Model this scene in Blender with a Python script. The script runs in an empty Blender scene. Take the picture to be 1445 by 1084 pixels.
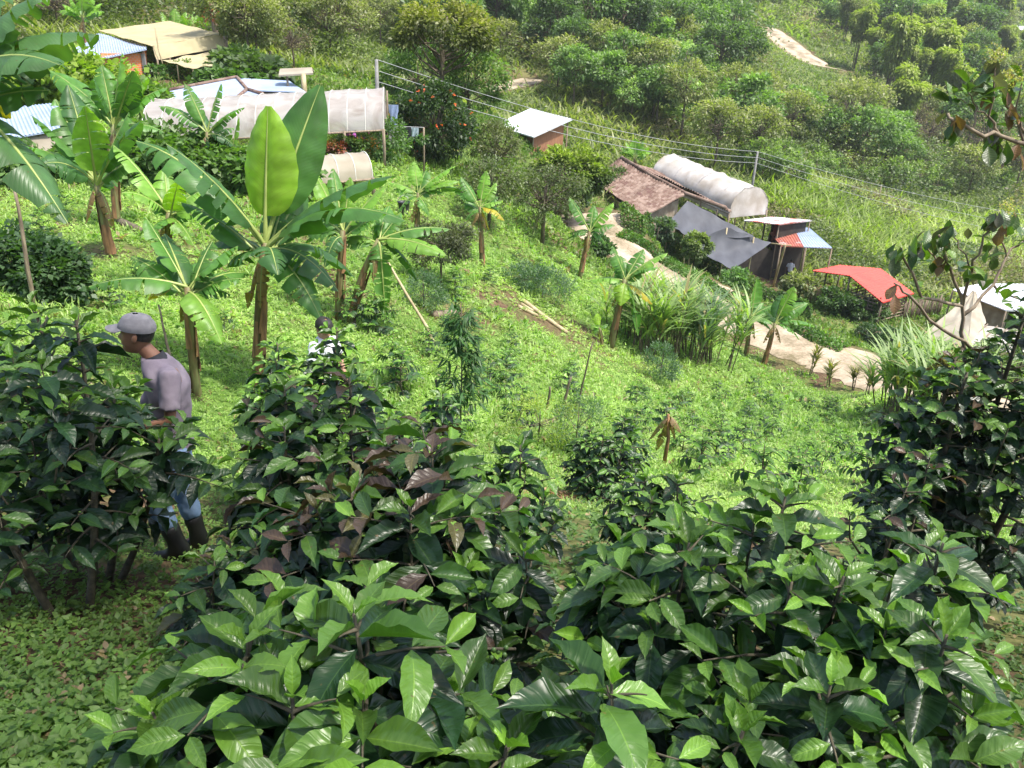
import bpy, math, random
import numpy as np
from mathutils import Matrix, Vector
R = math.radians
scene = bpy.context.scene
C = scene.collection

# ------------------------------------------------------------------ camera, world, sun
CZ = 18.0
PITCH, ROLL, FPX = 24.0, 2.5, 1134.0          # focal length in px of a 1445 wide frame
cam_d = bpy.data.cameras.new('camera'); cam = bpy.data.objects.new('camera', cam_d); C.objects.link(cam)
cam_d.sensor_width = 36.0; cam_d.lens = FPX/1445*36.0; cam_d.clip_start = 0.05; cam_d.clip_end = 3000
CR = Matrix.Rotation(R(90-PITCH), 3, 'X') @ Matrix.Rotation(R(ROLL), 3, 'Z')
cam.matrix_world = Matrix.Translation((0, 0, CZ)) @ CR.to_4x4()
scene.camera = cam
CRn = np.array(CR)

SUN_EL, SUN_AZ = 64.0, 112.0                    # azimuth from +Y towards +X
world = bpy.data.worlds.new('World'); scene.world = world; world.use_nodes = True
wn = world.node_tree; wn.nodes.clear()
sky = wn.nodes.new('ShaderNodeTexSky'); sky.sky_type = 'NISHITA'; sky.sun_disc = False
sky.sun_elevation = R(SUN_EL); sky.sun_rotation = R(SUN_AZ); sky.dust_density = 3.0; sky.air_density = 1.0
bg = wn.nodes.new('ShaderNodeBackground'); bg.inputs[1].default_value = 0.15
wo = wn.nodes.new('ShaderNodeOutputWorld')
wn.links.new(sky.outputs[0], bg.inputs[0]); wn.links.new(bg.outputs[0], wo.inputs[0])
sd = bpy.data.lights.new('sun', 'SUN'); sun = bpy.data.objects.new('sun', sd); C.objects.link(sun)
sd.energy = 3.4; sd.angle = R(3.0); sd.color = (1.0, 0.955, 0.87)
_s = Vector((math.sin(R(SUN_AZ))*math.cos(R(SUN_EL)), math.cos(R(SUN_AZ))*math.cos(R(SUN_EL)), math.sin(R(SUN_EL))))
sun.rotation_euler = _s.to_track_quat('Z', 'Y').to_euler()
scene.view_settings.view_transform = 'Standard'; scene.view_settings.look = 'None'
scene.view_settings.exposure = 1.15; scene.view_settings.gamma = 1.0
scene.render.engine = 'CYCLES'
cy = scene.cycles
cy.max_bounces = 8; cy.diffuse_bounces = 3; cy.glossy_bounces = 2; cy.transmission_bounces = 4
cy.transparent_max_bounces = 6; cy.caustics_reflective = False; cy.caustics_refractive = False
cy.use_denoising = True; cy.volume_bounces = 0

# ------------------------------------------------------------------ pixel <-> world (photo pixels, 1445 x 1084)
def ray(px, py):
    d = np.array([(px-722.5)/FPX, -(py-542.0)/FPX, -1.0])
    return CRn @ d
def at(px, py, D, *_):
    d = ray(px, py); d = d*(D/d[1])
    return Vector((d[0], d[1], CZ+d[2]))
def atz(px, py, z):
    d = ray(px, py); t = (z-CZ)/d[2]
    return Vector((d[0]*t, d[1]*t, z))
def pix(p):
    q = CRn.T @ np.array([p[0], p[1], p[2]-CZ])
    return 722.5+FPX*q[0]/-q[2], 542.0-FPX*q[1]/-q[2]

# ------------------------------------------------------------------ terrain from control points
CTRL = [(60,1000,2.3),(20,830,3.6),(255,792,4.5),(455,620,9.3),(275,555,9.6),(360,560,10),(650,628,9.6),(855,700,8.6),
 (935,655,11),(1100,690,10.5),(1270,660,13),(1430,640,15),(1250,600,20),(1080,515,31),(1000,570,21),(880,500,24),(700,500,16),
 (800,560,15.5),(780,400,28),(680,378,24),(600,450,17),(560,330,24),(490,455,15),(150,365,16),(100,500,9),(40,420,12),
 (20,240,26),(300,300,22),(525,222,32),(170,112,44),(330,170,38.5),(640,240,38),(720,222,44),(755,198,50),(712,124,85),
 (860,330,51),(1000,422,43),(1100,482,36),(1245,552,30),(1370,580,27.5),(1110,402,54),(1230,447,48),(1370,492,42),
 (1445,500,42),(850,268,64),(1090,290,68),(1250,350,66),(1440,400,66),(910,305,53),
 (650,60,105),(870,130,90),(1060,215,84),(1200,270,92),(1400,290,98),(900,60,125),(1130,85,150),(1180,105,146),(1300,130,155),
 (1400,200,135),(1440,50,290),(1300,20,230),(1000,0,185),(1000,-70,230),(700,-80,170),(300,-60,120),(0,-60,95),(300,30,78),
 (20,70,50),(60,130,38),(1500,-40,380),(-150,60,48),(-150,300,20),(1600,300,100),(1600,450,60),(1600,600,24),(-60,-40,80)]
pts = [tuple(at(*c)) for c in CTRL] + [(0,0,CZ-1.68),(-3,0,CZ-1.75),(3,0,CZ-1.8),(0,-3,CZ-0.6),(3,-3,CZ-.75),(-3,-3,CZ-.65),
    (1.8,3,CZ-2.75),(3.5,5,CZ-3.6),(0,5.5,CZ-3.62),(-4.5,3,CZ-2.7),(6,7.5,CZ-4.9)]
P_ = np.array(pts, float)
def _uv(x, y):
    y = np.maximum(y, -3.0)
    return x/(y+6.0)*1.3, np.log(y+6.0)
def _k(r2): return 0.5*r2*np.log(r2+1e-12)
_cu, _cv = _uv(P_[:,0], P_[:,1]); _w = (P_[:,2]-CZ)/(np.maximum(P_[:,1], -3)+6.0)
_n = len(_cu)
_A = np.zeros((_n+3, _n+3)); _A[:_n,:_n] = _k((_cu[:,None]-_cu[None])**2+(_cv[:,None]-_cv[None])**2)+np.eye(_n)*0.004
_A[:_n,_n] = 1; _A[:_n,_n+1] = _cu; _A[:_n,_n+2] = _cv; _A[_n:,:_n] = _A[:_n,_n:].T
_sol = np.linalg.solve(_A, np.concatenate([_w, [0,0,0]]))
def base_z(x, y):
    x = np.atleast_1d(np.asarray(x, float)); y = np.atleast_1d(np.asarray(y, float))
    u, v = _uv(x, y); u = np.clip(u, -1.35, 1.35); v = np.minimum(v, math.log(420.0))
    out = np.empty(x.shape)
    fl = u.ravel(); fv = v.ravel(); o = np.empty(fl.shape)
    for a in range(0, len(fl), 20000):
        uu = fl[a:a+20000,None]; vv = fv[a:a+20000,None]
        o[a:a+20000] = _k((uu-_cu[None])**2+(vv-_cv[None])**2) @ _sol[:_n] + _sol[_n] + _sol[_n+1]*uu[:,0] + _sol[_n+2]*vv[:,0]
    out = CZ + o.reshape(x.shape)*(np.maximum(y, -3)+6.0)
    out = out + np.where(y < -3, (-3-y)*0.36, 0)
    out = out + 0.05*np.sin(x*1.3+0.7*y)*np.clip(y/20, 0, 1) + 0.25*np.sin(x*.21+.4)*np.sin(y*.17)*np.clip((y-30)/60, 0, 1)
    return out
def _gnd(px, py, zf, y0=1.0, y1=600.0):
    d = ray(px, py); ys = np.geomspace(y0, y1, 500)
    xs = d[0]/d[1]*ys; zs = CZ+d[2]/d[1]*ys
    below = zs < zf(xs, ys)
    i = int(np.argmax(below)) if below.any() else 499
    i = max(i, 1); a, b = ys[i-1], ys[i]
    yy = np.linspace(a, b, 12); k = zf(d[0]/d[1]*yy, yy)
    j = int(np.argmax(CZ+d[2]/d[1]*yy < k)); y = yy[j]
    return Vector((d[0]/d[1]*y, y, float(k[j])))
# roads: centre lines through photo pixels, carved into the slope
def line_from(pxs, n=40):
    p = [_gnd(a, b, base_z) for a, b in pxs]
    out = []
    for i in range(len(p)-1):
        p0, p1, p2, p3 = p[max(i-1,0)], p[i], p[i+1], p[min(i+2,len(p)-1)]
        for k in range(n):
            t = k/n
            out.append(0.5*((2*p1)+(-p0+p2)*t+(2*p0-5*p1+4*p2-p3)*t*t+(-p0+3*p1-3*p2+p3)*t**3))
    out.append(p[-1]); return out
ROADS = [(line_from([(838,318),(852,336),(900,378),(960,414),(1036,458),(1108,496),(1180,526),(1245,553),(1330,580),(1420,604),(1560,640)], 10), 2.0),
         (line_from([(668,131),(695,126),(727,119),(750,112)], 6), 1.6),
         (line_from([(1078,38),(1102,55),(1128,76),(1158,92),(1185,100)], 8), 2.6)]
_RP = []
for li, (ln, hw) in enumerate(ROADS):
    a = np.array([tuple(v) for v in ln]); ker = np.ones(7)/7
    zz = np.convolve(np.pad(a[:,2], 3, mode='edge'), ker, mode='valid'); a[:,2] = zz+(.6 if li == 0 else 0)
    _RP.append((a, hw))
def road_near(x, y):
    """distance to the nearest road centre line and the road's height there, minus its half width"""
    x = np.atleast_1d(np.asarray(x, float)); y = np.atleast_1d(np.asarray(y, float))
    bd = np.full(x.shape, 1e9); bz = np.zeros(x.shape)
    for a, hw in _RP:
        m = (x > a[:,0].min()-8) & (x < a[:,0].max()+8) & (y > a[:,1].min()-8) & (y < a[:,1].max()+8)
        if not m.any(): continue
        X = x[m]; Y = y[m]; d0 = np.full(X.shape, 1e9); z0 = np.zeros(X.shape)
        for i in range(len(a)-1):
            ax, ay, az = a[i]; bx, by, bz_ = a[i+1]; dx, dy = bx-ax, by-ay; L = dx*dx+dy*dy+1e-9
            t = np.clip(((X-ax)*dx+(Y-ay)*dy)/L, 0, 1); d = np.hypot(X-ax-t*dx, Y-ay-t*dy)-hw
            k = d < d0; d0[k] = d[k]; z0[k] = (az+t*(bz_-az))[k]
        kk = d0 < bd[m]; tmp = bd[m]; tmp[kk] = d0[kk]; bd[m] = tmp; tz = bz[m]; tz[kk] = z0[kk]; bz[m] = tz
    return bd, bz
def ter(x, y):
    x = np.atleast_1d(np.asarray(x, float)); y = np.atleast_1d(np.asarray(y, float))
    z = base_z(x, y); d, rz = road_near(x, y)
    w = np.clip(1-(d-0.25)/2.2, 0, 1); w = w*w*(3-2*w)
    return z*(1-w)+(rz-0.05)*w
def g(px, py): return _gnd(px, py, ter)
def tz(x, y): return float(ter(x, y)[0])

# ------------------------------------------------------------------ object helpers
def tag(o, label=None, cat=None, group=None, kind=None):
    if label: o['label'] = label
    if cat: o['category'] = cat
    if group: o['group'] = group
    if kind: o['kind'] = kind
    return o
def empty(name, loc=(0,0,0), rz=0.0, label=None, cat=None, group=None):
    o = bpy.data.objects.new(name, None); C.objects.link(o); o.location = loc; o.rotation_euler = (0, 0, rz)
    o.empty_display_size = 0.2
    return tag(o, label, cat, group)
def link(name, me, parent=None):
    o = bpy.data.objects.new(name, me); C.objects.link(o)
    if parent is not None: o.parent = parent
    return o
def dup(root, loc, rz=0.0, s=1.0, label=None, group=None):
    r = root.copy(); C.objects.link(r); r.location = loc; r.rotation_euler = (0, 0, rz)
    r.scale = (s, s, s) if not hasattr(s, '__len__') else s
    if label: r['label'] = label
    if group: r['group'] = group
    for ch in list(root.children):
        c = ch.copy(); C.objects.link(c); c.parent = r
        for gc in ch.children:
            d = gc.copy(); C.objects.link(d); d.parent = c
    return r

def frame_of(d):
    d = Vector(d).normalized(); a = Vector((0,0,1)) if abs(d.z) < 0.95 else Vector((1,0,0))
    s = d.cross(a).normalized(); return s, s.cross(d).normalized()
class MB:
    """collects simple solids into one mesh"""
    def __init__(s): s.v = []; s.f = []; s.m = []; s.sm = []; s.uv = []
    def add(s, vs, fs, mi=0, smooth=False):
        o = len(s.v); s.v += [tuple(v) for v in vs]
        for f in fs: s.f.append(tuple(i+o for i in f)); s.m.append(mi); s.sm.append(smooth)
    def box(s, c, sz, mi=0, rot=None):
        hx, hy, hz = sz[0]/2, sz[1]/2, sz[2]/2; c = Vector(c)
        v = [Vector((x*hx, y*hy, z*hz)) for x in (-1,1) for y in (-1,1) for z in (-1,1)]
        if rot is not None: v = [rot @ q for q in v]
        s.add([c+q for q in v], [(0,1,3,2),(4,6,7,5),(0,4,5,1),(2,3,7,6),(0,2,6,4),(1,5,7,3)], mi)
    def tube(s, ps, rs, n=6, mi=0, cap=True, smooth=True):
        ps = [Vector(p) for p in ps]
        if not hasattr(rs, '__len__'): rs = [rs]*len(ps)
        vs = []; fs = []; side = None
        for i, p in enumerate(ps):
            t = (ps[min(i+1,len(ps)-1)]-ps[max(i-1,0)])
            if t.length < 1e-9: t = Vector((0,0,1))
            t.normalize()
            if side is None: side = frame_of(t)[0]
            side = (side - t*side.dot(t))
            if side.length < 1e-6: side = frame_of(t)[0]
            side.normalize(); up = t.cross(side)
            for k in range(n):
                a = 2*math.pi*k/n; vs.append(p+(side*math.cos(a)+up*math.sin(a))*rs[i])
        for i in range(len(ps)-1):
            for k in range(n):
                fs.append((i*n+k, i*n+(k+1)%n, (i+1)*n+(k+1)%n, (i+1)*n+k))
        if cap: fs.append(tuple(range(n-1,-1,-1))); fs.append(tuple((len(ps)-1)*n+k for k in range(n)))
        s.add(vs, fs, mi, smooth)
    def slab(s, corners, th, mi=0):
        """a sheet through 4 (or more) corner points with thickness th straight down"""
        n = len(corners); c = [Vector(p) for p in corners]; d = Vector((0,0,-th))
        vs = c+[p+d for p in c]
        s.add(vs, [tuple(range(n)), tuple(range(2*n-1, n-1, -1))]+[(i, i+n, (i+1)%n+n, (i+1)%n) for i in range(n)], mi)
    def grid(s, P, mi=0, smooth=True, th=0.0):
        """P: rows of points"""
        nr, nc = len(P), len(P[0]); vs = [p for r in P for p in r]
        fs = [(i*nc+j, i*nc+j+1, (i+1)*nc+j+1, (i+1)*nc+j) for i in range(nr-1) for j in range(nc-1)]
        s.add(vs, fs, mi, smooth)
        if th:
            vs2 = [(p[0], p[1], p[2]-th) for r in P for p in r]; s.add(vs2, [tuple(reversed(f)) for f in fs], mi, smooth)
    def build(s, name, mats, parent=None, loc=None):
        me = bpy.data.meshes.new(name); me.from_pydata(s.v, [], s.f); 
        if not isinstance(mats, (list, tuple)): mats = [mats]
        for m in mats: me.materials.append(m)
        me.polygons.foreach_set('material_index', s.m); me.polygons.foreach_set('use_smooth', s.sm); me.update()
        o = link(name, me, parent)
        if loc is not None: o.location = loc
        return o

# leaf templates: x across, y along, z off the surface
def tmpl(nr, nc, prof, fold=0.12, droop=0.3, wave=0.0, wf=10.0):
    v = []; uv = []; f = []
    for i in range(nr+1):
        t = i/nr; w = prof(t)
        for j in range(nc+1):
            a = j/nc*2-1
            x = a*w*0.5; z = fold*.44*abs(a)*w - droop*t*t + wave*.1*math.sin(wf*t+ (1.3 if a > 0 else 0))*abs(a)*abs(a)*w
            v.append((x, t*(1-0.25*droop*t), z)); uv.append((j/nc, t))
    for i in range(nr):
        for j in range(nc):
            a = i*(nc+1)+j; f.append((a, a+1, a+nc+2, a+nc+1))
    return np.array(v), np.array(f), np.array(uv)
_cof = lambda t: max(0.02, float(np.interp(t, [0,.07,.14,.22,.32,.42,.52,.62,.72,.80,.87,.93,1], [.04,.22,.47,.70,.89,.98,1.0,.93,.76,.54,.31,.13,.0])))
T_COF = tmpl(14, 4, _cof, 0.26, 0.24, 0.30, 23)
T_COF2 = tmpl(14, 4, _cof, 0.50, 0.10, 0.34, 19)
T_COF3 = tmpl(14, 4, _cof, 0.20, 0.42, 0.28, 27)
T_MID = tmpl(3, 2, lambda t: (0.12, 0.95, 0.75, 0.03)[int(round(t*3))], 0.2, 0.35)
T_OV = tmpl(3, 2, lambda t: (0.2, 1.0, 0.7, 0.03)[int(round(t*3))], 0.15, 0.2)
T_BLADE = tmpl(6, 1, lambda t: (0.5,0.9,1.0,0.9,0.7,0.4,0.03)[int(round(t*6))], 0.0, 0.50)
T_BL3 = tmpl(3, 1, lambda t: (0.6,1.0,0.7,0.03)[int(round(t*3))], 0.0, 0.6)
_d = np.array([(0,0,0),(.5,.45,.08),(0,1,-.12),(-.5,.45,.08)]); T_DIA = (_d, np.array([(0,1,2,3)]), np.array([(.5,0),(1,.45),(.5,1),(0,.45)]))

class LB:
    """batch of leaves that becomes one mesh"""
    def __init__(s): s.a = {}
    def add(s, O, D, N, L, W, col, T=T_DIA):
        s.a.setdefault(id(T), [T, []])[1].append((np.atleast_2d(O), np.atleast_2d(D), np.atleast_2d(N), np.atleast_1d(L), np.atleast_1d(W), np.atleast_2d(col)))
    def build(s, name, mat, parent=None):
        VS = []; FS = []; UV = []; CO = []; off = 0
        for T, lst in s.a.values():
            tv, tf, tuv = T
            O, D, N, L, W, K = [np.concatenate([q[i] for q in lst]) for i in range(6)]
            n = len(O); D = D/(np.linalg.norm(D, axis=1, keepdims=True)+1e-9)
            N = N-D*(N*D).sum(1, keepdims=True); N = N/(np.linalg.norm(N, axis=1, keepdims=True)+1e-9)
            S = np.cross(D, N)
            V = O[:,None,:] + S[:,None,:]*(tv[None,:,0,None]*W[:,None,None]) + D[:,None,:]*(tv[None,:,1,None]*L[:,None,None]) \
                + N[:,None,:]*(tv[None,:,2,None]*L[:,None,None])
            # across-fold was given per unit width: keep it in proportion
            F = tf[None]+(np.arange(n)*len(tv))[:,None,None]+off
            VS.append(V.reshape(-1,3)); FS.append(F.reshape(-1,4)); UV.append(np.tile(tuv[tf.ravel()], (n,1)))
            CO.append(np.repeat(K, len(tv), axis=0)); off += n*len(tv)
        V = np.concatenate(VS); F = np.concatenate(FS); U = np.concatenate(UV); K = np.concatenate(CO)
        me = bpy.data.meshes.new(name); me.vertices.add(len(V)); me.vertices.foreach_set('co', V.astype(np.float32).ravel())
        me.loops.add(F.size); me.loops.foreach_set('vertex_index', F.astype(np.int32).ravel())
        me.polygons.add(len(F)); me.polygons.foreach_set('loop_start', np.arange(0, F.size, 4, dtype=np.int32))
        me.polygons.foreach_set('loop_total', np.full(len(F), 4, np.int32)); me.polygons.foreach_set('use_smooth', np.ones(len(F), bool))
        uvl = me.uv_layers.new(name='UVMap'); uvl.data.foreach_set('uv', U.astype(np.float32).ravel())
        ca = me.attributes.new('col', 'FLOAT_COLOR', 'POINT')
        ca.data.foreach_set('color', np.concatenate([K, np.ones((len(K),1))], 1).astype(np.float32).ravel())
        me.update(calc_edges=True); me.materials.append(mat)
        return link(name, me, parent)
def unit(v): v = np.asarray(v, float); return v/(np.linalg.norm(v, axis=-1, keepdims=True)+1e-9)

# ------------------------------------------------------------------ materials
def newmat(name):
    m = bpy.data.materials.new(name); m.use_nodes = True; nt = m.node_tree; nt.nodes.clear(); return m, nt
def nd(nt, t, **kw):
    n = nt.nodes.new(t)
    for k, v in kw.items():
        if k.startswith('i_'): n.inputs[k[2:].replace('_', ' ')].default_value = v
        else: setattr(n, k, v)
    return n
def ramp(nt, stops):
    r = nt.nodes.new('ShaderNodeValToRGB'); e = r.color_ramp.elements
    while len(e) < len(stops): e.new(0.5)
    for i, (p, c) in enumerate(stops): e[i].position = p; e[i].color = (*c, 1)
    return r
def leaf_mat(name, rough=0.42, trans=0.35, veins=0, spec=0.5, tcol=(1.5,1.9,0.5), mott=0.25, vein_col=False, bump=0.5, spots=False):
    m, nt = newmat(name); L = nt.links.new
    at_ = nd(nt, 'ShaderNodeAttribute', attribute_name='col')
    noi = nd(nt, 'ShaderNodeTexNoise'); noi.inputs['Scale'].default_value = 3.0; tc = nd(nt, 'ShaderNodeTexCoord'); L(tc.outputs['Object'], noi.inputs['Vector'])
    mr = nd(nt, 'ShaderNodeMapRange'); mr.inputs[3].default_value = 1-mott; mr.inputs[4].default_value = 1+mott; mr.inputs[1].default_value = .3; mr.inputs[2].default_value = .7
    L(noi.outputs['Fac'], mr.inputs[0])
    vm = nd(nt, 'ShaderNodeVectorMath', operation='SCALE'); L(at_.outputs['Color'], vm.inputs[0]); L(mr.outputs[0], vm.inputs['Scale'])
    colo = vm.outputs[0]
    if spots:
        ns = nd(nt, 'ShaderNodeTexNoise'); ns.inputs['Scale'].default_value = 34; ns.inputs['Detail'].default_value = 3; L(tc.outputs['Object'], ns.inputs['Vector'])
        sr = nd(nt, 'ShaderNodeMapRange'); L(ns.outputs['Fac'], sr.inputs[0]); sr.inputs[1].default_value = .69; sr.inputs[2].default_value = .73; sr.inputs[4].default_value = .85
        sm = nd(nt, 'ShaderNodeMix', data_type='RGBA'); L(sr.outputs[0], sm.inputs[0]); L(colo, sm.inputs[6]); sm.inputs[7].default_value = (.13,.085,.03,1); colo = sm.outputs[2]
    pb = nd(nt, 'ShaderNodeBsdfPrincipled'); pb.inputs['Roughness'].default_value = rough; pb.inputs['Specular IOR Level'].default_value = spec
    if veins:
        uv = nd(nt, 'ShaderNodeUVMap'); sx = nd(nt, 'ShaderNodeSeparateXYZ'); L(uv.outputs[0], sx.inputs[0])
        a = nd(nt, 'ShaderNodeMath', operation='SUBTRACT'); L(sx.outputs[0], a.inputs[0]); a.inputs[1].default_value = .5
        b = nd(nt, 'ShaderNodeMath', operation='ABSOLUTE'); L(a.outputs[0], b.inputs[0])
        # side veins run forward from the midrib
        c = nd(nt, 'ShaderNodeMath', operation='MULTIPLY_ADD'); L(b.outputs[0], c.inputs[0]); c.inputs[1].default_value = -0.35; L(sx.outputs[1], c.inputs[2])
        d = nd(nt, 'ShaderNodeMath', operation='MULTIPLY'); L(c.outputs[0], d.inputs[0]); d.inputs[1].default_value = veins*2*math.pi
        e = nd(nt, 'ShaderNodeMath', operation='SINE'); L(d.outputs[0], e.inputs[0])
        f = nd(nt, 'ShaderNodeMapRange'); L(e.outputs[0], f.inputs[0]); f.inputs[1].default_value = .75; f.inputs[2].default_value = 1.0
        h = nd(nt, 'ShaderNodeMapRange'); L(b.outputs[0], h.inputs[0]); h.inputs[1].default_value = .03; h.inputs[2].default_value = .0
        mx = nd(nt, 'ShaderNodeMath', operation='MAXIMUM'); L(f.outputs[0], mx.inputs[0]); L(h.outputs[0], mx.inputs[1])
        bsum = nd(nt, 'ShaderNodeMath', operation='MULTIPLY_ADD'); L(mx.outputs[0], bsum.inputs[0]); bsum.inputs[1].default_value = -1; L(e.outputs[0], bsum.inputs[2])
        bp = nd(nt, 'ShaderNodeBump'); bp.inputs['Strength'].default_value = bump; bp.inputs['Distance'].default_value = 0.004
        L(bsum.outputs[0], bp.inputs['Height']); L(bp.outputs[0], pb.inputs['Normal'])
        mixc = nd(nt, 'ShaderNodeMix', data_type='RGBA'); L(h.outputs[0], mixc.inputs[0]); L(colo, mixc.inputs[6])
        vs = nd(nt, 'ShaderNodeVectorMath', operation='MULTIPLY_ADD'); L(colo, vs.inputs[0]); vs.inputs[1].default_value = (1.7,1.5,1.4); vs.inputs[2].default_value = (.02,.035,.005)
        L(vs.outputs[0], mixc.inputs[7]); colo = mixc.outputs[2]
    L(colo, pb.inputs['Base Color'])
    tr = nd(nt, 'ShaderNodeBsdfTranslucent'); ts = nd(nt, 'ShaderNodeVectorMath', operation='MULTIPLY'); L(colo, ts.inputs[0]); ts.inputs[1].default_value = tcol
    L(ts.outputs[0], tr.inputs[0]); mix = nd(nt, 'ShaderNodeMixShader'); mix.inputs[0].default_value = trans
    L(pb.outputs[0], mix.inputs[1]); L(tr.outputs[0], mix.inputs[2]); o = nd(nt, 'ShaderNodeOutputMaterial'); L(mix.outputs[0], o.inputs[0])
    return m
def plain(name, col, col2=None, rough=0.7, scale=4.0, bump=0.2, metal=0.0, stretch=(1,1,1), trans=0.0, detail=6.0, bd=0.02, spec=0.4):
    m, nt = newmat(name); L = nt.links.new
    tc = nd(nt, 'ShaderNodeTexCoord'); mp = nd(nt, 'ShaderNodeMapping'); mp.inputs['Scale'].default_value = stretch; L(tc.outputs['Object'], mp.inputs[0])
    n = nd(nt, 'ShaderNodeTexNoise'); n.inputs['Scale'].default_value = scale; n.inputs['Detail'].default_value = detail; L(mp.outputs[0], n.inputs['Vector'])
    col2 = col2 or tuple(c*0.7 for c in col)
    r = ramp(nt, [(0.35, col2), (0.65, col)]); L(n.outputs['Fac'], r.inputs[0])
    pb = nd(nt, 'ShaderNodeBsdfPrincipled'); pb.inputs['Roughness'].default_value = rough; pb.inputs['Metallic'].default_value = metal
    pb.inputs['Specular IOR Level'].default_value = spec
    L(r.outputs[0], pb.inputs['Base Color'])
    if bump:
        b = nd(nt, 'ShaderNodeBump'); b.inputs['Strength'].default_value = bump; b.inputs['Distance'].default_value = bd; L(n.outputs['Fac'], b.inputs['Height']); L(b.outputs[0], pb.inputs['Normal'])
    o = nd(nt, 'ShaderNodeOutputMaterial')
    if trans:
        t = nd(nt, 'ShaderNodeBsdfTranslucent'); L(r.outputs[0], t.inputs[0]); x = nd(nt, 'ShaderNodeMixShader'); x.inputs[0].default_value = trans
        L(pb.outputs[0], x.inputs[1]); L(t.outputs[0], x.inputs[2]); L(x.outputs[0], o.inputs[0])
    else: L(pb.outputs[0], o.inputs[0])
    return m
M = {}
M['coffee'] = leaf_mat('coffee_leaf', rough=0.34, trans=0.22, veins=8, spec=0.5, mott=0.22, bump=0.20, spots=True)
M['leaf'] = leaf_mat('tree_leaf', rough=0.5, trans=0.35, mott=0.2)
M['weed'] = leaf_mat('weed_leaf', rough=0.5, trans=0.40, mott=0.25)
M['banana'] = leaf_mat('banana_leaf', rough=0.38, trans=0.42, veins=34, spec=0.45, tcol=(1.5,1.7,0.35), mott=0.25, bump=0.18, spots=True)
M['grass'] = leaf_mat('grass_blade', rough=0.5, trans=0.4, mott=0.2)
M['bark'] = plain('bark', (.16,.13,.09), (.07,.055,.04), 0.9, 9, 0.5, stretch=(1,1,.3))
M['stem'] = plain('coffee_stem', (.13,.11,.07), (.05,.045,.03), 0.8, 30, 0.3)
M['bstem'] = plain('banana_stem', (.19,.20,.08), (.13,.075,.035), 0.6, 5, 0.4, stretch=(3,3,.5))
M['bdry'] = plain('banana_dry_sheath', (.36,.19,.09), (.14,.075,.04), 0.8, 7, 0.5, stretch=(3,3,.4))
M['midrib'] = plain('banana_midrib', (.34,.40,.12), (.24,.30,.08), 0.4, 5, 0.0)
M['wood'] = plain('weathered_wood', (.30,.24,.17), (.15,.11,.08), 0.85, 6, 0.3, stretch=(4,4,.6))
M['bamboo'] = plain('bamboo_pole', (.48,.40,.24), (.28,.22,.12), 0.6, 6, 0.1, stretch=(1,1,.3))
# ------------------------------------------------------------------ ground sheet and roads
def ground_material():
    m, nt = newmat('ground'); L = nt.links.new
    geo = nd(nt, 'ShaderNodeNewGeometry')
    n1 = nd(nt, 'ShaderNodeTexNoise'); n1.inputs['Scale'].default_value = .55; n1.inputs['Detail'].default_value = 9; n1.inputs['Roughness'].default_value = .65; L(geo.outputs['Position'], n1.inputs['Vector'])
    n2 = nd(nt, 'ShaderNodeTexNoise'); n2.inputs['Scale'].default_value = 9; n2.inputs['Detail'].default_value = 8; L(geo.outputs['Position'], n2.inputs['Vector'])
    n3 = nd(nt, 'ShaderNodeTexNoise'); n3.inputs['Scale'].default_value = .05; n3.inputs['Detail'].default_value = 4; L(geo.outputs['Position'], n3.inputs['Vector'])
    gr = ramp(nt, [(0.3, (.06,.11,.022)), (0.5, (.10,.18,.035)), (0.7, (.15,.22,.05))]); L(n2.outputs['Fac'], gr.inputs[0])
    so = ramp(nt, [(0.3, (.05,.032,.02)), (0.6, (.14,.09,.055)), (0.8, (.2,.14,.09))]); L(n2.outputs['Fac'], so.inputs[0])
    far = ramp(nt, [(0.35, (.08,.12,.03)), (0.5, (.14,.19,.05)), (0.65, (.2,.2,.08))]); L(n3.outputs['Fac'], far.inputs[0])
    at_ = nd(nt, 'ShaderNodeAttribute', attribute_name='soil')
    s = nd(nt, 'ShaderNodeSeparateColor'); L(at_.outputs['Color'], s.inputs[0])
    ms = nd(nt, 'ShaderNodeMath', operation='ADD'); L(s.outputs[0], ms.inputs[0])
    q = nd(nt, 'ShaderNodeMapRange'); L(n1.outputs['Fac'], q.inputs[0]); q.inputs[1].default_value = .52; q.inputs[2].default_value = .62; q.inputs[3].default_value = 0; q.inputs[4].default_value = .7
    L(q.outputs[0], ms.inputs[1]); ms.use_clamp = True
    a = nd(nt, 'ShaderNodeMix', data_type='RGBA'); L(s.outputs[1], a.inputs[0]); L(gr.outputs[0], a.inputs[6]); L(far.outputs[0], a.inputs[7])
    b = nd(nt, 'ShaderNodeMix', data_type='RGBA'); L(ms.outputs[0], b.inputs[0]); L(a.outputs[2], b.inputs[6]); L(so.outputs[0], b.inputs[7])
    pb = nd(nt, 'ShaderNodeBsdfPrincipled'); pb.inputs['Roughness'].default_value = .95; pb.inputs['Specular IOR Level'].default_value = .1; L(b.outputs[2], pb.inputs['Base Color'])
    bp = nd(nt, 'ShaderNodeBump'); bp.inputs['Strength'].default_value = .6; bp.inputs['Distance'].default_value = .05; L(n2.outputs['Fac'], bp.inputs['Height']); L(bp.outputs[0], pb.inputs['Normal'])
    o = nd(nt, 'ShaderNodeOutputMaterial'); L(pb.outputs[0], o.inputs[0]); return m
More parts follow.
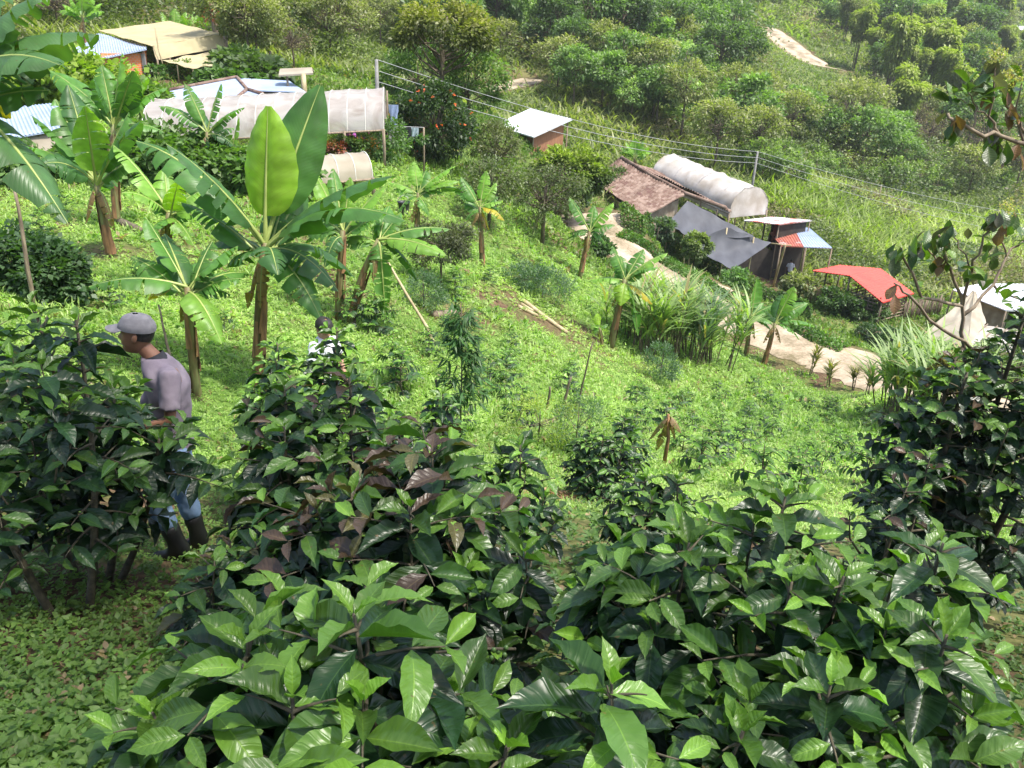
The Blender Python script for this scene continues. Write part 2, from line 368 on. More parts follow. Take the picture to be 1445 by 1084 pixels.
def build_ground():
    Y = np.concatenate([np.linspace(-30, -3.2, 14), np.exp(np.linspace(math.log(2.8), math.log(600), 380))-6.0])
    S = np.sign(np.linspace(-1,1,321))*np.abs(np.linspace(-1,1,321))**1.35
    X = S[None,:]*(1.05*(np.maximum(Y,-3)[:,None]+30)); YY = np.repeat(Y[:,None], 321, 1)
    Z = ter(X.ravel(), YY.ravel()).reshape(X.shape)
    nr, nc = X.shape; V = np.stack([X, YY, Z], -1).reshape(-1,3)
    i = np.arange(nr-1)[:,None]*nc+np.arange(nc-1)[None]; F = np.stack([i, i+1, i+nc+1, i+nc], -1).reshape(-1,4)
    me = bpy.data.meshes.new('ground'); me.from_pydata(V.tolist(), [], F.tolist())
    me.polygons.foreach_set('use_smooth', np.ones(len(F), bool))
    d, _ = road_near(V[:,0], V[:,1]); soil = np.clip(1-(d-.3)/1.0, 0, 1)*.75
    far = np.clip((V[:,1]-34)/12, 0, 1)
    for (px, py, r, k) in SOIL:
        c = g(px, py); soil = np.maximum(soil, k*np.clip(1.3-np.hypot(V[:,0]-c.x, V[:,1]-c.y)/r, 0, 1))
    near = (V[:,1] < 6); soil = np.where(near, np.maximum(soil, .62), soil)
    ca = me.attributes.new('soil', 'FLOAT_COLOR', 'POINT')
    ca.data.foreach_set('color', np.stack([soil, far, soil*0, soil*0+1], 1).astype(np.float32).ravel())
    me.materials.append(ground_material()); o = link('ground', me); tag(o, kind='structure')
SOIL = [(760,450,1.6,.9),(720,440,1,.8),(800,345,2,.8),(660,445,1.2,.7),(1100,520,1.2,.8),(1170,545,1.2,.7),(1240,585,1.2,.8),(300,360,1.6,.7),
        (150,355,1.1,.8),(350,330,1.4,.6),(960,470,1.3,.5),(80,420,1,.6),(830,470,1,.6),(1140,395,4,.9),(1060,385,4,.9),(905,300,4,.6),(800,705,.6,.9),
        (105,430,.7,.7),(440,390,1.2,.6),(690,325,2,.4),(1360,470,3,.6),(60,330,1,.4),(250,110,4,.8), (690,105,6,.9),(1140,70,5,.5)]
def build_roads():
    mat, nt = newmat('packed_earth'); L = nt.links.new; geo = nd(nt, 'ShaderNodeNewGeometry')
    n1 = nd(nt, 'ShaderNodeTexNoise'); n1.inputs['Scale'].default_value = .7; n1.inputs['Detail'].default_value = 8; L(geo.outputs['Position'], n1.inputs['Vector'])
    n2 = nd(nt, 'ShaderNodeTexNoise'); n2.inputs['Scale'].default_value = 7; n2.inputs['Detail'].default_value = 9; n2.inputs['Roughness'].default_value = .7; L(geo.outputs['Position'], n2.inputs['Vector'])
    at_ = nd(nt, 'ShaderNodeAttribute', attribute_name='across'); sc_ = nd(nt, 'ShaderNodeSeparateColor'); L(at_.outputs['Color'], sc_.inputs[0])
    a1 = nd(nt, 'ShaderNodeMath', operation='MULTIPLY_ADD'); L(n2.outputs['Fac'], a1.inputs[0]); a1.inputs[1].default_value = .7; L(n1.outputs['Fac'], a1.inputs[2])
    a2 = nd(nt, 'ShaderNodeMath', operation='MULTIPLY_ADD'); L(sc_.outputs[0], a2.inputs[0]); a2.inputs[1].default_value = -.16; L(a1.outputs[0], a2.inputs[2])
    r = ramp(nt, [(.55, (.15,.125,.075)), (.72, (.29,.235,.165)), (.86, (.40,.325,.24)), (1.0, (.47,.39,.30))]); L(a2.outputs[0], r.inputs[0])
    pb = nd(nt, 'ShaderNodeBsdfPrincipled'); pb.inputs['Roughness'].default_value = .95; pb.inputs['Specular IOR Level'].default_value = .1; L(r.outputs[0], pb.inputs['Base Color'])
    bp = nd(nt, 'ShaderNodeBump'); bp.inputs['Strength'].default_value = .6; bp.inputs['Distance'].default_value = .03; L(n2.outputs['Fac'], bp.inputs['Height']); L(bp.outputs[0], pb.inputs['Normal'])
    o_ = nd(nt, 'ShaderNodeOutputMaterial'); L(pb.outputs[0], o_.inputs[0])
    grs = plain('verge', (.42,.36,.2), (.2,.22,.07), .95, 2.5, .3, spec=.1)
    for k, (a, hw) in enumerate(_RP):
        rows = []; SS = (-1,-.82,-.65,-.5,-.35,-.15,0,.15,.35,.5,.65,.82,1)
        for i in range(len(a)):
            t = a[min(i+1,len(a)-1)]-a[max(i-1,0)]; n = np.array([t[1], -t[0], 0]); n /= np.linalg.norm(n)+1e-9
            wv = hw + .12*math.sin(i*1.7+k)+.08*math.sin(i*.63)
            rows.append([tuple(a[i]+n*s*wv+np.array([0,0,.07+.03*(1-s*s)-(.10 if abs(s) == 1 else 0)-(.04 if abs(abs(s)-.5) < .06 else 0)])) for s in SS])
        m = MB(); m.grid(rows); o = m.build('dirt_road' if k != 1 else 'dirt_road', mat); tag(o, kind='structure')
        ca = o.data.attributes.new('across', 'FLOAT_COLOR', 'POINT'); q = np.tile([max(0, abs(s)-.7)*3+(.9 if abs(s) < .16 else .35 if abs(s) < .36 else 0) for s in SS], len(a)); ca.data.foreach_set('color', np.stack([q, q, q, q*0+1], 1).astype(np.float32).ravel())
build_ground(); build_roads()
# ------------------------------------------------------------------ plants: builders
DARK = (.011,.030,.013); MIDG = (.022,.062,.017); LIME = (.155,.30,.035); BRONZE = (.075,.048,.030); OLIVE = (.12,.11,.04)
def jit(rng, col, n, s=.18, hue=.12):
    c = np.array(col)[None]*(1+rng.uniform(-s, s, (n,1)))*(1+rng.uniform(-hue, hue, (n,3)))
    return np.clip(c, 0, 1)
def lerpc(a, b, t): return np.array(a)[None]*(1-t[:,None])+np.array(b)[None]*t[:,None]

def coffee(seed, h, Rr, Lf, stems=1, shoots=8, bronze=0.0, bright=0.35, base=.25, step=.068, tilt=.18, dark=1.0, leafcol=None, T=(T_COF,T_COF2,T_COF3), wl=.40, root=None, tops=None, low=.85, cone=0.0):
    """a coffee bush: upright stems, level side branches in pairs, opposite drooping leaves, upright tip rosettes"""
    rng = np.random.default_rng(seed); wood = MB(); lb = LB()
    def leafset(O, D, N, L, age):
        n = len(L)
        if n == 0: return
        c = lerpc(LIME, MIDG, np.clip(age*2.2, 0, 1)); c = c*(1-np.clip(age*2.2-1, 0, 1)[:,None])+np.array(leafcol or DARK)[None]*np.clip(age*2.2-1, 0, 1)[:,None]
        c = c*dark*(1+rng.uniform(-.35,.35,(n,1)))
        if bronze > 0:
            k = (rng.random(n) < bronze*np.clip(1.15-age*2.0, 0.05, 1)); bc = np.where(rng.random((n,1)) < .75, np.array(BRONZE)[None], np.array(OLIVE)[None])
            c = np.where(k[:,None], bc*(1+rng.uniform(-.3,.3,(n,1))), c)
        W = L*wl*rng.uniform(.88,1.15,n)
        ch = rng.integers(0, len(T), n)
        for q in range(len(T)):
            s = ch == q
            if s.any(): lb.add(O[s], D[s], N[s], L[s], W[s], c[s], T[q])
    def rosette(p, ax, n, L0, sp=.030):
        """pairs of leaves round an upright tip, young ones on top"""
        ax = unit(ax); s = unit(np.cross(ax, [0.3,.2,1.0])) if abs(ax[2]) < .9 else unit(np.cross(ax, [1,.1,0])); u = np.cross(ax, s)
        a0 = rng.uniform(0, 6.28)
        O=[];D=[];N=[];L=[];A=[]
        for i in range(n):
            el = R(64-74*(i/max(n-1,1))**.6-10*rng.random())
            for q in (0, 1):
                a = a0+i*math.pi/2+q*math.pi+rng.normal(0,.22)
                rd = s*math.cos(a)+u*math.sin(a); e = el+rng.normal(0,.12)
                d = rd*math.cos(e)+ax*math.sin(e); nn = -rd*math.sin(e)+ax*math.cos(e)
                O.append(p-ax*sp*i+rd*.004); D.append(d); N.append(nn+rng.normal(0,.14,3)); L.append(L0*min(1, .42+.22*i)*rng.uniform(.85,1.12)); A.append(min(1,(i/max(n-1,1))*1.0*(1-bright)+.0+rng.uniform(0,.14)))
        leafset(np.array(O), np.array(D), np.array(N), np.array(L), np.array(A))
    def branch(p0, d0, ln, r0, age0):
        nseg = 6; p = np.array(p0, float); d = unit(np.array(d0)); ps = [p.copy()]; ds = [d.copy()]
        for i in range(nseg):
            d = unit(d+np.array([0,0,-.055-.03*rng.random()])+rng.normal(0,.04,3)); p = p+d*ln/nseg; ps.append(p.copy()); ds.append(d.copy())
        if p[2] < .05: return
        wood.tube(ps, [r0*(1-.7*i/nseg) for i in range(nseg+1)], 4, cap=False)
        stp = Lf*.34; npair = int(ln*low/stp); O=[];D=[];N=[];L=[];A=[]
        roll = rng.normal(0,.25)
        for k in range(npair):
            t = 1-k*stp/ln; f = t*nseg; i = min(int(f), nseg-1); q = ps[i]+(ps[i+1]-ps[i])*(f-i); d = ds[i+1]
            sd = unit(np.cross(d, [0,0,1])); up = np.cross(sd, d)
            for s in (-1, 1):
                a = roll+(0.5 if k % 2 else -.1)*.6
                side = sd*s*math.cos(a)+up*math.sin(a)*.8
                fwd = .75 if k == 0 else .42
                dd = unit(side+d*fwd+np.array([0,0,-.15-.55*min(1,k/4)*rng.random()-(0 if k else -.5)]))
                O.append(q+side*.006); D.append(dd); N.append(np.array([0,0,1.])+side*-.15+rng.normal(0,.22,3)+.35*d)
                L.append(Lf*(.5 if k == 0 else .8 if k == 1 else 1)*rng.uniform(.8,1.12)); A.append(np.clip(age0+k*.16+rng.uniform(-.1,.12), 0, 1))
        leafset(np.array(O).reshape(-1,3), np.array(D).reshape(-1,3), np.array(N).reshape(-1,3), np.array(L), np.array(A))
    for s in range(len(tops) if tops else stems):
        az = 2*math.pi*s/stems+rng.uniform(0,1); ln = h*(1 if s == 0 else rng.uniform(.82,.98))
        tl = 0 if stems == 1 else tilt
        top = np.array([math.cos(az)*tl*h, math.sin(az)*tl*h, ln]); b0 = np.array([math.cos(az)*.05, math.sin(az)*.05, -.15]) if stems > 1 else np.array([0,0,-.15])
        bs = base
        if tops: top = np.array(tops[s][:3], float)*np.array([1,1,h]); bs = tops[s][3] if len(tops[s]) > 3 else base; tl = .01; b0 = np.array([top[0]*.15, top[1]*.15, -.15]); ln = top[2]; az = math.atan2(top[1], top[0])
        pt = lambda t: b0+(top-b0)*t+np.array([math.cos(az),math.sin(az),0])*0.06*math.sin(t*math.pi)
        wood.tube([pt(t) for t in np.linspace(0,1,7)], [.022*(1-.75*t)*max(.6, h/1.4) for t in np.linspace(0,1,7)], 6)
        nn = int((ln if tops else h)*(1-bs)/step)
        for i in range(nn):
            t = bs+(1-bs)*(i+.5)/nn; fr = (t-bs)/(1-bs)
            prof = (1-fr**2.6)**.6*(.72+.28*min(1, fr*3))*(1-cone)+cone*(1-fr)**.75*1.15
            bl = max(.10, Rr*prof*rng.uniform(.82,1.1))-tl*h*.35*(0 if stems == 1 else 1)
            if bl < .08: bl = .08
            a = (i % 2)*math.pi/2+rng.normal(0,.3)+s
            for q in (0, math.pi):
                el = .12+.55*fr
                branch(pt(t), [math.cos(a+q)*math.cos(el), math.sin(a+q)*math.cos(el), math.sin(el)], bl, .006+.004*(1-fr), np.clip(.75-bright-.5*fr, 0, 1)*.6)
        rosette(pt(1.0), [rng.normal(0,.08), rng.normal(0,.08), 1], 6, Lf*1.05)
    for k in range(shoots):      # upright side shoots that end in rosettes
        a = rng.uniform(0, 6.28); r = Rr*math.sqrt(rng.uniform(.1,.9)); zt = h*(base+(1-base)*(1-(r/Rr)**2.2*.75))*rng.uniform(.9,1.0)
        p = np.array([math.cos(a)*r, math.sin(a)*r, zt]); q = np.array([math.cos(a)*r*.5, math.sin(a)*r*.5, zt-.35*h*rng.uniform(.6,1)])
        wood.tube([q, (p+q)/2+np.array([math.cos(a),math.sin(a),0])*.04, p], [.007,.005,.003], 4, cap=False)
        rosette(p, [math.cos(a)*.35*r/Rr, math.sin(a)*.35*r/Rr, 1], 5, Lf*rng.uniform(.85,1.05))
    return wood, lb
def make_bush(name, builder, loc, rz, label, cat, group=None, mat='coffee', sc=1.0, kinds=('stem','foliage')):
    wood, lb = builder
    t = empty(name, loc, rz, label, cat, group); t.scale = (sc, sc, sc)
    if wood.v: wood.build(kinds[0], M['stem'], t)
    lb.build(kinds[1], M[mat], t); return t

# ---- trees made of twigs with leaf clumps
def tree_mesh(seed, h=5.0, crown=2.2, ch=3.0, leaf=.28, n=2600, cols=((.05,.09,.02),(.09,.15,.03)), shape='round', lean=0.0, bare=0.0, trunk=.09, nclump=42, T=T_DIA, droop=.25, asp=.5, topcol=None, flowers=None, spread=1.0):
    """trunk and limbs as tubes; crown of leaf clumps on limb ends, with gaps"""
    rng = np.random.default_rng(seed); wood = MB(); lb = LB()
    cz = h-ch/2
    cl = []
    while len(cl) < nclump:
        p = rng.normal(0,1,3); p = unit(p)*rng.uniform(.45,1.0)**.5
        if shape == 'flat': q = np.array([p[0]*crown, p[1]*crown, abs(p[2])*ch*.5*(1.0)-ch*.1])
        elif shape == 'plume': q = np.array([p[0]*crown*.8*(1-.35*p[2]), p[1]*crown*.8*(1-.35*p[2]), p[2]*ch*.5])
        elif shape == 'cone': q = np.array([p[0]*crown*(1-.5*(p[2]+1)*.5), p[1]*crown*(1-.5*(p[2]+1)*.5), p[2]*ch*.5])
        else: q = np.array([p[0]*crown, p[1]*crown, p[2]*ch*.5])
        q = q*rng.uniform(.85,1.15)+np.array([lean*(q[2]+ch/2)/h, 0, 0])
        if p[2] < -.55 and rng.random() < .7: continue
        cl.append(q)
    cl = np.array(cl); cl[:,2] += cz
    tp = [np.array([0,0,-.3]), np.array([lean*.15,rng.normal(0,.06),h*.3]), np.array([lean*.4,rng.normal(0,.1),cz]), np.array([lean*.7,0,cz+ch*.25])]
    wood.tube(tp, [trunk*1.25, trunk, trunk*.6, trunk*.25], 6)
    for i, c in enumerate(cl):
        if i % 2 and not bare: continue
        t = rng.uniform(.35,.95); s = tp[1]*(1-t)+tp[2]*t; mid = (s*.45+c*.55)+np.array([0,0,-.08*h*rng.random()])
        wood.tube([s, mid, c], [trunk*.4, trunk*.22, trunk*.08], 4, cap=False)
        if bare:
            for _ in range(3):
                e = c+rng.normal(0,1,3)*crown*.22; wood.tube([c*.7+mid*.3, c, e], [trunk*.14, trunk*.1, trunk*.04], 3, cap=False)
    if n:
        k = rng.integers(0, len(cl), n); cr = crown*.30*rng.uniform(.7,1.25,len(cl))*spread
        off = unit(rng.normal(0,1,(n,3)))*(rng.random((n,1))**.4); O = cl[k]+off*cr[k][:,None]*np.array([1,1,.72])
        out = unit(off*.6+unit(cl[k]-np.array([0,0,cz]))*.5+rng.normal(0,.45,(n,3)))
        D = unit(out+np.array([0,0,-droop])); N = unit(np.array([0,0,1.])[None]+off*.8+rng.normal(0,.45,(n,3)))
        tone = rng.random(len(cl))[k]; c = lerpc(cols[0], cols[1], np.clip(tone*.75+rng.random(n)*.35, 0, 1))
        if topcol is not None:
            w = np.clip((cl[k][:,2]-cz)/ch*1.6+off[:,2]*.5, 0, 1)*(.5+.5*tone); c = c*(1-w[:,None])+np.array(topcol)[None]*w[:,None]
        c = c*(1+rng.uniform(-.2,.2,(n,1))); L = leaf*rng.uniform(.7,1.25,n)
        lb.add(O, D, N, L, L*asp, c, T)
        if flowers:
            fc, fn, fs = flowers; kk = rng.integers(0, len(cl), fn); o2 = unit(rng.normal(0,1,(fn,3))+np.array([0,-.2,.6])); OO = cl[kk]+o2*cr[kk][:,None]*1.05
            for _ in range(3): lb.add(OO, unit(o2+rng.normal(0,.8,(fn,3))), o2+rng.normal(0,.3,(fn,3)), np.full(fn, fs), np.full(fn, fs*.8), jit(rng, fc, fn, .1, .05), T_DIA)
    return wood, lb
def bamboo_mesh(seed, h=9, n=5000, leaf=.42, col=((.14,.19,.035),(.30,.36,.05)), r=1.8, culms=9):
    """guadua clump: arching culms, each with a feathery plume"""
    rng = np.random.default_rng(seed); wood = MB(); lb = LB()
    for k in range(culms):
        a = 2*math.pi*k/culms+rng.normal(0,.4); L = h*rng.uniform(.7,1.05); out = r*rng.uniform(.5,1.25)
        d = np.array([math.cos(a), math.sin(a), 0]); P = []
        for t in np.linspace(0, 1, 9): P.append(d*(.25+out*t**2.2)+np.array([0,0,L*(math.sin(t*1.75)/math.sin(1.5) if t < 1 else math.sin(1.75)/math.sin(1.5))]))
        P = np.array(P); wood.tube(P, [.07*(1-.8*t) for t in np.linspace(0,1,9)], 5, cap=False)
        m = n//culms; t = rng.uniform(.30,1,m)**.8; f = t*8; i = np.minimum(f.astype(int), 7); q = P[i]+(P[i+1]-P[i])*(f-i)[:,None]
        w = .85*(np.sin(np.clip((t-.22)/.78,0,1)*math.pi*.86)**.8)+.15
        off = unit(rng.normal(0,1,(m,3)))*(rng.random((m,1))**.5); O = q+off*w[:,None]*np.array([1,1,.9])
        D = unit(off*.6+d*.35+np.array([0,0,-.55])+rng.normal(0,.25,(m,3))); N = unit(off+np.array([0,0,.8])+rng.normal(0,.3,(m,3)))
        tone = np.clip(.35+.5*(t-.5)+off[:,2]*.35+rng.uniform(-.15,.15,m)+rng.uniform(-.1,.1), 0, 1); c = lerpc(col[0], col[1], tone)
        LL = leaf*rng.uniform(.7,1.2,m); lb.add(O, D, N, LL, LL*.33, c, T_DIA)
    return wood, lb
def clump_arrays(rng, nb, h, spread, w, cols, lean=.5):
    a = rng.uniform(0, 6.28, nb); r = np.sqrt(rng.random(nb))*spread*.35
    O = np.stack([np.cos(a)*r, np.sin(a)*r, np.zeros(nb)], 1); az = a+rng.normal(0,.6,nb); e = rng.uniform(.0,lean,nb)
    D = np.stack([np.cos(az)*np.sin(e), np.sin(az)*np.sin(e), np.cos(e)], 1); N = np.stack([-np.cos(az)*np.cos(e), -np.sin(az)*np.cos(e), np.sin(e)+.05], 1)*-1
    N = -N
    L = h*rng.uniform(.6,1.1,nb); W = w*rng.uniform(.7,1.2,nb)
    return O, D, N, L, W, lerpc(cols[0], cols[1], rng.random(nb))
# for arching blades the surface normal must point up and inwards so that 'droop' bends them outwards
def cane_plant(seed, h=3.0, nst=10, cols=((.10,.17,.04),(.22,.32,.09)), w=.05, spread=.5, bl=1.1):
    rng = np.random.default_rng(seed); wood = MB(); lb = LB()
    for k in range(nst):
        a = rng.uniform(0,6.28); e = rng.uniform(.02,.30); L = h*rng.uniform(.45,.72); b = np.array([math.cos(a)*spread*rng.random(), math.sin(a)*spread*rng.random(), -.1])
        d = np.array([math.cos(a)*math.sin(e), math.sin(a)*math.sin(e), math.cos(e)]); top = b+d*L
        wood.tube([b, b+d*L*.5, top], [.022,.018,.01], 5, cap=False)
        m = 13; t = rng.uniform(.45,1.0,m); O = b+(top-b)*t[:,None]; az = rng.uniform(0,6.28,m); el = rng.uniform(.15,.75,m)*(1.35-t*.6)
        D = np.stack([np.cos(az)*np.sin(el), np.sin(az)*np.sin(el), np.cos(el)], 1); N = np.stack([-np.cos(az)*np.cos(el), -np.sin(az)*np.cos(el), np.sin(el)], 1)
        LL = bl*rng.uniform(.7,1.2,m); c = lerpc(cols[0], cols[1], rng.random(m)*.7+.3*t); 
        dead = rng.random(m) < .08; c[dead] = np.array((.32,.26,.13))
        lb.add(O, D, N, LL, np.full(m, w)*rng.uniform(.8,1.2,m), c, T_BLADE)
    return wood, lb

# ---- banana
def banana_leaf(P0, P1, width, sag=.25, seed=0, fold=.35, roll=0.0, tears=5, col=(.10,.22,.045), edge=None, petiole=.18, up=None, droopw=.5):
    """one paddle leaf along an arched midrib from P0 to P1; torn edges hang a little"""
    rng = np.random.default_rng(seed); P0 = np.array(P0, float); P1 = np.array(P1, float); ch = P1-P0; Ln = np.linalg.norm(ch)
    upv = np.array([0,0,1.]) if up is None else np.array(up, float)
    ctrl = (P0+P1)/2+upv*sag*Ln
    bez = lambda t: P0*(1-t)**2+2*ctrl*t*(1-t)+P1*t*t
    tan = lambda t: unit(2*(ctrl-P0)*(1-t)+2*(P1-ctrl)*t)
    mb = MB(); ts = np.linspace(0, 1, 12); rib = [bez(t) for t in ts]
    mb.tube(rib, [max(.004, (.030 if petiole else .02)*(1-t)**.8*min(1.2, Ln/1.4)) for t in ts], 5, cap=False)
    V = []; F = []; UV = []; K = []
    prof = lambda s: max(.0, math.sin(math.pi*min(1, s*.97+.03)**.72))**.62 if s < .985 else .12
    for side in (-1, 1):
        cuts = sorted([0, 1]+[float(x) for x in rng.uniform(.08,.95,tears)]); cuts = [c for i, c in enumerate(cuts) if i == 0 or c-cuts[i-1] > .035 or c == 1]
        for a, b in zip(cuts[:-1], cuts[1:]):
            ns = max(2, int((b-a)*26)); g0 = rng.uniform(.004,.030)*(1 if tears else 0); hang = rng.uniform(-.12,.22) if tears > 3 else rng.uniform(-.05,.05)
            base = len(V)
            nc = 5
            for i in range(ns+1):
                s = a+(b-a)*i/ns; t = petiole+(1-petiole)*s; c = bez(t); d = tan(t)
                sd = np.cross(d, upv if abs(d@upv) < .97 else np.array([0,1.,.2])); sd = unit(sd); nn = unit(np.cross(sd, d))
                if roll: sd, nn = sd*math.cos(roll)+nn*math.sin(roll), nn*math.cos(roll)-sd*math.sin(roll)
                w = width*.60*prof(s)
                for j in range(nc+1):
                    f = j/nc; ss = (a+b)/2+(s-(a+b)/2)*(1-g0/(b-a+.02)*f*2.5)
                    x = w*f; ang = (fold-(droopw+hang)*f)*.8
                    lat = sd*side*x*math.cos(ang*.9); ver = nn*(x*math.sin(fold)*(1-f)*1.2-w*(droopw+hang)*f*f*.75)
                    wav = nn*.018*width*math.sin(s*38+side)*f
                    dz = np.array([0,0,-1.])*w*f*f*max(0,hang)*.5
                    cc = bez(petiole+(1-petiole)*ss) if g0 else c
                    V.append(cc+lat+ver+wav+dz+d*w*.10*f); UV.append((.5+side*.5*f, s))
                    cl = np.array(col)*(1+.12*rng.uniform(-1,1))
                    if edge is not None and f > .7: cl = cl*.3+np.array(edge)*.7
                    K.append(cl)
            for i in range(ns):
                for j in range(nc):
                    q = base+i*(nc+1)+j; F.append((q, q+1, q+nc+2, q+nc+1) if side > 0 else (q, q+nc+1, q+nc+2, q+1))
    return mb, np.array(V), np.array(F), np.array(UV), np.array(K)
def leaf_object(name, data, parent, mat='banana', label=None):
    mb, V, F, UV, K = data; o0 = len(mb.v)
    me = bpy.data.meshes.new(name); vs = mb.v+[tuple(v) for v in V]; fs = mb.f+[tuple(int(i)+o0 for i in f) for f in F]
    me.from_pydata(vs, [], fs); me.materials.append(M[mat]); me.materials.append(M['midrib'])
    mi = np.zeros(len(fs), np.int32); mi[:len(mb.f)] = 1; me.polygons.foreach_set('material_index', mi); me.polygons.foreach_set('use_smooth', np.ones(len(fs), bool))
    uvl = me.uv_layers.new(name='UVMap'); li = np.zeros(len(me.loops), np.int32); me.loops.foreach_get('vertex_index', li)
    U = np.concatenate([np.full((o0,2), .5), UV]); uvl.data.foreach_set('uv', U[li].astype(np.float32).ravel())
    KK = np.concatenate([np.full((o0,3), .3), K]); ca = me.attributes.new('col', 'FLOAT_COLOR', 'POINT')
    ca.data.foreach_set('color', np.concatenate([KK, np.ones((len(KK),1))], 1).astype(np.float32).ravel()); me.update()
    o = link(name, me, parent)
    if label: o['label'] = label
    return o
GB = (.10,.23,.045); GL = (.18,.34,.05); GY = (.25,.42,.04); GD = (.06,.145,.045)
def banana_plant(loc, h, label, nl=8, L=1.7, w=.42, seed=0, dry=3, stem_r=.10, lean=(0,0), cols=(GB, GL), group='banana plants on the slope', leaves=None, dryc=.6, tears=7, spear=True, yellow=0):
    """pseudostem, crown of arching leaves, dead hanging leaves; local z up, origin at the foot"""
    rng = np.random.default_rng(seed+999); t = empty('banana_plant', loc, 0, label, 'banana plant', group)
    top = np.array([lean[0], lean[1], h]); m = MB(); ts = np.linspace(0, 1, 7)
    m.tube([np.array([0,0,-.2])+(top-np.array([0,0,-.2]))*s+np.array([lean[0],lean[1],0])*-.15*math.sin(s*3.14) for s in ts], [stem_r*.66*(1.3-.6*s)*(1+.08*math.sin(9*s+seed)) for s in ts], 10)
    m.build('pseudostem', M['bstem'], t)
    if dry:
        q = MB()
        for k in range(dry*3):      # papery sheaths clinging to the stem
            a = rng.uniform(0, 6.28); z0 = rng.uniform(.0,.6)*h; z1 = z0+rng.uniform(.18,.38)*h; rr = stem_r*1.15
            P = []
            for i in range(7):
                s = i/6; z = z0+(z1-z0)*s; cx, cy = lean[0]*z/h, lean[1]*z/h; row = []
                for j in range(5):
                    b = a+(j-2)*.38*(1-.5*s); r_ = .66*stem_r*(1.33-.6*z/h)+.010+.012*rng.random()
                    row.append((cx+math.cos(b)*r_, cy+math.sin(b)*r_, z))
                P.append(row)
            q.grid(P)
        q.build('dry_sheath', M['bdry'], t)
    if leaves is None:
        leaves = []
        a0 = rng.uniform(0, 6.28)
        for k in range(nl):
            f = k/max(nl-1, 1); a = a0+k*2.4+rng.normal(0,.2); el = R(72-75*f+rng.normal(0,7)); ll = L*(.85+.25*math.sin(f*3.0))*rng.uniform(.85,1.1)
            tip = top+np.array([math.cos(a)*math.cos(el), math.sin(a)*math.cos(el), math.sin(el)])*ll
            leaves.append(dict(tip=tip, w=w*rng.uniform(.85,1.1)*(.8 if f < .12 else 1), sag=.10+.16*f, col=lerpc(cols[1], cols[0], np.array([min(1,f*1.3)]))[0]*rng.uniform(.9,1.12), tears=int(tears*(.3+f)), fold=.45-.2*f))
        if spear: leaves.append(dict(tip=top+np.array([rng.normal(0,.08),rng.normal(0,.08),1])*L*.62, w=.10, sag=0, col=np.array(GY), tears=0, fold=1.3))
    for i, lf in enumerate(leaves):
        tip = np.array(lf['tip'], float); s0 = top+np.array([0,0,-.04*i*.5])
        lb_ = 'yellowing leaf' if lf.get('yellow') else None
        c = (.42,.34,.03) if lf.get('yellow') else lf.get('col', GB)
        leaf_object('leaf', banana_leaf(s0, tip, lf.get('w', w), lf.get('sag', .2), seed*31+i, lf.get('fold', .3), lf.get('roll', 0), lf.get('tears', 6), c, lf.get('edge'), lf.get('pet', .16), lf.get('up'), lf.get('dw', .5)), t, label=lb_)
    for k in range(int(dry*dryc+.5)):    # dead leaves hanging down the stem
        a = rng.uniform(0, 6.28); p = top*.93; e = p+np.array([math.cos(a)*.16*L, math.sin(a)*.16*L, -.42*L*rng.uniform(.6,1.1)])
        leaf_object('dead_leaf', banana_leaf(p, e, w*.34, .34, seed*17+k, .5, 0, 6, (.26,.17,.08), None, .25, None, .9), t, label='brown withered leaf')
    return t
# ------------------------------------------------------------------ building materials
def metal_mat(name, col, col2, rough=.35, rust=None):
    m, nt = newmat(name); L = nt.links.new; tc = nd(nt, 'ShaderNodeTexCoord')
    n = nd(nt, 'ShaderNodeTexNoise'); n.inputs['Scale'].default_value = .9; n.inputs['Detail'].default_value = 8; n.inputs['Roughness'].default_value = .65; L(tc.outputs['Object'], n.inputs['Vector'])
    r = ramp(nt, [(.35, col2), (.6, col)] if rust is None else [(.36, rust), (.44, col2), (.52, col)]); L(n.outputs['Fac'], r.inputs[0])
    pb = nd(nt, 'ShaderNodeBsdfPrincipled'); pb.inputs['Roughness'].default_value = rough; pb.inputs['Specular IOR Level'].default_value = .5; L(r.outputs[0], pb.inputs['Base Color'])
    o = nd(nt, 'ShaderNodeOutputMaterial'); L(pb.outputs[0], o.inputs[0]); return m
M['bluemetal'] = metal_mat('blue_white_metal', (.38,.46,.62), (.30,.37,.52))
M['whitemetal'] = metal_mat('white_metal', (.68,.69,.73), (.58,.6,.64))
M['redmetal'] = metal_mat('red_metal', (.66,.075,.05), (.52,.055,.038), .6)
M['rustmetal'] = metal_mat('rusty_metal', (.62,.60,.64), (.38,.12,.08), .6, (.30,.07,.05))
M['rustred'] = metal_mat('rust_red_metal', (.40,.13,.09), (.30,.085,.06), .6, (.55,.42,.38))
M['beigecloth'] = plain('beige_shade_cloth', (.62,.54,.33), (.53,.455,.27), .8, 1.2, .15, trans=.35, detail=3)
M['creamcloth'] = plain('cream_tarp', (.48,.43,.34), (.38,.33,.25), .6, 1.5, .3, trans=.3, detail=5)
M['whitecloth'] = plain('white_tarp', (.64,.61,.58), (.46,.41,.35), .55, 1.0, .35, trans=.25, detail=6, bd=.08)
M['greycloth'] = plain('grey_shade_cloth', (.085,.09,.105), (.06,.063,.075), .7, 1.6, .3, trans=.06, stretch=(1,.4,1), detail=3, bd=.05)
M['dark'] = plain('dark_timber', (.045,.037,.03), (.02,.017,.014), .9, 3, .1)
M['adobe'] = plain('old_wall', (.42,.36,.28), (.25,.2,.15), .9, 2, .2)
M['whitepaint'] = plain('white_paint', (.75,.74,.7), (.6,.58,.52), .7, 3, .05)
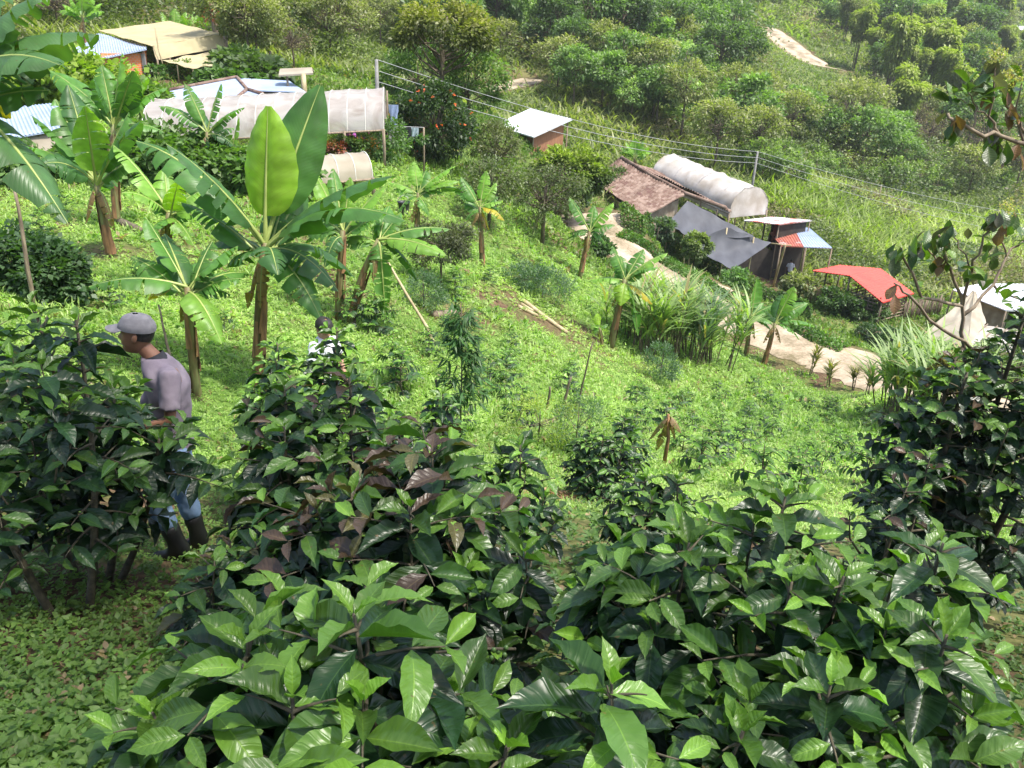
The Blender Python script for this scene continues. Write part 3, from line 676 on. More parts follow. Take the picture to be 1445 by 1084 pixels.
M['plankwall'] = plain('reddish_planks', (.34,.17,.09), (.2,.09,.05), .85, 5, .4, stretch=(6,6,.4))
M['concrete'] = plain('grey_concrete_pole', (.25,.245,.24), (.18,.175,.17), .85, 5, .1)
M['wire'] = plain('cable', (.40,.41,.42), (.33,.34,.35), .5, 5, 0)
def plastic_mat():
    m, nt = newmat('clear_greenhouse_plastic'); L = nt.links.new; tc = nd(nt, 'ShaderNodeTexCoord')
    n = nd(nt, 'ShaderNodeTexNoise'); n.inputs['Scale'].default_value = 1.1; n.inputs['Detail'].default_value = 7; n.inputs['Distortion'].default_value = 1.2; L(tc.outputs['Object'], n.inputs['Vector'])
    r = ramp(nt, [(.34, (.52,.44,.40)), (.58, (.70,.65,.63))]); L(n.outputs['Fac'], r.inputs[0])
    pb = nd(nt, 'ShaderNodeBsdfPrincipled'); pb.inputs['Roughness'].default_value = .3; L(r.outputs[0], pb.inputs['Base Color'])
    bp = nd(nt, 'ShaderNodeBump'); bp.inputs['Strength'].default_value = .5; bp.inputs['Distance'].default_value = .12; L(n.outputs['Fac'], bp.inputs['Height']); L(bp.outputs[0], pb.inputs['Normal'])
    t = nd(nt, 'ShaderNodeBsdfTranslucent'); L(r.outputs[0], t.inputs[0]); tp = nd(nt, 'ShaderNodeBsdfTransparent'); tp.inputs[0].default_value = (.95,.93,.9,1)
    x = nd(nt, 'ShaderNodeMixShader'); x.inputs[0].default_value = .45; L(pb.outputs[0], x.inputs[1]); L(t.outputs[0], x.inputs[2])
    y = nd(nt, 'ShaderNodeMixShader'); y.inputs[0].default_value = .22; L(x.outputs[0], y.inputs[1]); L(tp.outputs[0], y.inputs[2])
    o = nd(nt, 'ShaderNodeOutputMaterial'); L(y.outputs[0], o.inputs[0]); return m
M['plastic'] = plastic_mat()
def brick_mat():
    m, nt = newmat('orange_hollow_brick'); L = nt.links.new; tc = nd(nt, 'ShaderNodeTexCoord'); mp = nd(nt, 'ShaderNodeMapping'); mp.inputs['Rotation'].default_value = (R(90),0,0); L(tc.outputs['Object'], mp.inputs[0])
    b = nd(nt, 'ShaderNodeTexBrick'); b.inputs['Color1'].default_value = (.74,.22,.055,1); b.inputs['Color2'].default_value = (.62,.16,.04,1); b.inputs['Mortar'].default_value = (.50,.33,.24,1)
    b.inputs['Scale'].default_value = 2.4; b.inputs['Mortar Size'].default_value = .03; L(mp.outputs[0], b.inputs['Vector'])
    pb = nd(nt, 'ShaderNodeBsdfPrincipled'); pb.inputs['Roughness'].default_value = .85; L(b.outputs[0], pb.inputs['Base Color']); o = nd(nt, 'ShaderNodeOutputMaterial'); L(pb.outputs[0], o.inputs[0]); return m
M['brick'] = brick_mat()
def tile_mat():
    m, nt = newmat('clay_tiles'); L = nt.links.new; tc = nd(nt, 'ShaderNodeTexCoord')
    n = nd(nt, 'ShaderNodeTexVoronoi'); n.inputs['Scale'].default_value = 3.2; L(tc.outputs['Object'], n.inputs['Vector'])
    n2 = nd(nt, 'ShaderNodeTexNoise'); n2.inputs['Scale'].default_value = .8; n2.inputs['Detail'].default_value = 7; L(tc.outputs['Object'], n2.inputs['Vector'])
    s = nd(nt, 'ShaderNodeSeparateColor'); L(n.outputs['Color'], s.inputs[0]); a = nd(nt, 'ShaderNodeMath', operation='MULTIPLY_ADD'); L(s.outputs[0], a.inputs[0]); a.inputs[1].default_value = .5
    L(n2.outputs['Fac'], a.inputs[2]); r = ramp(nt, [(.4, (.11,.055,.045)), (.65, (.14,.085,.062)), (.95, (.24,.17,.135))]); L(a.outputs[0], r.inputs[0])
    pb = nd(nt, 'ShaderNodeBsdfPrincipled'); pb.inputs['Roughness'].default_value = .9; L(r.outputs[0], pb.inputs['Base Color']); o = nd(nt, 'ShaderNodeOutputMaterial'); L(pb.outputs[0], o.inputs[0]); return m
M['tile'] = tile_mat()

def quad(c, nu, nv, fn=None, sagd=0.0, wr=0.0, seed=0):
    """rows of points across four corners c00 c10 c11 c01, u along c00-c10; fn(u, v) lifts it"""
    a, b, cc, d = [Vector(p) for p in c]; P = []
    nrm = (b-a).cross(d-a).normalized(); nrm = nrm if nrm.z > 0 else -nrm
    for i in range(nv+1):
        v = i/nv; row = []
        for j in range(nu+1):
            u = j/nu; p = (a*(1-u)+b*u)*(1-v)+(d*(1-u)+cc*u)*v
            k = -sagd*16*u*(1-u)*v*(1-v)*.7+(fn(u, v) if fn else 0)+wr*math.sin(17*u+5*v+seed)*math.sin(9*v+seed*2+4*u)
            row.append(p+nrm*k)
        P.append(row)
    return P
def corr(c, ribs, amp=.02, th=.03, nv=2, wave=0.0):
    m = MB(); n = ribs*4
    m.grid(quad(c, n, nv, lambda u, v: amp*math.cos(2*math.pi*ribs*u)+wave*math.sin(7*u+2*v)), th=th, smooth=False)
    a, b, cc, d = [Vector(p) for p in c]; dn = Vector((0,0,-th))
    for p, q in ((a,b),(b,cc),(cc,d),(d,a)): m.add([p+dn*.2, q+dn*.2, q+dn*1.4, p+dn*1.4], [(0,1,2,3)])
    return m
def wallbox(m, a, b, h, th=.1, z0=-.4, mi=0):
    a = Vector(a); b = Vector(b); d = b-a; d.z = 0; n = Vector((-d.y, d.x, 0)).normalized()*th/2
    lo = min(a.z, b.z)+z0; at_, bt = a.z+h, b.z+h
    if not hasattr(h, '__len__'): pass
    vs = [(a.x-n.x, a.y-n.y, lo), (b.x-n.x, b.y-n.y, lo), (b.x+n.x, b.y+n.y, lo), (a.x+n.x, a.y+n.y, lo), (a.x-n.x, a.y-n.y, at_), (b.x-n.x, b.y-n.y, bt), (b.x+n.x, b.y+n.y, bt), (a.x+n.x, a.y+n.y, at_)]
    m.add(vs, [(0,3,2,1),(4,5,6,7),(0,1,5,4),(1,2,6,5),(2,3,7,6),(3,0,4,7)], mi)
def post(px, py, D, r=.05, mat='wood', parent=None, lean=0.0, name='post', top=None):
    """post from the roof point down to the ground"""
    p = Vector(top) if top is not None else at(px, py, D); z = tz(p.x, p.y); m = MB(); m.tube([(p.x+lean, p.y, z-.3), (p.x+lean*.5, p.y, (z+p.z)/2), p], [r*1.1, r, r*.9], 7)
    return m.build(name, M[mat], parent)
def under(p, dz): return Vector((p[0], p[1], p[2]-dz))
def roofwalls(corners, mat, parent, inset=.12, gap=.05, name='wall', th=.1, sides=None):
    c = [Vector(p) for p in corners]; ctr = sum(c, Vector())/len(c); c = [p+(ctr-p)*inset for p in c]; n = len(c)
    for i in range(n):
        if sides is not None and i not in sides: continue
        a, b = c[i], c[(i+1)%n]; m = MB(); d = b-a; nn = Vector((-d.y, d.x, 0)).normalized()*th/2; za = min(tz(a.x,a.y), tz(b.x,b.y))-.3
        vs = []
        for z in (0, 1):
            for p, s in ((a,-1),(b,-1),(b,1),(a,1)): vs.append((p.x+nn.x*s, p.y+nn.y*s, za if z == 0 else p.z-gap))
        m.add(vs, [(0,3,2,1),(4,5,6,7),(0,1,5,4),(1,2,6,5),(2,3,7,6),(3,0,4,7)]); m.build(name, M[mat], parent)

# 1 brick house with blue roof, and the beige shade-cloth house behind it
A = [at(139,43,53), at(215,65,46.5), at(313,48,50.5), at(240,30,58)]
t = empty('shade_house', (0,0,0), 0, 'large shelter roofed with beige shade cloth beside the orange brick house', 'shelter')
m = MB(); m.grid(quad(A, 20, 16, None, .15, .03, 3), th=.02); m.build('roof', M['beigecloth'], t)
m = MB(); m.grid(quad([A[1], A[2], at(318,66,50.3), at(221,85,46.2)], 24, 5, None, 0, .05, 1)); m.build('side_curtain', M['beigecloth'], t)
m = MB(); m.grid(quad([at(228,86,45.9), at(319,69,50), at(332,86,47.6), at(272,97,44.0)], 16, 8, None, .25, .06, 5)); m.build('awning', M['beigecloth'], t)
for px, py, D in ((222,84,46.2),(240,82,46.8),(262,79,47.8),(290,74,49),(315,68,50.2),(252,78,52),(300,60,55)): post(px, py, D, .05, 'wood', t)
for px, py, D in ((272,97,44.1),(331,86,47.7),(250,92,45)): post(px, py, D, .035, 'bamboo', t)
m = MB(); a, b = g(212,108), g(300,92); b = Vector((b.x, b.y+3, b.z)); a = Vector((a.x, a.y+3.5, a.z)); wallbox(m, a, b, 1.6, .08); m.build('back_wall', M['dark'], t)
m = MB(); m.tube([at(219,40,46.4), at(224,72,46.3), g(235,109)], .035, 6); m.build('pole', M['bamboo'], t)
t = empty('brick_house', (0,0,0), 0, 'small orange hollow brick house under a pale blue metal roof', 'house')
Rr_ = [at(124,68,46.0), at(145,82,44.0), at(207,69,45.6), at(139,47,52)]
m = corr([Rr_[1], Rr_[2], Vector(at(205,62,50)), Rr_[3]], 18, .02, .04); m.build('roof', M['bluemetal'], t)
m = corr([at(104,74,46), Rr_[1], Rr_[3], at(112,58,52)], 10, .02, .04); m.build('roof', M['bluemetal'], t)
for (pa, pb) in (((143,84,44.3),(202,72,45.8)), ((108,80,46.2),(143,84,44.3)), ((202,72,45.8),(204,64,50))):
    a, b = at(*pa), at(*pb); L_ = math.hypot(b.x-a.x, b.y-a.y); za = min(tz(a.x,a.y), tz(b.x,b.y), a.z-1.7)-.3
    mm = MB(); mm.box((L_/2, 0, (max(a.z,b.z)-.12-za)/2), (L_, .12, max(a.z,b.z)-.12-za)); o = mm.build('wall', M['brick'], t); o.location = (a.x, a.y, za); o.rotation_euler = (0,0,math.atan2(b.y-a.y, b.x-a.x))
for px, py, D in ((143,85,44.2),(160,81,44.6),(202,73,45.7)):
    p = at(px, py, D); m = MB(); m.box((p.x, p.y-.05, p.z-1.2), (.16,.16,2.2)); m.build('corner_column', M['concrete'], t)
# 2 left shed
t = empty('metal_roof_shed', (0,0,0), 0, 'low shed with pale blue metal roof and white tarp at the left edge', 'shed')
Q = [at(-70,210,24.5), at(105,179,25.6), at(80,145,29.5), at(-70,160,29.5)]
corr(Q, 30, .02, .03).build('roof', M['bluemetal'], t)
m = MB(); m.grid(quad([at(-70,213,24.6), at(103,183,25.7), at(70,226,25.0), at(-70,222,24.0)], 20, 6, None, .12, .04, 2)); m.build('side_tarp', M['creamcloth'], t)
for px, py, D in ((68,226,25.0),(10,224,24.4),(98,184,26),(76,150,29),(-40,200,26)): post(px, py, D, .05, 'wood', t)
roofwalls(Q, 'dark', t, .15, .1, 'wall', .08, sides=(2,))
t = empty('work_bench', (0,0,0), 0, 'rough plank bench under the white tarp of the left shed', 'bench'); m = MB(); a, b = at(-10,238,24.0), at(46,238,24.2); m.slab([a, b, b+Vector((0,.5,0)), a+Vector((0,.5,0))], .05); m.build('top', M['wood'], t)
for p in (a+(b-a)*.1, a+(b-a)*.9): m = MB(); m.tube([(p.x,p.y+.25,p.z-.05),(p.x,p.y+.25,tz(p.x,p.y)-.1)], .04, 6); m.build('leg', M['wood'], t)
def bucket(name, loc, r, h, mat, label, cat):
    m = MB(); prof = [(r*.8,0),(r*.86,h*.5),(r,h),(r*1.05,h),(r*1.05,h*.93)]; n = 14
    vs = [(math.cos(2*math.pi*k/n)*a, math.sin(2*math.pi*k/n)*a, z) for a, z in prof for k in range(n)]
    fs = [(i*n+k, i*n+(k+1)%n, (i+1)*n+(k+1)%n, (i+1)*n+k) for i in range(len(prof)-1) for k in range(n)]; m.add(vs, fs, 0, True); m.add([(math.cos(2*math.pi*k/n)*r*.98, math.sin(2*math.pi*k/n)*r*.98, h*.9) for k in range(n)], [tuple(range(n))])
    t = empty(name, loc, 0, label, cat); m.build('body', mat, t); q = MB(); q.tube([(-r,0,h),(-r*.6,0,h*1.35),(0,0,h*1.5),(r*.6,0,h*1.35),(r,0,h)], .012, 5); q.build('handle', M['wire'], t)
p = at(41,237,24.15); bucket('bucket', p+Vector((0,.2,.0)), .14, .26, plain('orange_plastic', (.8,.22,.03), (.7,.18,.03), .4, 3, 0), 'orange plastic bucket standing on the plank bench', 'bucket')
# 3 hip roof house
t = empty('blue_roof_house', (0,0,0), 0, 'house with wide pale blue metal hip roof behind the plastic greenhouse', 'house')
K = dict(el=at(235,129,40), fl=at(241,140,38), pk=at(334,110,43), mid=at(349,127,40.5), br=at(408,114,44), er=at(432,130,41), f1=at(371,134,39), f0=at(336,138,38.5))
m = MB(); m.slab([K['fl'], K['f0'], K['mid'], K['pk'], K['el']], .05); m.build('roof', M['bluemetal'], t)
m = MB(); m.slab([K['mid'], K['er'], K['br'], K['pk']], .05); m.build('roof', M['bluemetal'], t)
m = MB(); m.slab([K['f0'], K['f1'], K['mid']], .05); m.build('roof', M['bluemetal'], t)
for a, b in (('pk','mid'),('mid','f0'),('mid','f1'),('el','pk')):
    m = MB(); m.tube([K[a]+Vector((0,0,.04)), K[b]+Vector((0,0,.04))], .09, 6); m.build('ridge_cap', M['tile'], t)
roofwalls([K['fl'], K['f1'], K['er'], K['br'], K['el']], 'adobe', t, .14, .25)
# arched tunnels
def tunnel(name, A, B, wid, hgt, mat, label, n=11, hoops=12, skirt=0.0, sag=.04, ends=(1,1), hoopmat='whitepaint', posts=True, wr=.02, cat='greenhouse', gothic=False, pm='wood', flip=1):
    """A, B: middle of the floor line of each end, at eave height; wid across, hgt of the arch"""
    t = empty(name, (0,0,0), 0, label, cat); A = Vector(A); B = Vector(B); ax = B-A; d = Vector((ax.x, ax.y, 0)).normalized(); s = Vector((-d.y, d.x, 0))
    def pt(u, th, k=0.0):
        c = A+ax*u; x = math.cos(th); z = max(0, math.sin(th))**(.8 if not gothic else 1.0)
        return c+s*(x*wid/2)+Vector((0,0,z*hgt*(1+k)))
    P = []; nu = hoops*6
    for i in range(nu+1):
        u = i/nu; sg = -sag*math.sin(math.pi*(u*hoops % 1.0)); row = []
        if skirt: c = pt(u, 0); row.append(c+Vector((0,0,-skirt*(1+.15*math.sin(u*23)))))
        for j in range(n+1): 
            th = math.pi*j/n; row.append(pt(u, th, sg)+Vector((0,0,wr*math.sin(31*u+j*2.1)*math.sin(7*u+j))))
        if skirt: c = pt(u, math.pi); row.append(c+Vector((0,0,-skirt*(1+.15*math.sin(u*19+1)))))
        P.append(row)
    m = MB(); m.grid(P); m.build('cover', M[mat], t)
    for e, u in ((0,0.0),(1,1.0)):
        if not ends[e]: continue
        m = MB(); rows = []
        for q in range(5):
            f = q/4; rows.append([pt(u, math.pi*j/n)*(1)+Vector((0,0,-(max(0,math.sin(math.pi*j/n))**.8*hgt+skirt)*f))+d*(.04*math.sin(j*1.9+q)*(1 if e else -1)) for j in range(n+1)])
        m.grid(rows); m.build('end_sheet', M[mat], t)
    for i in range(hoops+1):
        m = MB(); m.tube([pt(i/hoops, math.pi*j/n, .012) for j in range(n+1)], .013, 4, cap=False); m.build('hoop', M[hoopmat], t)
    if posts:
        k = max(2, hoops//2)
        for i in range(k+1):
            for th in (0, math.pi):
                p = pt(i/k, th); z = tz(p.x, p.y)
                if p.z-z > .25: m = MB(); m.tube([(p.x, p.y, z-.2), (p.x+.02, p.y, (z+p.z)/2), (p.x, p.y, p.z+.05)], .06, 6); m.build('post', M[pm], t)
    for th in (0, math.pi):
        m = MB(); m.tube([pt(u, th) for u in (0,.5,1)], .035, 5); m.build('side_rail', M['wood'], t)
    return t
e1, e2 = at(202,203,29.8), at(541,184,31.0)
dd_ = Vector((e2.x-e1.x, e2.y-e1.y, 0)).normalized(); nn_ = Vector((-dd_.y, dd_.x, 0))
tunnel('plastic_greenhouse', e1+nn_*2.0, e2+nn_*2.0, 4.0, 1.35, 'plastic', 'long arched greenhouse of cloudy clear plastic on wooden posts', hoops=13, sag=.02)
e1, e2 = at(430,262,26.0), at(526,253,27.0); dd_ = Vector((e2.x-e1.x, e2.y-e1.y, 0)).normalized(); nn_ = Vector((-dd_.y, dd_.x, 0))
tunnel('seedling_tunnel', e1+nn_*.9, e2+nn_*.9, 1.8, .75, 'creamcloth', 'small cream covered tunnel in front of the long plastic greenhouse', hoops=4, cat='tunnel')
# 6 small roofed stand
t = empty('roofed_stand', (0,0,0), 0, 'narrow cream roof on a short wooden post above the blue roof house', 'stand')
a, b, c, d = at(393,106,42), at(442,103,42.4), at(440,95,43), at(395,97,42.7); m = MB(); m.slab([a,b,c,d], .08); m.slab([d+Vector((0,0,-.02)), c+Vector((0,0,-.02)), c+Vector((0,.5,-.2)), d+Vector((0,.5,-.2))], .05); m.build('roof', M['creamcloth'], t)
post(428,104,42.3,.14,'bamboo',t); post(405,104,42.3,.06,'wood',t)
# 7 white shack
t = empty('white_roof_shack', (0,0,0), 0, 'small plank shack with a flat white metal roof beside the power lines', 'shack')
Q = [at(753,193,47.5), at(808,168,51), at(749,153,54.5), at(697,177,50)]
corr([Q[3], Q[0], Q[1], Q[2]], 16, .012, .05).build('roof', M['whitemetal'], t)
roofwalls(Q, 'plankwall', t, .22, .12, 'wall', .06)
for p in (Q[0]*.92+Q[2]*.08, Q[1]*.94+Q[3]*.06, Q[3]*.94+Q[1]*.06): post(0,0,0,.05,'wood',t,top=under(p,.05))
# 8 tiled house
t = empty('tiled_house', (0,0,0), 0, 'old house with a weathered brown clay tile roof beside the dirt road', 'house')
rl, rr, re = at(877,224,60), at(968,275,52.5), at(1024,295,50.5); el, er = at(848,264,57), at(908,304,49.5); hl = at(850,240,60)
def tiles(c, ribs, rows):
    m = MB(); n = ribs*4
    m.grid(quad(c, n, rows*3, lambda u, v: .10*abs(math.sin(math.pi*ribs*u))+.03*((v*rows) % 1.0)*-1+.05*math.sin(5*u+3*v)+.03*math.sin(13*u*2+v*9), .08), th=.06, smooth=False); return m
tiles([el, er, rr, rl], 24, 12).build('roof', M['tile'], t)
bl, be = at(905,222,65), at(1040,292,54.5); bl.z = el.z+.1
tiles([re, rl, rl+(Vector(at(925,243,63))-rl)*1.0, at(1032,300,53)], 44, 6).build('roof', M['tile'], t)
tiles([el+Vector((0,0,.02)), hl, rl, rl+Vector((.05,.05,0))], 8, 6).build('roof', M['tile'], t)
m = MB(); m.tube([rl+Vector((0,0,.08)), (rl+rr)/2+Vector((0,0,.02)), rr+Vector((0,0,.08)), re+Vector((0,0,.08))], .13, 8); m.build('ridge_cap', M['tile'], t)
roofwalls([el, er, rr, rl], 'adobe', t, .14, .35, sides=(0,1,3))
roofwalls([rr, re, at(1032,302,53), at(985,280,56)], 'dark', t, .25, .5, sides=(2,3))
for px, py, D in ((907,305,49.8),(880,286,53),(1012,296,51)): post(px, py, D, .07, 'wood', t)
# 9 white tarp tunnel
tunnel('tarp_tunnel', at(944,251,64), at(1056,300,56.5), 3.6, 1.75, 'whitecloth', 'long drying tunnel under stained white tarp behind the tiled house', hoops=7, skirt=.25, sag=.05, hoopmat='whitecloth', wr=.12, cat='tunnel')
# 10 grey tents
def sheet(name, c, label, nu=18, nv=14, sag=.2, wr=.05, mat='greycloth', cat='awning', posts=(), seed=0, poster='bamboo', kids=None):
    t = empty(name, (0,0,0), 0, label, cat); m = MB(); m.grid(quad(c, nu, nv, None, sag, wr, seed), th=.015); m.build('sheet', M[mat], t)
    for q in posts: post(0,0,0,.05,poster,t,top=under(q,.03))
    return t
pk = at(970,283,50.5)
sheet('shade_cloth_awning', [at(943,315,48), at(976,338,46.5), at(1065,334,48.5), pk], 'upper grey shade cloth awning pitched against the tiled house', sag=.45, wr=.045, nu=30, nv=24, posts=[at(943,315,48), at(976,338,46.5), pk, at(1064,334,48.6)])
sheet('shade_cloth_awning', [at(966,346,45.5), at(1034,380,44.5), at(1088,343,49.5), at(1026,321,47.8)], 'lower grey shade cloth awning sloping to the hedge, open on its right side', sag=.55, wr=.05, nu=30, nv=24, posts=[at(968,346,45.6), at(1034,380,44.6), at(1026,321,47.7)], seed=2)
pt_ = at(1052,374,46.2)
m = MB(); a, b = at(1000,352,52), at(1092,352,53.5); z_ = -2.6
t = empty('storage_wall', (0,0,0), 0, 'dark plank wall at the back of the open shelter under the grey cloth', 'wall'); wallbox(m, Vector((a.x,a.y,tz(a.x,a.y))), Vector((b.x,b.y,tz(b.x,b.y))), 2.0, .08); m.build('planks', M['dark'], t)
t = empty('bamboo_prop', (0,0,0), 0, 'pale leaning bamboo pole holding up the lower grey awning', 'pole'); m = MB(); a, b = g(1091,405), at(1108,346,50.3); ts = np.linspace(0,1,9)
m.tube([a+(b-a)*x for x in ts], [.075+.012*(i%2) for i in range(9)], 7); m.build('cane', M['bamboo'], t); m = MB(); m.tube([at(1086,343,50.4), b, b+Vector((.4,0,0))], .04, 5); m.build('crossbar', M['bamboo'], t)
# 11 rusty sheds
t = empty('rusty_shed', (0,0,0), 0, 'upper lean-to with a flat rust streaked white metal roof behind the grey awnings', 'shed')
Q = [at(1050,311,55), at(1100,317,53.5), at(1146,311,55), at(1090,306,58)]; corr([Q[0], Q[1], Q[2], Q[3]], 18, .02, .04).build('roof', M['rustmetal'], t)
roofwalls(Q, 'dark', t, .15, .1, 'wall', .06, sides=(1,2))
for q in Q[:3]: post(0,0,0,.05,'wood',t,top=under(q*.95+Q[3]*.05,.05))
m = MB(); a, b = at(1092,319,54.2), at(1117,317,54.8); m.slab([a, b, under(b,1.0), under(a,1.0)], .03); m.build('red_panel', M['rustred'], t)
t = empty('patched_shed', (0,0,0), 0, 'shed roof half rusty red and half pale blue metal below the rust streaked lean-to', 'shed')
Q = [at(1102,347,52), at(1152,353,51), at(1174,350,51.5), at(1141,321,56), at(1119,322,55.8), at(1086,328,55.3)]
corr([Q[0], Q[0]*.55+Q[2]*.45, Q[4]*.95+Q[3]*.05, Q[5]], 9, .025, .04).build('roof', M['rustred'], t)
corr([Q[0]*.55+Q[2]*.45, Q[2], Q[3], Q[4]*.95+Q[3]*.05], 9, .025, .04).build('roof', M['bluemetal'], t)
for q in (Q[0], Q[0]*.5+Q[2]*.5, Q[2], Q[3], Q[5]): post(0,0,0,.05,'wood',t,top=under(q,.05))
roofwalls([Q[0], Q[2], Q[3], Q[5]], 'dark', t, .15, .12, 'wall', .06, sides=(2,))
# 12 red roof shed
t = empty('red_roof_shed', (0,0,0), 0, 'slatted animal shed under a bright red metal gable roof', 'shed')
a, b, c, d, e, f = at(1147,382,50), at(1186,374,54), at(1243,379,51.5), at(1199,389,47.8), at(1290,414,48.5), at(1246,427,45.2)
corr([a, d, c, b], 12, .02, .04).build('roof', M['redmetal'], t); corr([d, f, e, c], 14, .02, .04).build('roof', M['redmetal'], t)
def slats(p, q, h, n, parent, name='slat_wall'):
    m = MB(); p = Vector(p); q = Vector(q)
    for i in range(n): m.tube([p+Vector((0,0,h*(i+.4)/n)), (p+q)/2+Vector((0,0,h*(i+.45)/n)), q+Vector((0,0,h*(i+.4)/n))], .045, 5)
    for u in (0,.33,.66,1): x = p+(q-p)*u; m.tube([x+Vector((0,0,-.3)), x+Vector((0,0,h+.1))], .05, 5)
    m.build(name, M['wood'], parent)
def gp(p): return Vector((p.x, p.y, tz(p.x, p.y)))
i_ = lambda p, k=.12: p+((a+e)/2-p)*k
slats(gp(i_(f)), gp(i_(e)), 1.7, 8, t); slats(gp(i_(f)), gp(i_(d)), 1.7, 8, t); slats(gp(i_(e)), gp(i_(c)), 1.7, 8, t); slats(gp(i_(c)), gp(i_(d)), 1.7, 8, t)
for q in (a, b, c, d, e, f): post(0,0,0,.055,'wood',t,top=under(i_(q,.05),.05))
t = empty('brush_fence', (0,0,0), 0, 'grey stick fence between the red roof shed and the cream tent', 'fence'); rng = np.random.default_rng(3)
p, q = g(1272,452), g(1338,452); q = Vector((q.x, q.y+1.2, q.z)); m = MB()
for k in range(70):
    x = p+(q-p)*(k/69)+Vector((rng.normal(0,.04), rng.normal(0,.06), 0)); z = tz(x.x, x.y); m.tube([(x.x,x.y,z-.1),(x.x+rng.normal(0,.1),x.y+rng.normal(0,.08),z+rng.uniform(1.0,1.5))], rng.uniform(.02,.035), 4)
m.build('sticks', M['wood'], t)
# 13 white roof and cream tent
t = empty('white_roof_shed', (0,0,0), 0, 'low white metal roof partly hidden by the twiggy tree at the right edge', 'shed')
Q = [at(1345,409,47), at(1420,438,43), at(1520,440,43), at(1500,402,50), at(1386,400,51)]; corr([Q[0], Q[1], Q[2], Q[3]], 22, .02, .04).build('roof', M['whitemetal'], t)
corr([Q[0]+Vector((0,0,.02)), Q[3]*.5+Q[0]*.5+Vector((0,0,.03)), Q[3]+Vector((0,0,.02)), Q[4]], 18, .02, .03).build('roof', M['whitemetal'], t)
for q in Q: post(0,0,0,.05,'wood',t,top=under(q,.06))
roofwalls([Q[0], Q[1], Q[2], Q[3]], 'adobe', t, .15, .15, sides=(0,2,3))
t = empty('cream_tent', (0,0,0), 0, 'sagging cream tarp tent peaked in front of the white roofed shed', 'tent'); pk = at(1374,411,43.5)
for c in ([at(1300,474,40), at(1365,490,38), pk+Vector((0,-.05,0)), pk], [at(1365,490,38), at(1392,455,41), pk+Vector((.12,0,-.02)), pk], [at(1300,474,40), pk, pk+Vector((0,.1,0)), at(1330,452,45)]):
    m = MB(); m.grid(quad(c, 14, 12, None, .12, .05, 4)); m.build('panel', M['creamcloth'], t)
post(0,0,0,.06,'wood',t,top=under(pk,.03))
t = empty('drying_platform', (0,0,0), 0, 'flat platform of tarps and boards on the ground beside the cream tent', 'platform')
a, b, c, d = at(1345,487,38.5), at(1425,498,37.5), at(1440,468,41.5), at(1385,458,42); m = MB(); m.grid(quad([a,b,c,d], 16, 8, None, 0, .03, 1), th=.06); m.build('top', M['whitecloth'], t)
for u in (.15,.4,.65,.9): 
    m = MB(); x, y = a*(1-u)+b*u, d*(1-u)+c*u; m.tube([x+Vector((0,0,.08)), y+Vector((0,0,.08))], .04, 5); m.build('batten', M['wood'], t)
for q in (a,b,c,d): post(0,0,0,.06,'wood',t,top=under(q,.06),name='leg')
# far bright roof at the right edge
t = empty('distant_house', (0,0,0), 0, 'tiny distant house with a bright white roof on the far slope', 'house'); q = g(1443,60); z = q.z
m = corr([(q.x-3,q.y-4,z+3.0),(q.x+9,q.y-5,z+3.0),(q.x+9,q.y+1,z+4.6),(q.x-3,q.y+2,z+4.6)], 20, .05, .1); m.build('roof', M['whitemetal'], t)
m = MB(); m.box((q.x+3,q.y-1,z+1.4), (11,4.6,3.2)); m.build('wall', M['adobe'], t)
# poles and wires
def pole(px0, py0, px1, py1, D, r, label, mat='concrete', arm=True, name='utility_pole', cat='pole'):
    a = g(px0, py0) if D is None else at(px0, py0, D); b = at(px1, py1, a.y); b.x = a.x+(b.x-a.x)*.25; z = tz(a.x, a.y)
    t = empty(name, (a.x, a.y, z), 0, label, cat); h = b.z-z; m = MB(); m.tube([(0,0,-.5),(0,0,h*.5),(0,0,h)], [r*1.25,r,r*.75], 8); m.build('shaft', M[mat], t)
    if arm:
        m = MB(); m.box((0,-.12,h-.25), (.9,.09,.1)); m.build('crossarm', M['wood'], t)
        for x in (-.38,0,.38): m = MB(); m.tube([(x,-.12,h-.2),(x,-.12,h-.05)], [.05,.035], 6); m.build('insulator', M['whitepaint'], t)
    return Vector((a.x, a.y, z+h))
p1 = pole(534,190,531,84,35.5,.09,'grey utility pole behind the plastic greenhouse', arm=False)
p2 = pole(1061,266,1069,214,64,.10,'grey utility pole beyond the white tarp tunnel', arm=False)
p3 = pole(1237,292,1247,262,82,.08,'thin leaning pole in the scrub below the bamboo', arm=False, mat='wood')
pole(384,112,383,72,50,.08,'thin dark pole on the slope left of the cream roofed stand', mat='dark', arm=False)
ends = [at(1480,308,78), at(1470,322,78), at(1460,334,77)]; offs = [(0,.0),(.1,-.45),(.0,-.85)]
names = ['upper power cable sagging between the utility poles','middle power cable sagging between the utility poles','lowest power cable sagging between the utility poles']
for k in range(3):
    P = []
    for A_, B_, sg in ((p1, p2, .7), (p2, ends[k], .5)):
        a_ = A_+Vector((offs[k][0],0,offs[k][1])); b_ = B_+Vector((offs[k][0],0,offs[k][1] if B_ is p2 else 0))
        for i in range(14): u = i/14; P.append(a_*(1-u)+b_*u+Vector((0,0,-sg*4*u*(1-u))))
    P.append(ends[k]); m = MB(); m.tube(P, .014, 4, cap=False); tag(m.build('power_cable', M['wire']), names[k], 'cable', 'power cables')
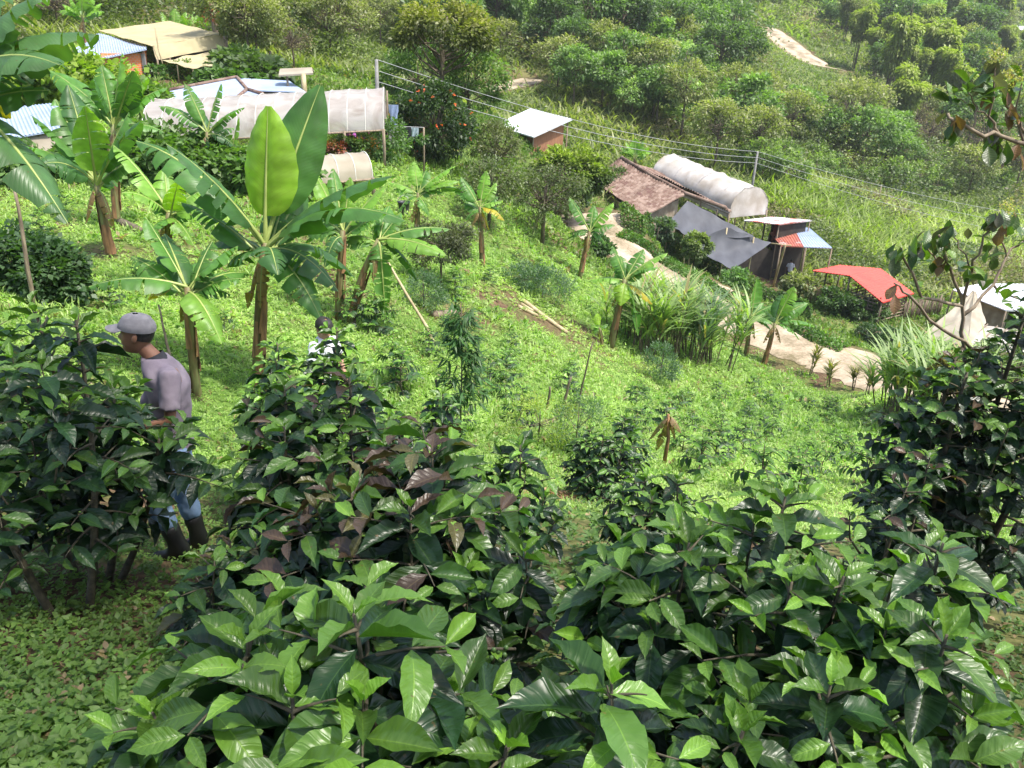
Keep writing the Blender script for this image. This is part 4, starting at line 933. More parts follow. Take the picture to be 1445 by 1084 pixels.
# clothesline
t = empty('clothes_line', (0,0,0), 0, 'rope clothes line with a pole right of the greenhouse', 'clothes line'); a, b = at(538,170,34), at(598,180,33.5); m = MB(); m.tube([a, (a+b)/2+Vector((0,0,-.1)), b], .012, 4); m.build('rope', M['wire'], t)
q = at(546,128,36); post(0,0,0,.05,'wood',t,top=q,name='pole'); post(0,0,0,.04,'wood',t,top=b,name='pole'); post(0,0,0,.04,'wood',t,top=a,name='pole')
for k, (u, w_, h_, col, lab) in enumerate(((.08,.28,.8,(.03,.03,.04),'black trousers hanging on the clothes line'),(.24,.30,.85,(.75,.76,.8),'white shirt hanging on the clothes line'),(.30,.32,.9,(.35,.45,.7),'pale blue cloth hanging above the white shirt'),(.45,.4,.5,(.65,.65,.66),'grey towel hanging on the clothes line'),(.62,.3,.45,(.04,.04,.05),'small black cloth at the right of the clothes line'),(.8,.3,.35,(.5,.6,.68),'light blue rag at the right end of the clothes line'))):
    c = a*(1-u)+b*u+Vector((0,-.02-.01*k,-.08*math.sin(u*3.1))); m = MB(); P = []
    if k == 2: c.z += .75
    for i in range(8):
        v = i/7; P.append([c+Vector(((j/6-.5)*w_*(1-.15*v)*(1.25 if v < .3 and k in (1,2) else 1), .03*math.sin(j*2+i*.6), -h_*v)) for j in range(7)])
    m.grid(P); o = m.build('hung_cloth', plain('cloth%d' % k, col, None, .8, 8, .1)); tag(o, lab, 'laundry', 'laundry on the line')
# sticks, logs, stakes
def stick(name, pa, pb, r, mat, label, cat, D=None, sub=5, knots=True):
    """pa: foot pixel on the ground; pb: top pixel at the foot's depth plus pb[2]"""
    a = g(*pa); b = at(pb[0], pb[1], a.y+pb[2]); rng = np.random.default_rng(int(pa[0])); m = MB(); ts = np.linspace(0,1,sub+2)
    m.tube([a+(b-a)*x+Vector((rng.normal(0,.25)*r, rng.normal(0,.25)*r, -.15 if x == 0 else 0)) for x in ts], [r*(1-.45*x)*(1+.15*rng.random()) for x in ts], 7); 
    o = m.build(name, M[mat]); tag(o, label, cat); return o
stick('bamboo_pole', (617,486), (536,352,1.5), .035, 'bamboo', 'thin leaning bamboo pole right of the central banana plants', 'pole')
stick('tree_pole', (48,436), (20,262,0), .035, 'wood', 'bare brown sapling trunk leaning left near the left edge', 'trunk')
stick('stake', (616,613), (617,536,0), .03, 'bark', 'short dark upright stake beside the slender willow-like sapling', 'stake')
stick('stake', (815,575), (836,484,0), .022, 'bark', 'long thin bare stick leaning right in the field', 'stake')
stick('stake', (795,575), (806,532,0), .035, 'bark', 'middle of three bare sticks, dark and knotty, in the field', 'stake')
stick('stake', (772,580), (776,546,0), .03, 'bark', 'shortest of three bare sticks in the field', 'stake')
stick('stake', (241,512), (224,430,.3), .02, 'wood', 'thin grey stick behind the man in the grey cap', 'stake')
def log(pa, pb, r, mat, label):
    a, b = g(*pa), g(*pb); m = MB(); ts = np.linspace(0,1,6); m.tube([a+(b-a)*x+Vector((0,0,r*.8+(tz(*(a+(b-a)*x)[:2])-(a+(b-a)*x).z))) for x in ts], [r*(1.1-.25*x) for x in ts], 8); tag(m.build('log', M[mat]), label, 'log')
log((738,427),(800,472),.07,'bamboo','longest pale pole lying in the field below the fennel')
log((731,435),(758,448),.06,'bamboo','short pale pole lying beside the longest one')
log((735,431),(752,441),.05,'bamboo','shortest pale pole lying between two others')
log((612,449),(648,444),.09,'wood','thick grey log lying on bare soil in mid field')
log((170,318),(198,330),.10,'bark','dark log lying by the left banana stems')
p = g(570,303); bucket('bucket', p, .2, .42, plain('black_plastic', (.03,.035,.04), (.02,.02,.025), .4, 3, 0), 'black bucket half hidden by banana leaves', 'bucket')
# ------------------------------------------------------------------ foreground coffee bushes
def base_at(px, py, D):
    """ground point straight below the world point seen at (px, py) at depth D, and its height over the ground"""
    p = at(px, py, D); z = tz(p.x, p.y); return Vector((p.x, p.y, z)), p.z-z
CB = 'coffee bushes near the viewer'
def cb(px, py, D, Rr, Lf, label, seed, rz=0.0, **kw):
    p, h = base_at(px, py, D); h = max(h, .5)
    return make_bush('coffee_bush', coffee(seed, h, Rr, Lf, **kw), p, rz, label, 'coffee bush', CB)
cb(420, 870, 1.35, .46, 0.218, 'nearest coffee bush with large glossy leaves, lime leaf tips on top, at the bottom edge', 11, stems=3, shoots=12, bright=.24, tilt=.12)
cb(790, 975, 1.30, .26, 0.215, 'low coffee bush with broad ribbed leaves between the two nearest big ones', 12, stems=2, shoots=8, bright=.3, tilt=.14)
cb(1070, 735, 2.05, .47, 0.185, 'tall wide coffee bush in front of the grassy field with lime leaf clusters', 13, stems=3, shoots=12, bright=.3)
cb(1300, 805, 1.80, .34, 0.201, 'coffee bush beside the dark leaved tree with many lime green shoots', 14, stems=3, shoots=12, bright=.35)
cb(1130, 1000, 1.45, .30, 0.175, 'coffee bush at the bottom edge with dark leaves and a few lime rosettes', 15, stems=2, shoots=7, bright=.2)
cb(910, 760, 2.3, .26, 0.213, 'coffee bush with long upright leaves rising just right of the bronze one', 16, stems=2, shoots=8, bright=.3)
cb(560, 655, 2.75, .60, 0.226, 'coffee bush with bronze brown young leaves in the middle of the thicket', 17, stems=3, shoots=12, bronze=.5, bright=.15)
cb(430, 540, 3.9, .54, 0.213, 'dark coffee bush with bronze tips standing behind the walking man', 18, stems=3, shoots=9, bronze=.3, bright=.12, base=.2)
cb(420, 468, 5.7, .56, 0.189, 'bright green coffee bush in front of the man in the white shirt', 19, stems=3, shoots=16, bright=.35, base=.2)
cb(50, 440, 3.9, .50, 0.201, 'big coffee bush hiding the front of the man in the grey cap', 20, tops=[(0,0,1),(-.38,.1,.95),(.36,-.05,.77,.5),(.60,-.12,.62,.78)], shoots=7, cone=.5, bright=.15, base=.3)
cb(10, 470, 3.3, .38, 0.201, 'dark coffee bush at the very left edge with its trunk showing', 21, stems=2, shoots=6, bright=.1, base=.3)
cb(590, 560, 5.6, .28, 0.159, 'small dark coffee bush behind the bronze one, near the thin stake', 22, stems=2, shoots=6, bright=.2)
cb(700, 640, 3.7, .38, 0.165, 'dark green coffee bush between the bronze bush and the mulch pile', 23, stems=3, shoots=12, bright=.2)
cb(930, 680, 4.2, .40, 0.152, 'coffee bush just beyond the mulch pile, behind the tall wide one', 24, stems=3, shoots=10, bright=.25)
cb(858, 590, 7.6, .42, 0.146, 'rounded dark coffee bush alone at the edge of the field', 25, stems=3, step=.05, shoots=9, bright=.1, base=.15)
cb(700, 790, 2.5, .28, 0.220, 'dark leaved coffee bush with one rust red leaf right of the bronze bush', 26, stems=2, shoots=6, bronze=.12, bright=.1)
cb(330, 775, 3.0, .32, 0.183, 'low coffee bush with dull bronze leaves beside the rubber boots', 27, stems=2, shoots=5, bronze=.35, bright=.05)
cb(520, 600, 4.7, .32, 0.159, 'dark coffee bush squeezed between the two bronze tipped ones', 28, stems=2, shoots=5, bright=.12)
cb(215, 1005, 1.30, .22, .17, 'low coffee bush in the bottom left corner beside the weeds, lime shoots', 29, stems=1, shoots=5, bright=.4)
# a few unripe cherries on a twig between the near bushes
b = [o for o in C.objects if o.get('label', '').startswith('dark leaved coffee bush with one rust')][0]; q0 = Vector(b.location); rng = np.random.default_rng(8)
tw = MB(); A_, B_ = at(615,921,2.0), at(728,916,2.05); tw.tube([A_-q0, (A_+B_)/2-q0+Vector((0,0,.01)), B_-q0], .005, 5); tw.build('twig', M['stem'], b)
for k in range(16):
    c = A_.lerp(B_, .28+.68*(k//2)/8+rng.normal(0,.01))+Vector((0, rng.normal(0,.01)-.012, rng.normal(0,.010)))-q0; r = .0085; m = MB(); vs = [c+Vector((r*math.sin(math.pi*i/6)*math.cos(1.0472*j), r*math.sin(math.pi*i/6)*math.sin(1.0472*j), r*1.15*math.cos(math.pi*i/6))) for i in range(7) for j in range(6)]
    m.add(vs, [(i*6+j, i*6+(j+1)%6, (i+1)*6+(j+1)%6, (i+1)*6+j) for i in range(6) for j in range(6)], 0, True); M.setdefault('cherry', plain('green_cherry', (.06,.13,.03), (.09,.16,.05), .35, 20, 0)); M.setdefault('redcherry', plain('red_cherry', (.45,.02,.04), None, .3, 20, 0)); o = m.build('cherry', M['redcherry' if k == 1 else 'cherry'], b)
    if k == 1: o['label'] = 'ripe red coffee cherry'
# ------------------------------------------------------------------ banana plants
def ban(base, crown, tips, label, seed=0, D=None, w=.42, sr=.09, dry=3, cols=None, spear=False, col=GB, tears=6):
    """base: foot pixel; crown: pixel of the stem top; tips: (px, py, extra depth, width factor, arch[, flags])"""
    b = g(*base) if D is None else Vector((at(base[0], base[1], D).x, D, 0)); b.z = tz(b.x, b.y)
    c = at(crown[0], crown[1], b.y); lv = []; rng = np.random.default_rng(seed)
    for k, q in enumerate(tips):
        fl = q[5] if len(q) > 5 else ''
        e = at(q[0], q[1], b.y+q[2])-b; cc = {'y': GY, 'l': GL, 'd': GD}.get(fl[:1], col); cc = np.array(cc)*rng.uniform(.88,1.12)
        lv.append(dict(tip=tuple(e), w=w*q[3]*1.08, sag=q[4]*(1.0 if q[4] < .08 else 1.35), col=cc, tears=0 if 'n' in fl else tears if 't' not in fl else 14, fold=.30, yellow='Y' in fl, roll=rng.normal(0,.25), dw=.45, pet=.2 if q[4] < .1 else .14, up=(0,-.75,.66) if 'f' in fl else None))
    top_ = np.array([c.x-b.x, 0, c.z-b.z]); LL = np.median([np.linalg.norm(np.array(q['tip'])-top_) for q in lv]); a0 = rng.uniform(0,6.28)
    for k in range(4 if len(tips) > 3 else 1):
        a = a0+k*1.7+rng.normal(0,.2); el = rng.uniform(-.35,.75); e = top_+np.array([math.cos(a)*math.cos(el), abs(math.sin(a))*math.cos(el)*.9+.15, math.sin(el)])*LL*rng.uniform(.6,.85)
        lv.append(dict(tip=tuple(e), w=w*rng.uniform(.7,.9), sag=rng.uniform(.12,.3), col=np.array(col)*rng.uniform(.8,1.1), tears=tears+5, fold=.3, roll=rng.normal(0,.3), dw=.5, pet=.16))
    return banana_plant(b, c.z-b.z, label, seed=seed, stem_r=sr, lean=(c.x-b.x, 0), leaves=lv, dry=dry, L=1.6*w/.42, w=w, tears=tears)
ban((363,545),(374,342),[(378,150,.2,1.30,.02,'ynf'),(452,121,.7,1.25,.04,'nf'),(234,203,-.5,1.1,.12,'d'),(192,199,.5,1.0,.16),(560,248,-.5,.95,.13,'d'),(574,313,-1.0,1.1,.20),(478,412,-.2,1.0,.30,'d'),(500,392,.6,.9,.32,'d'),(322,378,.2,.9,.25),(298,352,.7,.9,.22,'d'),(455,455,-.6,.8,.30),(392,388,-.9,.8,.35,'d')],  # first leaf coloured bright yellow green to imitate sun shining through it
    'tallest banana plant in the centre with two broad upright leaves, one coloured as if backlit', 1, w=.46, sr=.10, col=(.07,.17,.04))
ban((277,557),(264,405),[(125,405,-.4,1.0,.14),(205,306,.3,.8,.05),(336,347,.3,.9,.12),(313,486,-.5,.9,.25,'l'),(212,423,.5,.7,.2,'Y'),(326,416,.4,.7,.2,'d'),(232,330,.8,.8,.10,'d'),(355,388,.9,.7,.2)],
    'short banana plant behind the man in the grey cap, with a leaf pointing left', 2, w=.40, sr=.085)
ban((157,363),(135,255),[(44,163,.2,1,.10),(26,206,-.3,.95,.16),(78,140,.4,1,.06),(96,120,.6,1,.05,'d'),(60,232,-.8,.9,.25,'d'),(182,158,.3,1,.06),(200,170,-.6,.9,.12,'d'),(190,235,.3,.9,.25),(120,150,-.5,1,.04,'l')],
    'tall banana plant in front of the left metal roofed shed', 3, w=.52, sr=.12)
ban((165,318),(160,175),[(172,74,.2,1,.03,'l'),(143,92,.4,.9,.05),(212,105,.2,.95,.09,'l'),(236,124,.6,.85,.14),(97,117,.2,.9,.12),(70,100,1.0,.9,.1),(188,100,-.4,1,.04,'d'),(132,110,-.4,.9,.05,'d')],
    'tall banana plant below the brick house, behind the other left one', 4, w=.55, sr=.12)
ban((236,415),(238,300),[(160,205,.2,1,.12,'l'),(172,272,-.4,.9,.2,'l'),(292,268,.4,.9,.14,'l'),(318,303,.1,.85,.16,'l'),(274,347,-.3,.8,.25,'l'),(232,236,.5,.8,.05,'l'),(252,255,-.3,.7,.04,'y'),(212,330,-.4,.8,.25)],
    'light green banana plant between the tall left ones and the tallest one', 5, w=.42, sr=.09)
ban((292,262),(292,186),[(262,119,.2,1,.06),(312,118,.3,.95,.06,'t'),(224,150,.2,.9,.15,'t'),(345,152,.3,.9,.12,'t'),(286,232,-.1,.7,.2,"d"),(338,215,.2,.8,.3,'d'),(276,150,.6,.8,.1,'d')],
    'ragged banana plant standing against the plastic greenhouse', 6, w=.42, sr=.09, dry=2)
ban((345,262),(326,222),[(337,165,.3,.8,.03,'l'),(300,215,.1,.6,.2),(350,205,.1,.6,.2,'l'),(312,240,.1,.6,.3)],
    'small slender banana sucker left of the tall upright leaf', 16, w=.30, sr=.05, dry=1)
ban((478,452),(484,325),[(440,236,.3,.8,.03,'l'),(470,238,.5,.7,.03),(494,250,.3,.6,.04,'l'),(418,300,.5,.9,.14),(545,262,.2,.8,.1,'l'),(430,345,.4,.7,.3),(520,300,.6,.8,.15),(458,378,-.4,.7,.4,'d')],
    'banana plant with orange stem just right of the tallest one', 7, w=.42, sr=.11, dry=4)
ban((492,455),(534,338),[(630,361,-.4,.9,.12,'l'),(636,324,.2,.8,.12),(544,452,-.3,.8,.35,'t'),(566,300,.4,.7,.05),(590,398,.3,.6,.3,'d'),(480,340,.4,.7,.2,'l')],
    'leaning banana plant with a yellow blotched leaf hanging down', 8, w=.42, sr=.10, dry=3)
ban((588,338),(590,272),[(584,228,.3,.8,.04,'l'),(643,234,.2,.85,.10,'l'),(648,256,0,.75,.15,'l'),(548,258,.3,.7,.12,'l'),(560,302,-.3,.7,.25),(606,305,-.3,.8,.2),(660,272,.5,.6,.2)],
    'light green banana plant below the orange flowered shrub', 9, w=.45, sr=.09, dry=2)
ban((681,378),(677,292),[(686,241,.3,.7,.04,'l'),(709,285,.1,.7,.14,'l'),(712,312,-.2,.75,.25,'Y'),(650,250,.3,.8,.08),(640,268,.4,.7,.12),(656,312,-.2,.6,.3,'t'),(700,258,.5,.7,.08,'l'),(690,325,.1,.5,.4,'Y')],
    'banana plant with a yellow drooping leaf left of the grey twiggy trees', 10, w=.45, sr=.09, dry=3)
ban((818,392),(832,327),[(804,279,.2,.9,.05),(866,286,.3,.9,.10,'l'),(868,318,0,.8,.16),(800,338,.2,.7,.2),(855,345,.4,.7,.25),(838,290,.6,.7,.04)],
    'banana plant beside the upper end of the dirt road', 11, w=.55, sr=.12, dry=3)
ban((862,490),(882,394),[(864,347,.2,.8,.05),(942,357,.3,.9,.10,'l'),(908,352,.5,.8,.06),(830,397,.1,.9,.12,'l'),(930,378,-.3,.7,.18),(876,432,-.5,.9,.25,'y'),(921,430,0,.8,.16,'Y'),(900,474,-.2,.7,.35)],
    'banana plant with a bare orange stem at the left of the cane clump', 12, w=.50, sr=.13, dry=4)
ban((851,492),(846,463),[(843,442,.1,.6,.03,'y'),(832,460,.1,.4,.2,'l'),(858,458,.1,.4,.2)], 'tiny banana sucker beside the bare orange stem', 17, w=.38, sr=.06, dry=1)
ban((1052,503),(1060,446),[(1068,394,.2,1,.03,'n'),(1034,412,.2,.8,.10,'l'),(1022,455,.1,.8,.2),(1098,430,.3,.8,.12),(1088,466,-.2,.8,.25),(1042,480,-.3,.7,.3,'d')],
    'banana plant by the road with one upright paddle leaf', 13, w=.62, sr=.12, dry=3)
ban((1078,515),(1094,456),[(1121,404,.2,.9,.05,'l'),(1140,428,.3,.8,.12),(1150,462,0,.8,.2),(1128,480,-.2,.7,.3),(1104,415,.5,.8,.04,'d'),(1066,450,.4,.7,.2)],
    'banana plant leaning right at the very edge of the road', 14, w=.60, sr=.12, dry=3)
for k, (bx, by, cx, cy_, s, lab) in enumerate(((244,72,246,46,1.2,'left one of two banana plants behind the beige shelter'),(272,75,273,48,1.1,'right one of two banana plants behind the beige shelter'),(892,252,896,222,1.0,'small banana plant behind the ridge of the tiled house'),(120,50,116,24,1.0,'light green banana plant under the bare grey trees'))):
    D = (62,62,70,50)[k]; rng = np.random.default_rng(50+k)
    ban((bx,by),(cx,cy_),[(cx+math.cos(a)*34*1.0*s*(46/D), cy_-math.sin(a)*34*s*(46/D)-4, rng.uniform(-.8,.8), 1, .08+.1*(a<.5 or a>2.6), 'l') for a in (1.57,1.0,2.2,.5,2.7,.1,3.0)], lab, 50+k, D=D, w=.7, sr=.14, dry=2)
# plant outside the left edge whose leaves reach into the picture
ban((-70,520),(-75,130),[(140,50,.3,1.15,.16),(84,92,-.5,1.15,.18,'t'),(72,-12,.2,1.2,.16),(15,-30,.6,1.1,.2),(96,316,-.8,.95,.20,'t'),(-140,20,.5,1,.2),(-200,180,.5,1,.2),(14,168,.8,.6,.3,'Y'),(-150,260,-.5,1,.3)],
    'banana plant at the left edge whose big leaves hang over the left shed', 15, D=7.6, w=.50, sr=.12, col=(.075,.16,.055))

# ------------------------------------------------------------------ named trees and shrubs near the houses
def placed(name, builder, base, D, label, cat, group=None, mat='leaf', rz=0.0, kinds=('trunk','crown'), sc=1.0):
    p = g(*base) if D is None else Vector((at(base[0], base[1], D).x, D, 0)); p.z = tz(p.x, p.y)
    wood, lb = builder; t = empty(name, p, rz, label, cat, group); t.scale = (sc, sc, sc)
    if wood.v: wood.build(kinds[0], M['bark'], t)
    if lb.a: lb.build(kinds[1], M[mat], t)
    return t
tm = tree_mesh
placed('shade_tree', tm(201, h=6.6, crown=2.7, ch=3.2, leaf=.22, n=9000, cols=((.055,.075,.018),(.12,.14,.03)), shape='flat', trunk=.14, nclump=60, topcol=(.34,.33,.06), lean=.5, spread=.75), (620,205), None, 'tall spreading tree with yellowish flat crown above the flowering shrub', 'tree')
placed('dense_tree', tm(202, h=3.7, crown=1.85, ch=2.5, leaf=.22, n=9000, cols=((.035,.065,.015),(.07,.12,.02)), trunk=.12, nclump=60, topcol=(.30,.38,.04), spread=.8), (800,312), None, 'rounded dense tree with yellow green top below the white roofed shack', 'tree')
placed('twiggy_tree', tm(203, h=3.2, crown=1.5, ch=2.3, leaf=.12, n=4200, cols=((.07,.10,.035),(.13,.16,.06)), bare=1, trunk=.09, nclump=50), (765,345), None, 'grey twiggy thin leaved tree under the dense rounded tree', 'tree')
placed('twiggy_tree', tm(204, h=2.6, crown=1.1, ch=1.9, leaf=.12, n=3200, cols=((.07,.11,.035),(.14,.17,.06)), bare=1, trunk=.08, nclump=44), (690,322), None, 'grey twiggy tree just right of the yellow leaved banana', 'tree')
placed('twiggy_tree', tm(205, h=2.8, crown=1.2, ch=2.2, leaf=.13, n=3800, cols=((.08,.11,.04),(.16,.17,.07)), bare=1, trunk=.08, nclump=44), (700,262), None, 'pale twiggy tree between the flowering shrub and the white roofed shack', 'tree')
placed('flowering_shrub', tm(206, h=3.4, crown=1.65, ch=3.0, leaf=.17, n=8500, cols=((.02,.045,.013),(.045,.085,.02)), trunk=.07, nclump=60, flowers=((.80,.17,.06), 34, .11), spread=.85), (612,235), None, 'large dark shrub dotted with orange red flowers', 'shrub')
placed('flowering_shrub', tm(207, h=1.6, crown=.7, ch=1.3, leaf=.15, n=900, cols=((.30,.22,.04),(.42,.28,.05)), trunk=.04, nclump=18), (568,196), None, 'small yellow orange croton shrub beside the dark flowering one', 'shrub')
placed('garden_shrub', tm(208, h=.95, crown=.6, ch=.9, leaf=.15, n=1500, cols=((.05,.10,.02),(.09,.15,.03)), trunk=.04, nclump=24, flowers=((.5,.15,.5), 14, .12)), (497,222), None, 'garden shrub with purple flowers under the greenhouse edge', 'shrub')
placed('garden_shrub', tm(209, h=.8, crown=.45, ch=.75, leaf=.14, n=900, cols=((.38,.2,.04),(.5,.25,.05)), trunk=.04, nclump=18), (514,219), None, 'orange leaved garden shrub by the last greenhouse post', 'shrub')
placed('garden_shrub', tm(210, h=.6, crown=.6, ch=.55, leaf=.14, n=900, cols=((.05,.10,.02),(.3,.05,.04)), trunk=.04, nclump=18), (480,222), None, 'low red and green garden shrub under the greenhouse', 'shrub')
placed('garden_shrub', tm(211, h=1.5, crown=1.3, ch=1.3, leaf=.17, n=2200, cols=((.05,.11,.025),(.09,.17,.035)), trunk=.04, nclump=30), (548,230), None, 'low green shrub right of the greenhouse corner post', 'shrub')
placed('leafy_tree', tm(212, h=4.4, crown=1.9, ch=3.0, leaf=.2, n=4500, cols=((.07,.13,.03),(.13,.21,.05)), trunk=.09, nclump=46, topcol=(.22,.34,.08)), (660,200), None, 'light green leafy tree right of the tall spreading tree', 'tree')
placed('leafy_tree', tm(213, h=3.4, crown=1.9, ch=2.8, leaf=.2, n=3500, cols=((.06,.12,.03),(.11,.19,.04)), trunk=.08, nclump=40), (590,165), None, 'bright green leafy tree left of the tall spreading tree', 'tree')
placed('olive_shrub', tm(214, h=1.75, crown=.78, ch=1.15, leaf=.075, n=7000, cols=((.045,.06,.025),(.10,.11,.05)), trunk=.03, nclump=46, bare=0, asp=.4), (622,405), None, 'rounded dark olive shrub with thin stems behind the hanging banana leaf', 'shrub')
for k, (px, py, h, c, lab) in enumerate(((598,438,.85,.55,'feathery blue green shrub under the olive one'),(765,425,1.0,.9,'soft feathery fennel like shrub above the pale poles'),(740,410,.8,.7,'small feathery shrub at the left of the fennel like one'),(812,640,.9,.55,'feathery grey green shrub around the bare sticks'),(930,540,1.2,.6,'dark green conical shrub in front of the cane clump'),(760,625,.7,.6,'yellow green fern like shrub at the near edge of the field'))):
    D = g(px, py).y; cc = ((.05,.11,.05),(.10,.17,.08)) if k != 5 else ((.16,.24,.03),(.30,.38,.04))
    placed('feathery_shrub', tm(220+k, h=h, crown=c, ch=h*.95, leaf=.05*D/12, n=2600, cols=cc, trunk=.015, nclump=34, asp=.25, droop=-.3), (px,py), None, lab, 'shrub')
for k, (px, py, D, h, c, ch, cols, top, lab) in enumerate((
    (932,338,47.5,2.4,.75,1.3,((.06,.10,.05),(.12,.18,.09)),None,'greyish green young tree in front of the tiled roof corner'),
    (978,376,43.5,2.6,.7,1.4,((.08,.13,.04),(.15,.21,.06)),(.25,.30,.08),'yellowish young tree in front of the lower grey awning'),
    (1036,402,42,1.7,.7,1.3,((.09,.17,.05),(.15,.27,.08)),None,'small bright round tree at the corner of the lower grey awning'),
    (1133,388,49,1.9,1.0,1.1,((.07,.11,.04),(.17,.20,.06)),(.28,.30,.10),'pale flowering bush in front of the patched rusty shed'),
    (905,335,50,.9,.7,.8,((.05,.11,.03),(.09,.17,.04)),None,'low bush at the near corner of the tiled house'),
    (858,300,58,2.2,1.4,1.9,((.06,.10,.03),(.10,.15,.04)),None,'bush behind the left end of the tiled roof'),
    (1225,440,46.5,1.5,1.1,1.3,((.035,.08,.02),(.07,.13,.03)),None,'dark bush growing against the slatted shed wall'),
    (1180,425,47.5,1.6,1.2,1.4,((.04,.09,.025),(.08,.15,.035)),None,'dark bush under the left end of the red roof'),
    (806,335,45,1.4,.9,1.2,((.03,.065,.02),(.06,.11,.03)),None,'dark bush at the bend of the dirt road'),
    (842,362,38,.8,.7,.7,((.035,.08,.02),(.07,.14,.03)),None,'low dark coffee like bush at the foot of the road bank'),
    (1440,520,34,2.4,1.8,2.0,((.04,.08,.02),(.09,.14,.04)),None,'dark bush behind the right hand tree below the tent'))):
    placed('young_tree' if h > 2.1 else 'bush', tm(240+k, h=h, crown=c, ch=ch, leaf=.19, n=2600, cols=cols, trunk=.05, nclump=34, topcol=top), (px,py), D, lab, 'tree' if h > 2.1 else 'bush')
for k, (px, py, D, h, c, lab, cols) in enumerate((
    (95,150,36,2.0,2.8,'bright green rambling vine mound above the left metal roof',((.12,.20,.02),(.26,.36,.04))),
    (20,150,35,2.2,2.4,'yellow green rambling bush under the hanging banana leaves',((.12,.19,.03),(.24,.33,.05))),
    (175,140,36,1.2,1.6,'green bush at the foot of the brick house',((.08,.15,.03),(.16,.25,.05))),
    (225,240,25,1.6,1.5,'broad leaved vine mound left of the ragged banana',((.07,.14,.03),(.13,.22,.05))),
    (275,245,25.5,1.3,1.3,'broad leaved vine mound in front of the greenhouse',((.07,.15,.03),(.14,.24,.05))),
    (320,255,25.5,1.0,1.3,'low vine mound below the greenhouse middle',((.08,.14,.035),(.13,.22,.05))),
    (390,250,25,1.2,1.2,'green bush behind the two upright banana leaves',((.06,.13,.03),(.11,.20,.04))),
    (60,262,25,.9,1.5,'low weedy bush in front of the left shed bench',((.07,.14,.035),(.13,.22,.055))),
    (75,425,12,.95,.55,'small coffee like bush beside the bare sapling trunk',((.035,.08,.03),(.07,.13,.045))),
    (35,415,12.5,1.0,.7,'dark coffee like bush at the left edge behind the big coffee bush',((.035,.08,.03),(.07,.13,.045))),
    (335,112,45,.8,2.0,'low trimmed bush behind the blue roof ridge',((.06,.12,.03),(.10,.18,.04))),
    (360,108,46,1.4,1.6,'dark green bush left of the cream roofed stand',((.05,.09,.03),(.09,.14,.04))),
    (338,95,48,1.4,1.4,'green bush at the right corner of the beige shelter',((.06,.11,.03),(.11,.17,.05))))):
    placed('vine_bush', tm(270+k, h=h, crown=c, ch=h*1.1, leaf=.0085*D, n=4200, cols=cols, trunk=.05, nclump=60, T=T_DIA, asp=.75), (px,py), D, lab, 'bush')
# hedges
def hedge(pxs, w_, h_, cols, label, n=9000, leaf=.14, seed=0):
    P = np.array([tuple(g(a, b)) for a, b in pxs]); rng = np.random.default_rng(seed); L_ = np.concatenate([[0], np.cumsum(np.linalg.norm(np.diff(P, axis=0), axis=1))])
    s = rng.uniform(0, L_[-1], n); c = np.stack([np.interp(s, L_, P[:,i]) for i in range(3)], 1)
    a = rng.uniform(-.2, math.pi+.2, n); k = (.80+.20*np.sin(s*1.9+seed)*np.sin(s*.7)+.1*rng.random(n)); d0 = P[-1]-P[0]; nn = unit(np.array([d0[1], -d0[0], 0]))
    off = nn[None]*(np.cos(a)*w_/2*k)[:,None]; z = np.abs(np.sin(a))**.7*h_*k*rng.uniform(.75,1.05,n)
    O = c+off; O[:,2] = ter(O[:,0], O[:,1])+z; out = unit(nn[None]*np.cos(a)[:,None]+np.array([0,0,1])*np.sin(a)[:,None]+rng.normal(0,.45,(n,3)))
    lb = LB(); tone = np.clip(.5+.4*np.sin(s*1.3+seed)+rng.uniform(-.3,.3,n), 0, 1); cc = lerpc(cols[0], cols[1], tone); dead = rng.random(n) < .05; cc[dead] = (.22,.15,.08)
    l = leaf*rng.uniform(.7,1.3,n); lb.add(O, unit(rng.normal(0,.6,(n,3))+out*.7-np.array([0,0,.3])), out, l, l*.6, cc, T_DIA)
    t = empty('hedge', tuple(P[0]), 0, label, 'hedge'); o = lb.build('foliage', M['leaf'], None); o.parent = t; o.matrix_parent_inverse = Matrix.Translation(-Vector(P[0]))
    m = MB()
    for x in np.arange(0, L_[-1], .8): q = [float(np.interp(x, L_, P[:,i])) for i in range(3)]; m.tube([(q[0],q[1],q[2]-.2),(q[0]+.1,q[1],q[2]+h_*.7)], .03, 4)
    o = m.build('stem', M['bark'], t); o.matrix_parent_inverse = Matrix.Translation(-Vector(P[0]))
HC = ((.045,.10,.02),(.11,.20,.035))
hedge([(874,312),(905,330),(950,352),(1000,385),(1050,412),(1100,432),(1140,455)], 1.0, 1.1, HC, 'clipped hedge with brown patches between the road and the grey awnings', 14000, .15, 1)
hedge([(878,335),(930,368),(985,400),(1040,430),(1090,452),(1150,482),(1190,498)], 1.2, .45, ((.06,.13,.025),(.12,.23,.04)), 'low leafy bank hedge right along the far edge of the road', 12000, .14, 2)
hedge([(1218,478),(1250,492),(1290,503),(1335,512)], 2.2, 1.1, ((.03,.07,.02),(.07,.13,.03)), 'dark hedge between the road and the cream tent', 7000, .15, 3)
hedge([(212,112),(260,110),(320,106)], 1.0, .8, ((.06,.13,.025),(.12,.21,.04)), 'trimmed hedge in front of the beige shelter', 4000, .17, 4)
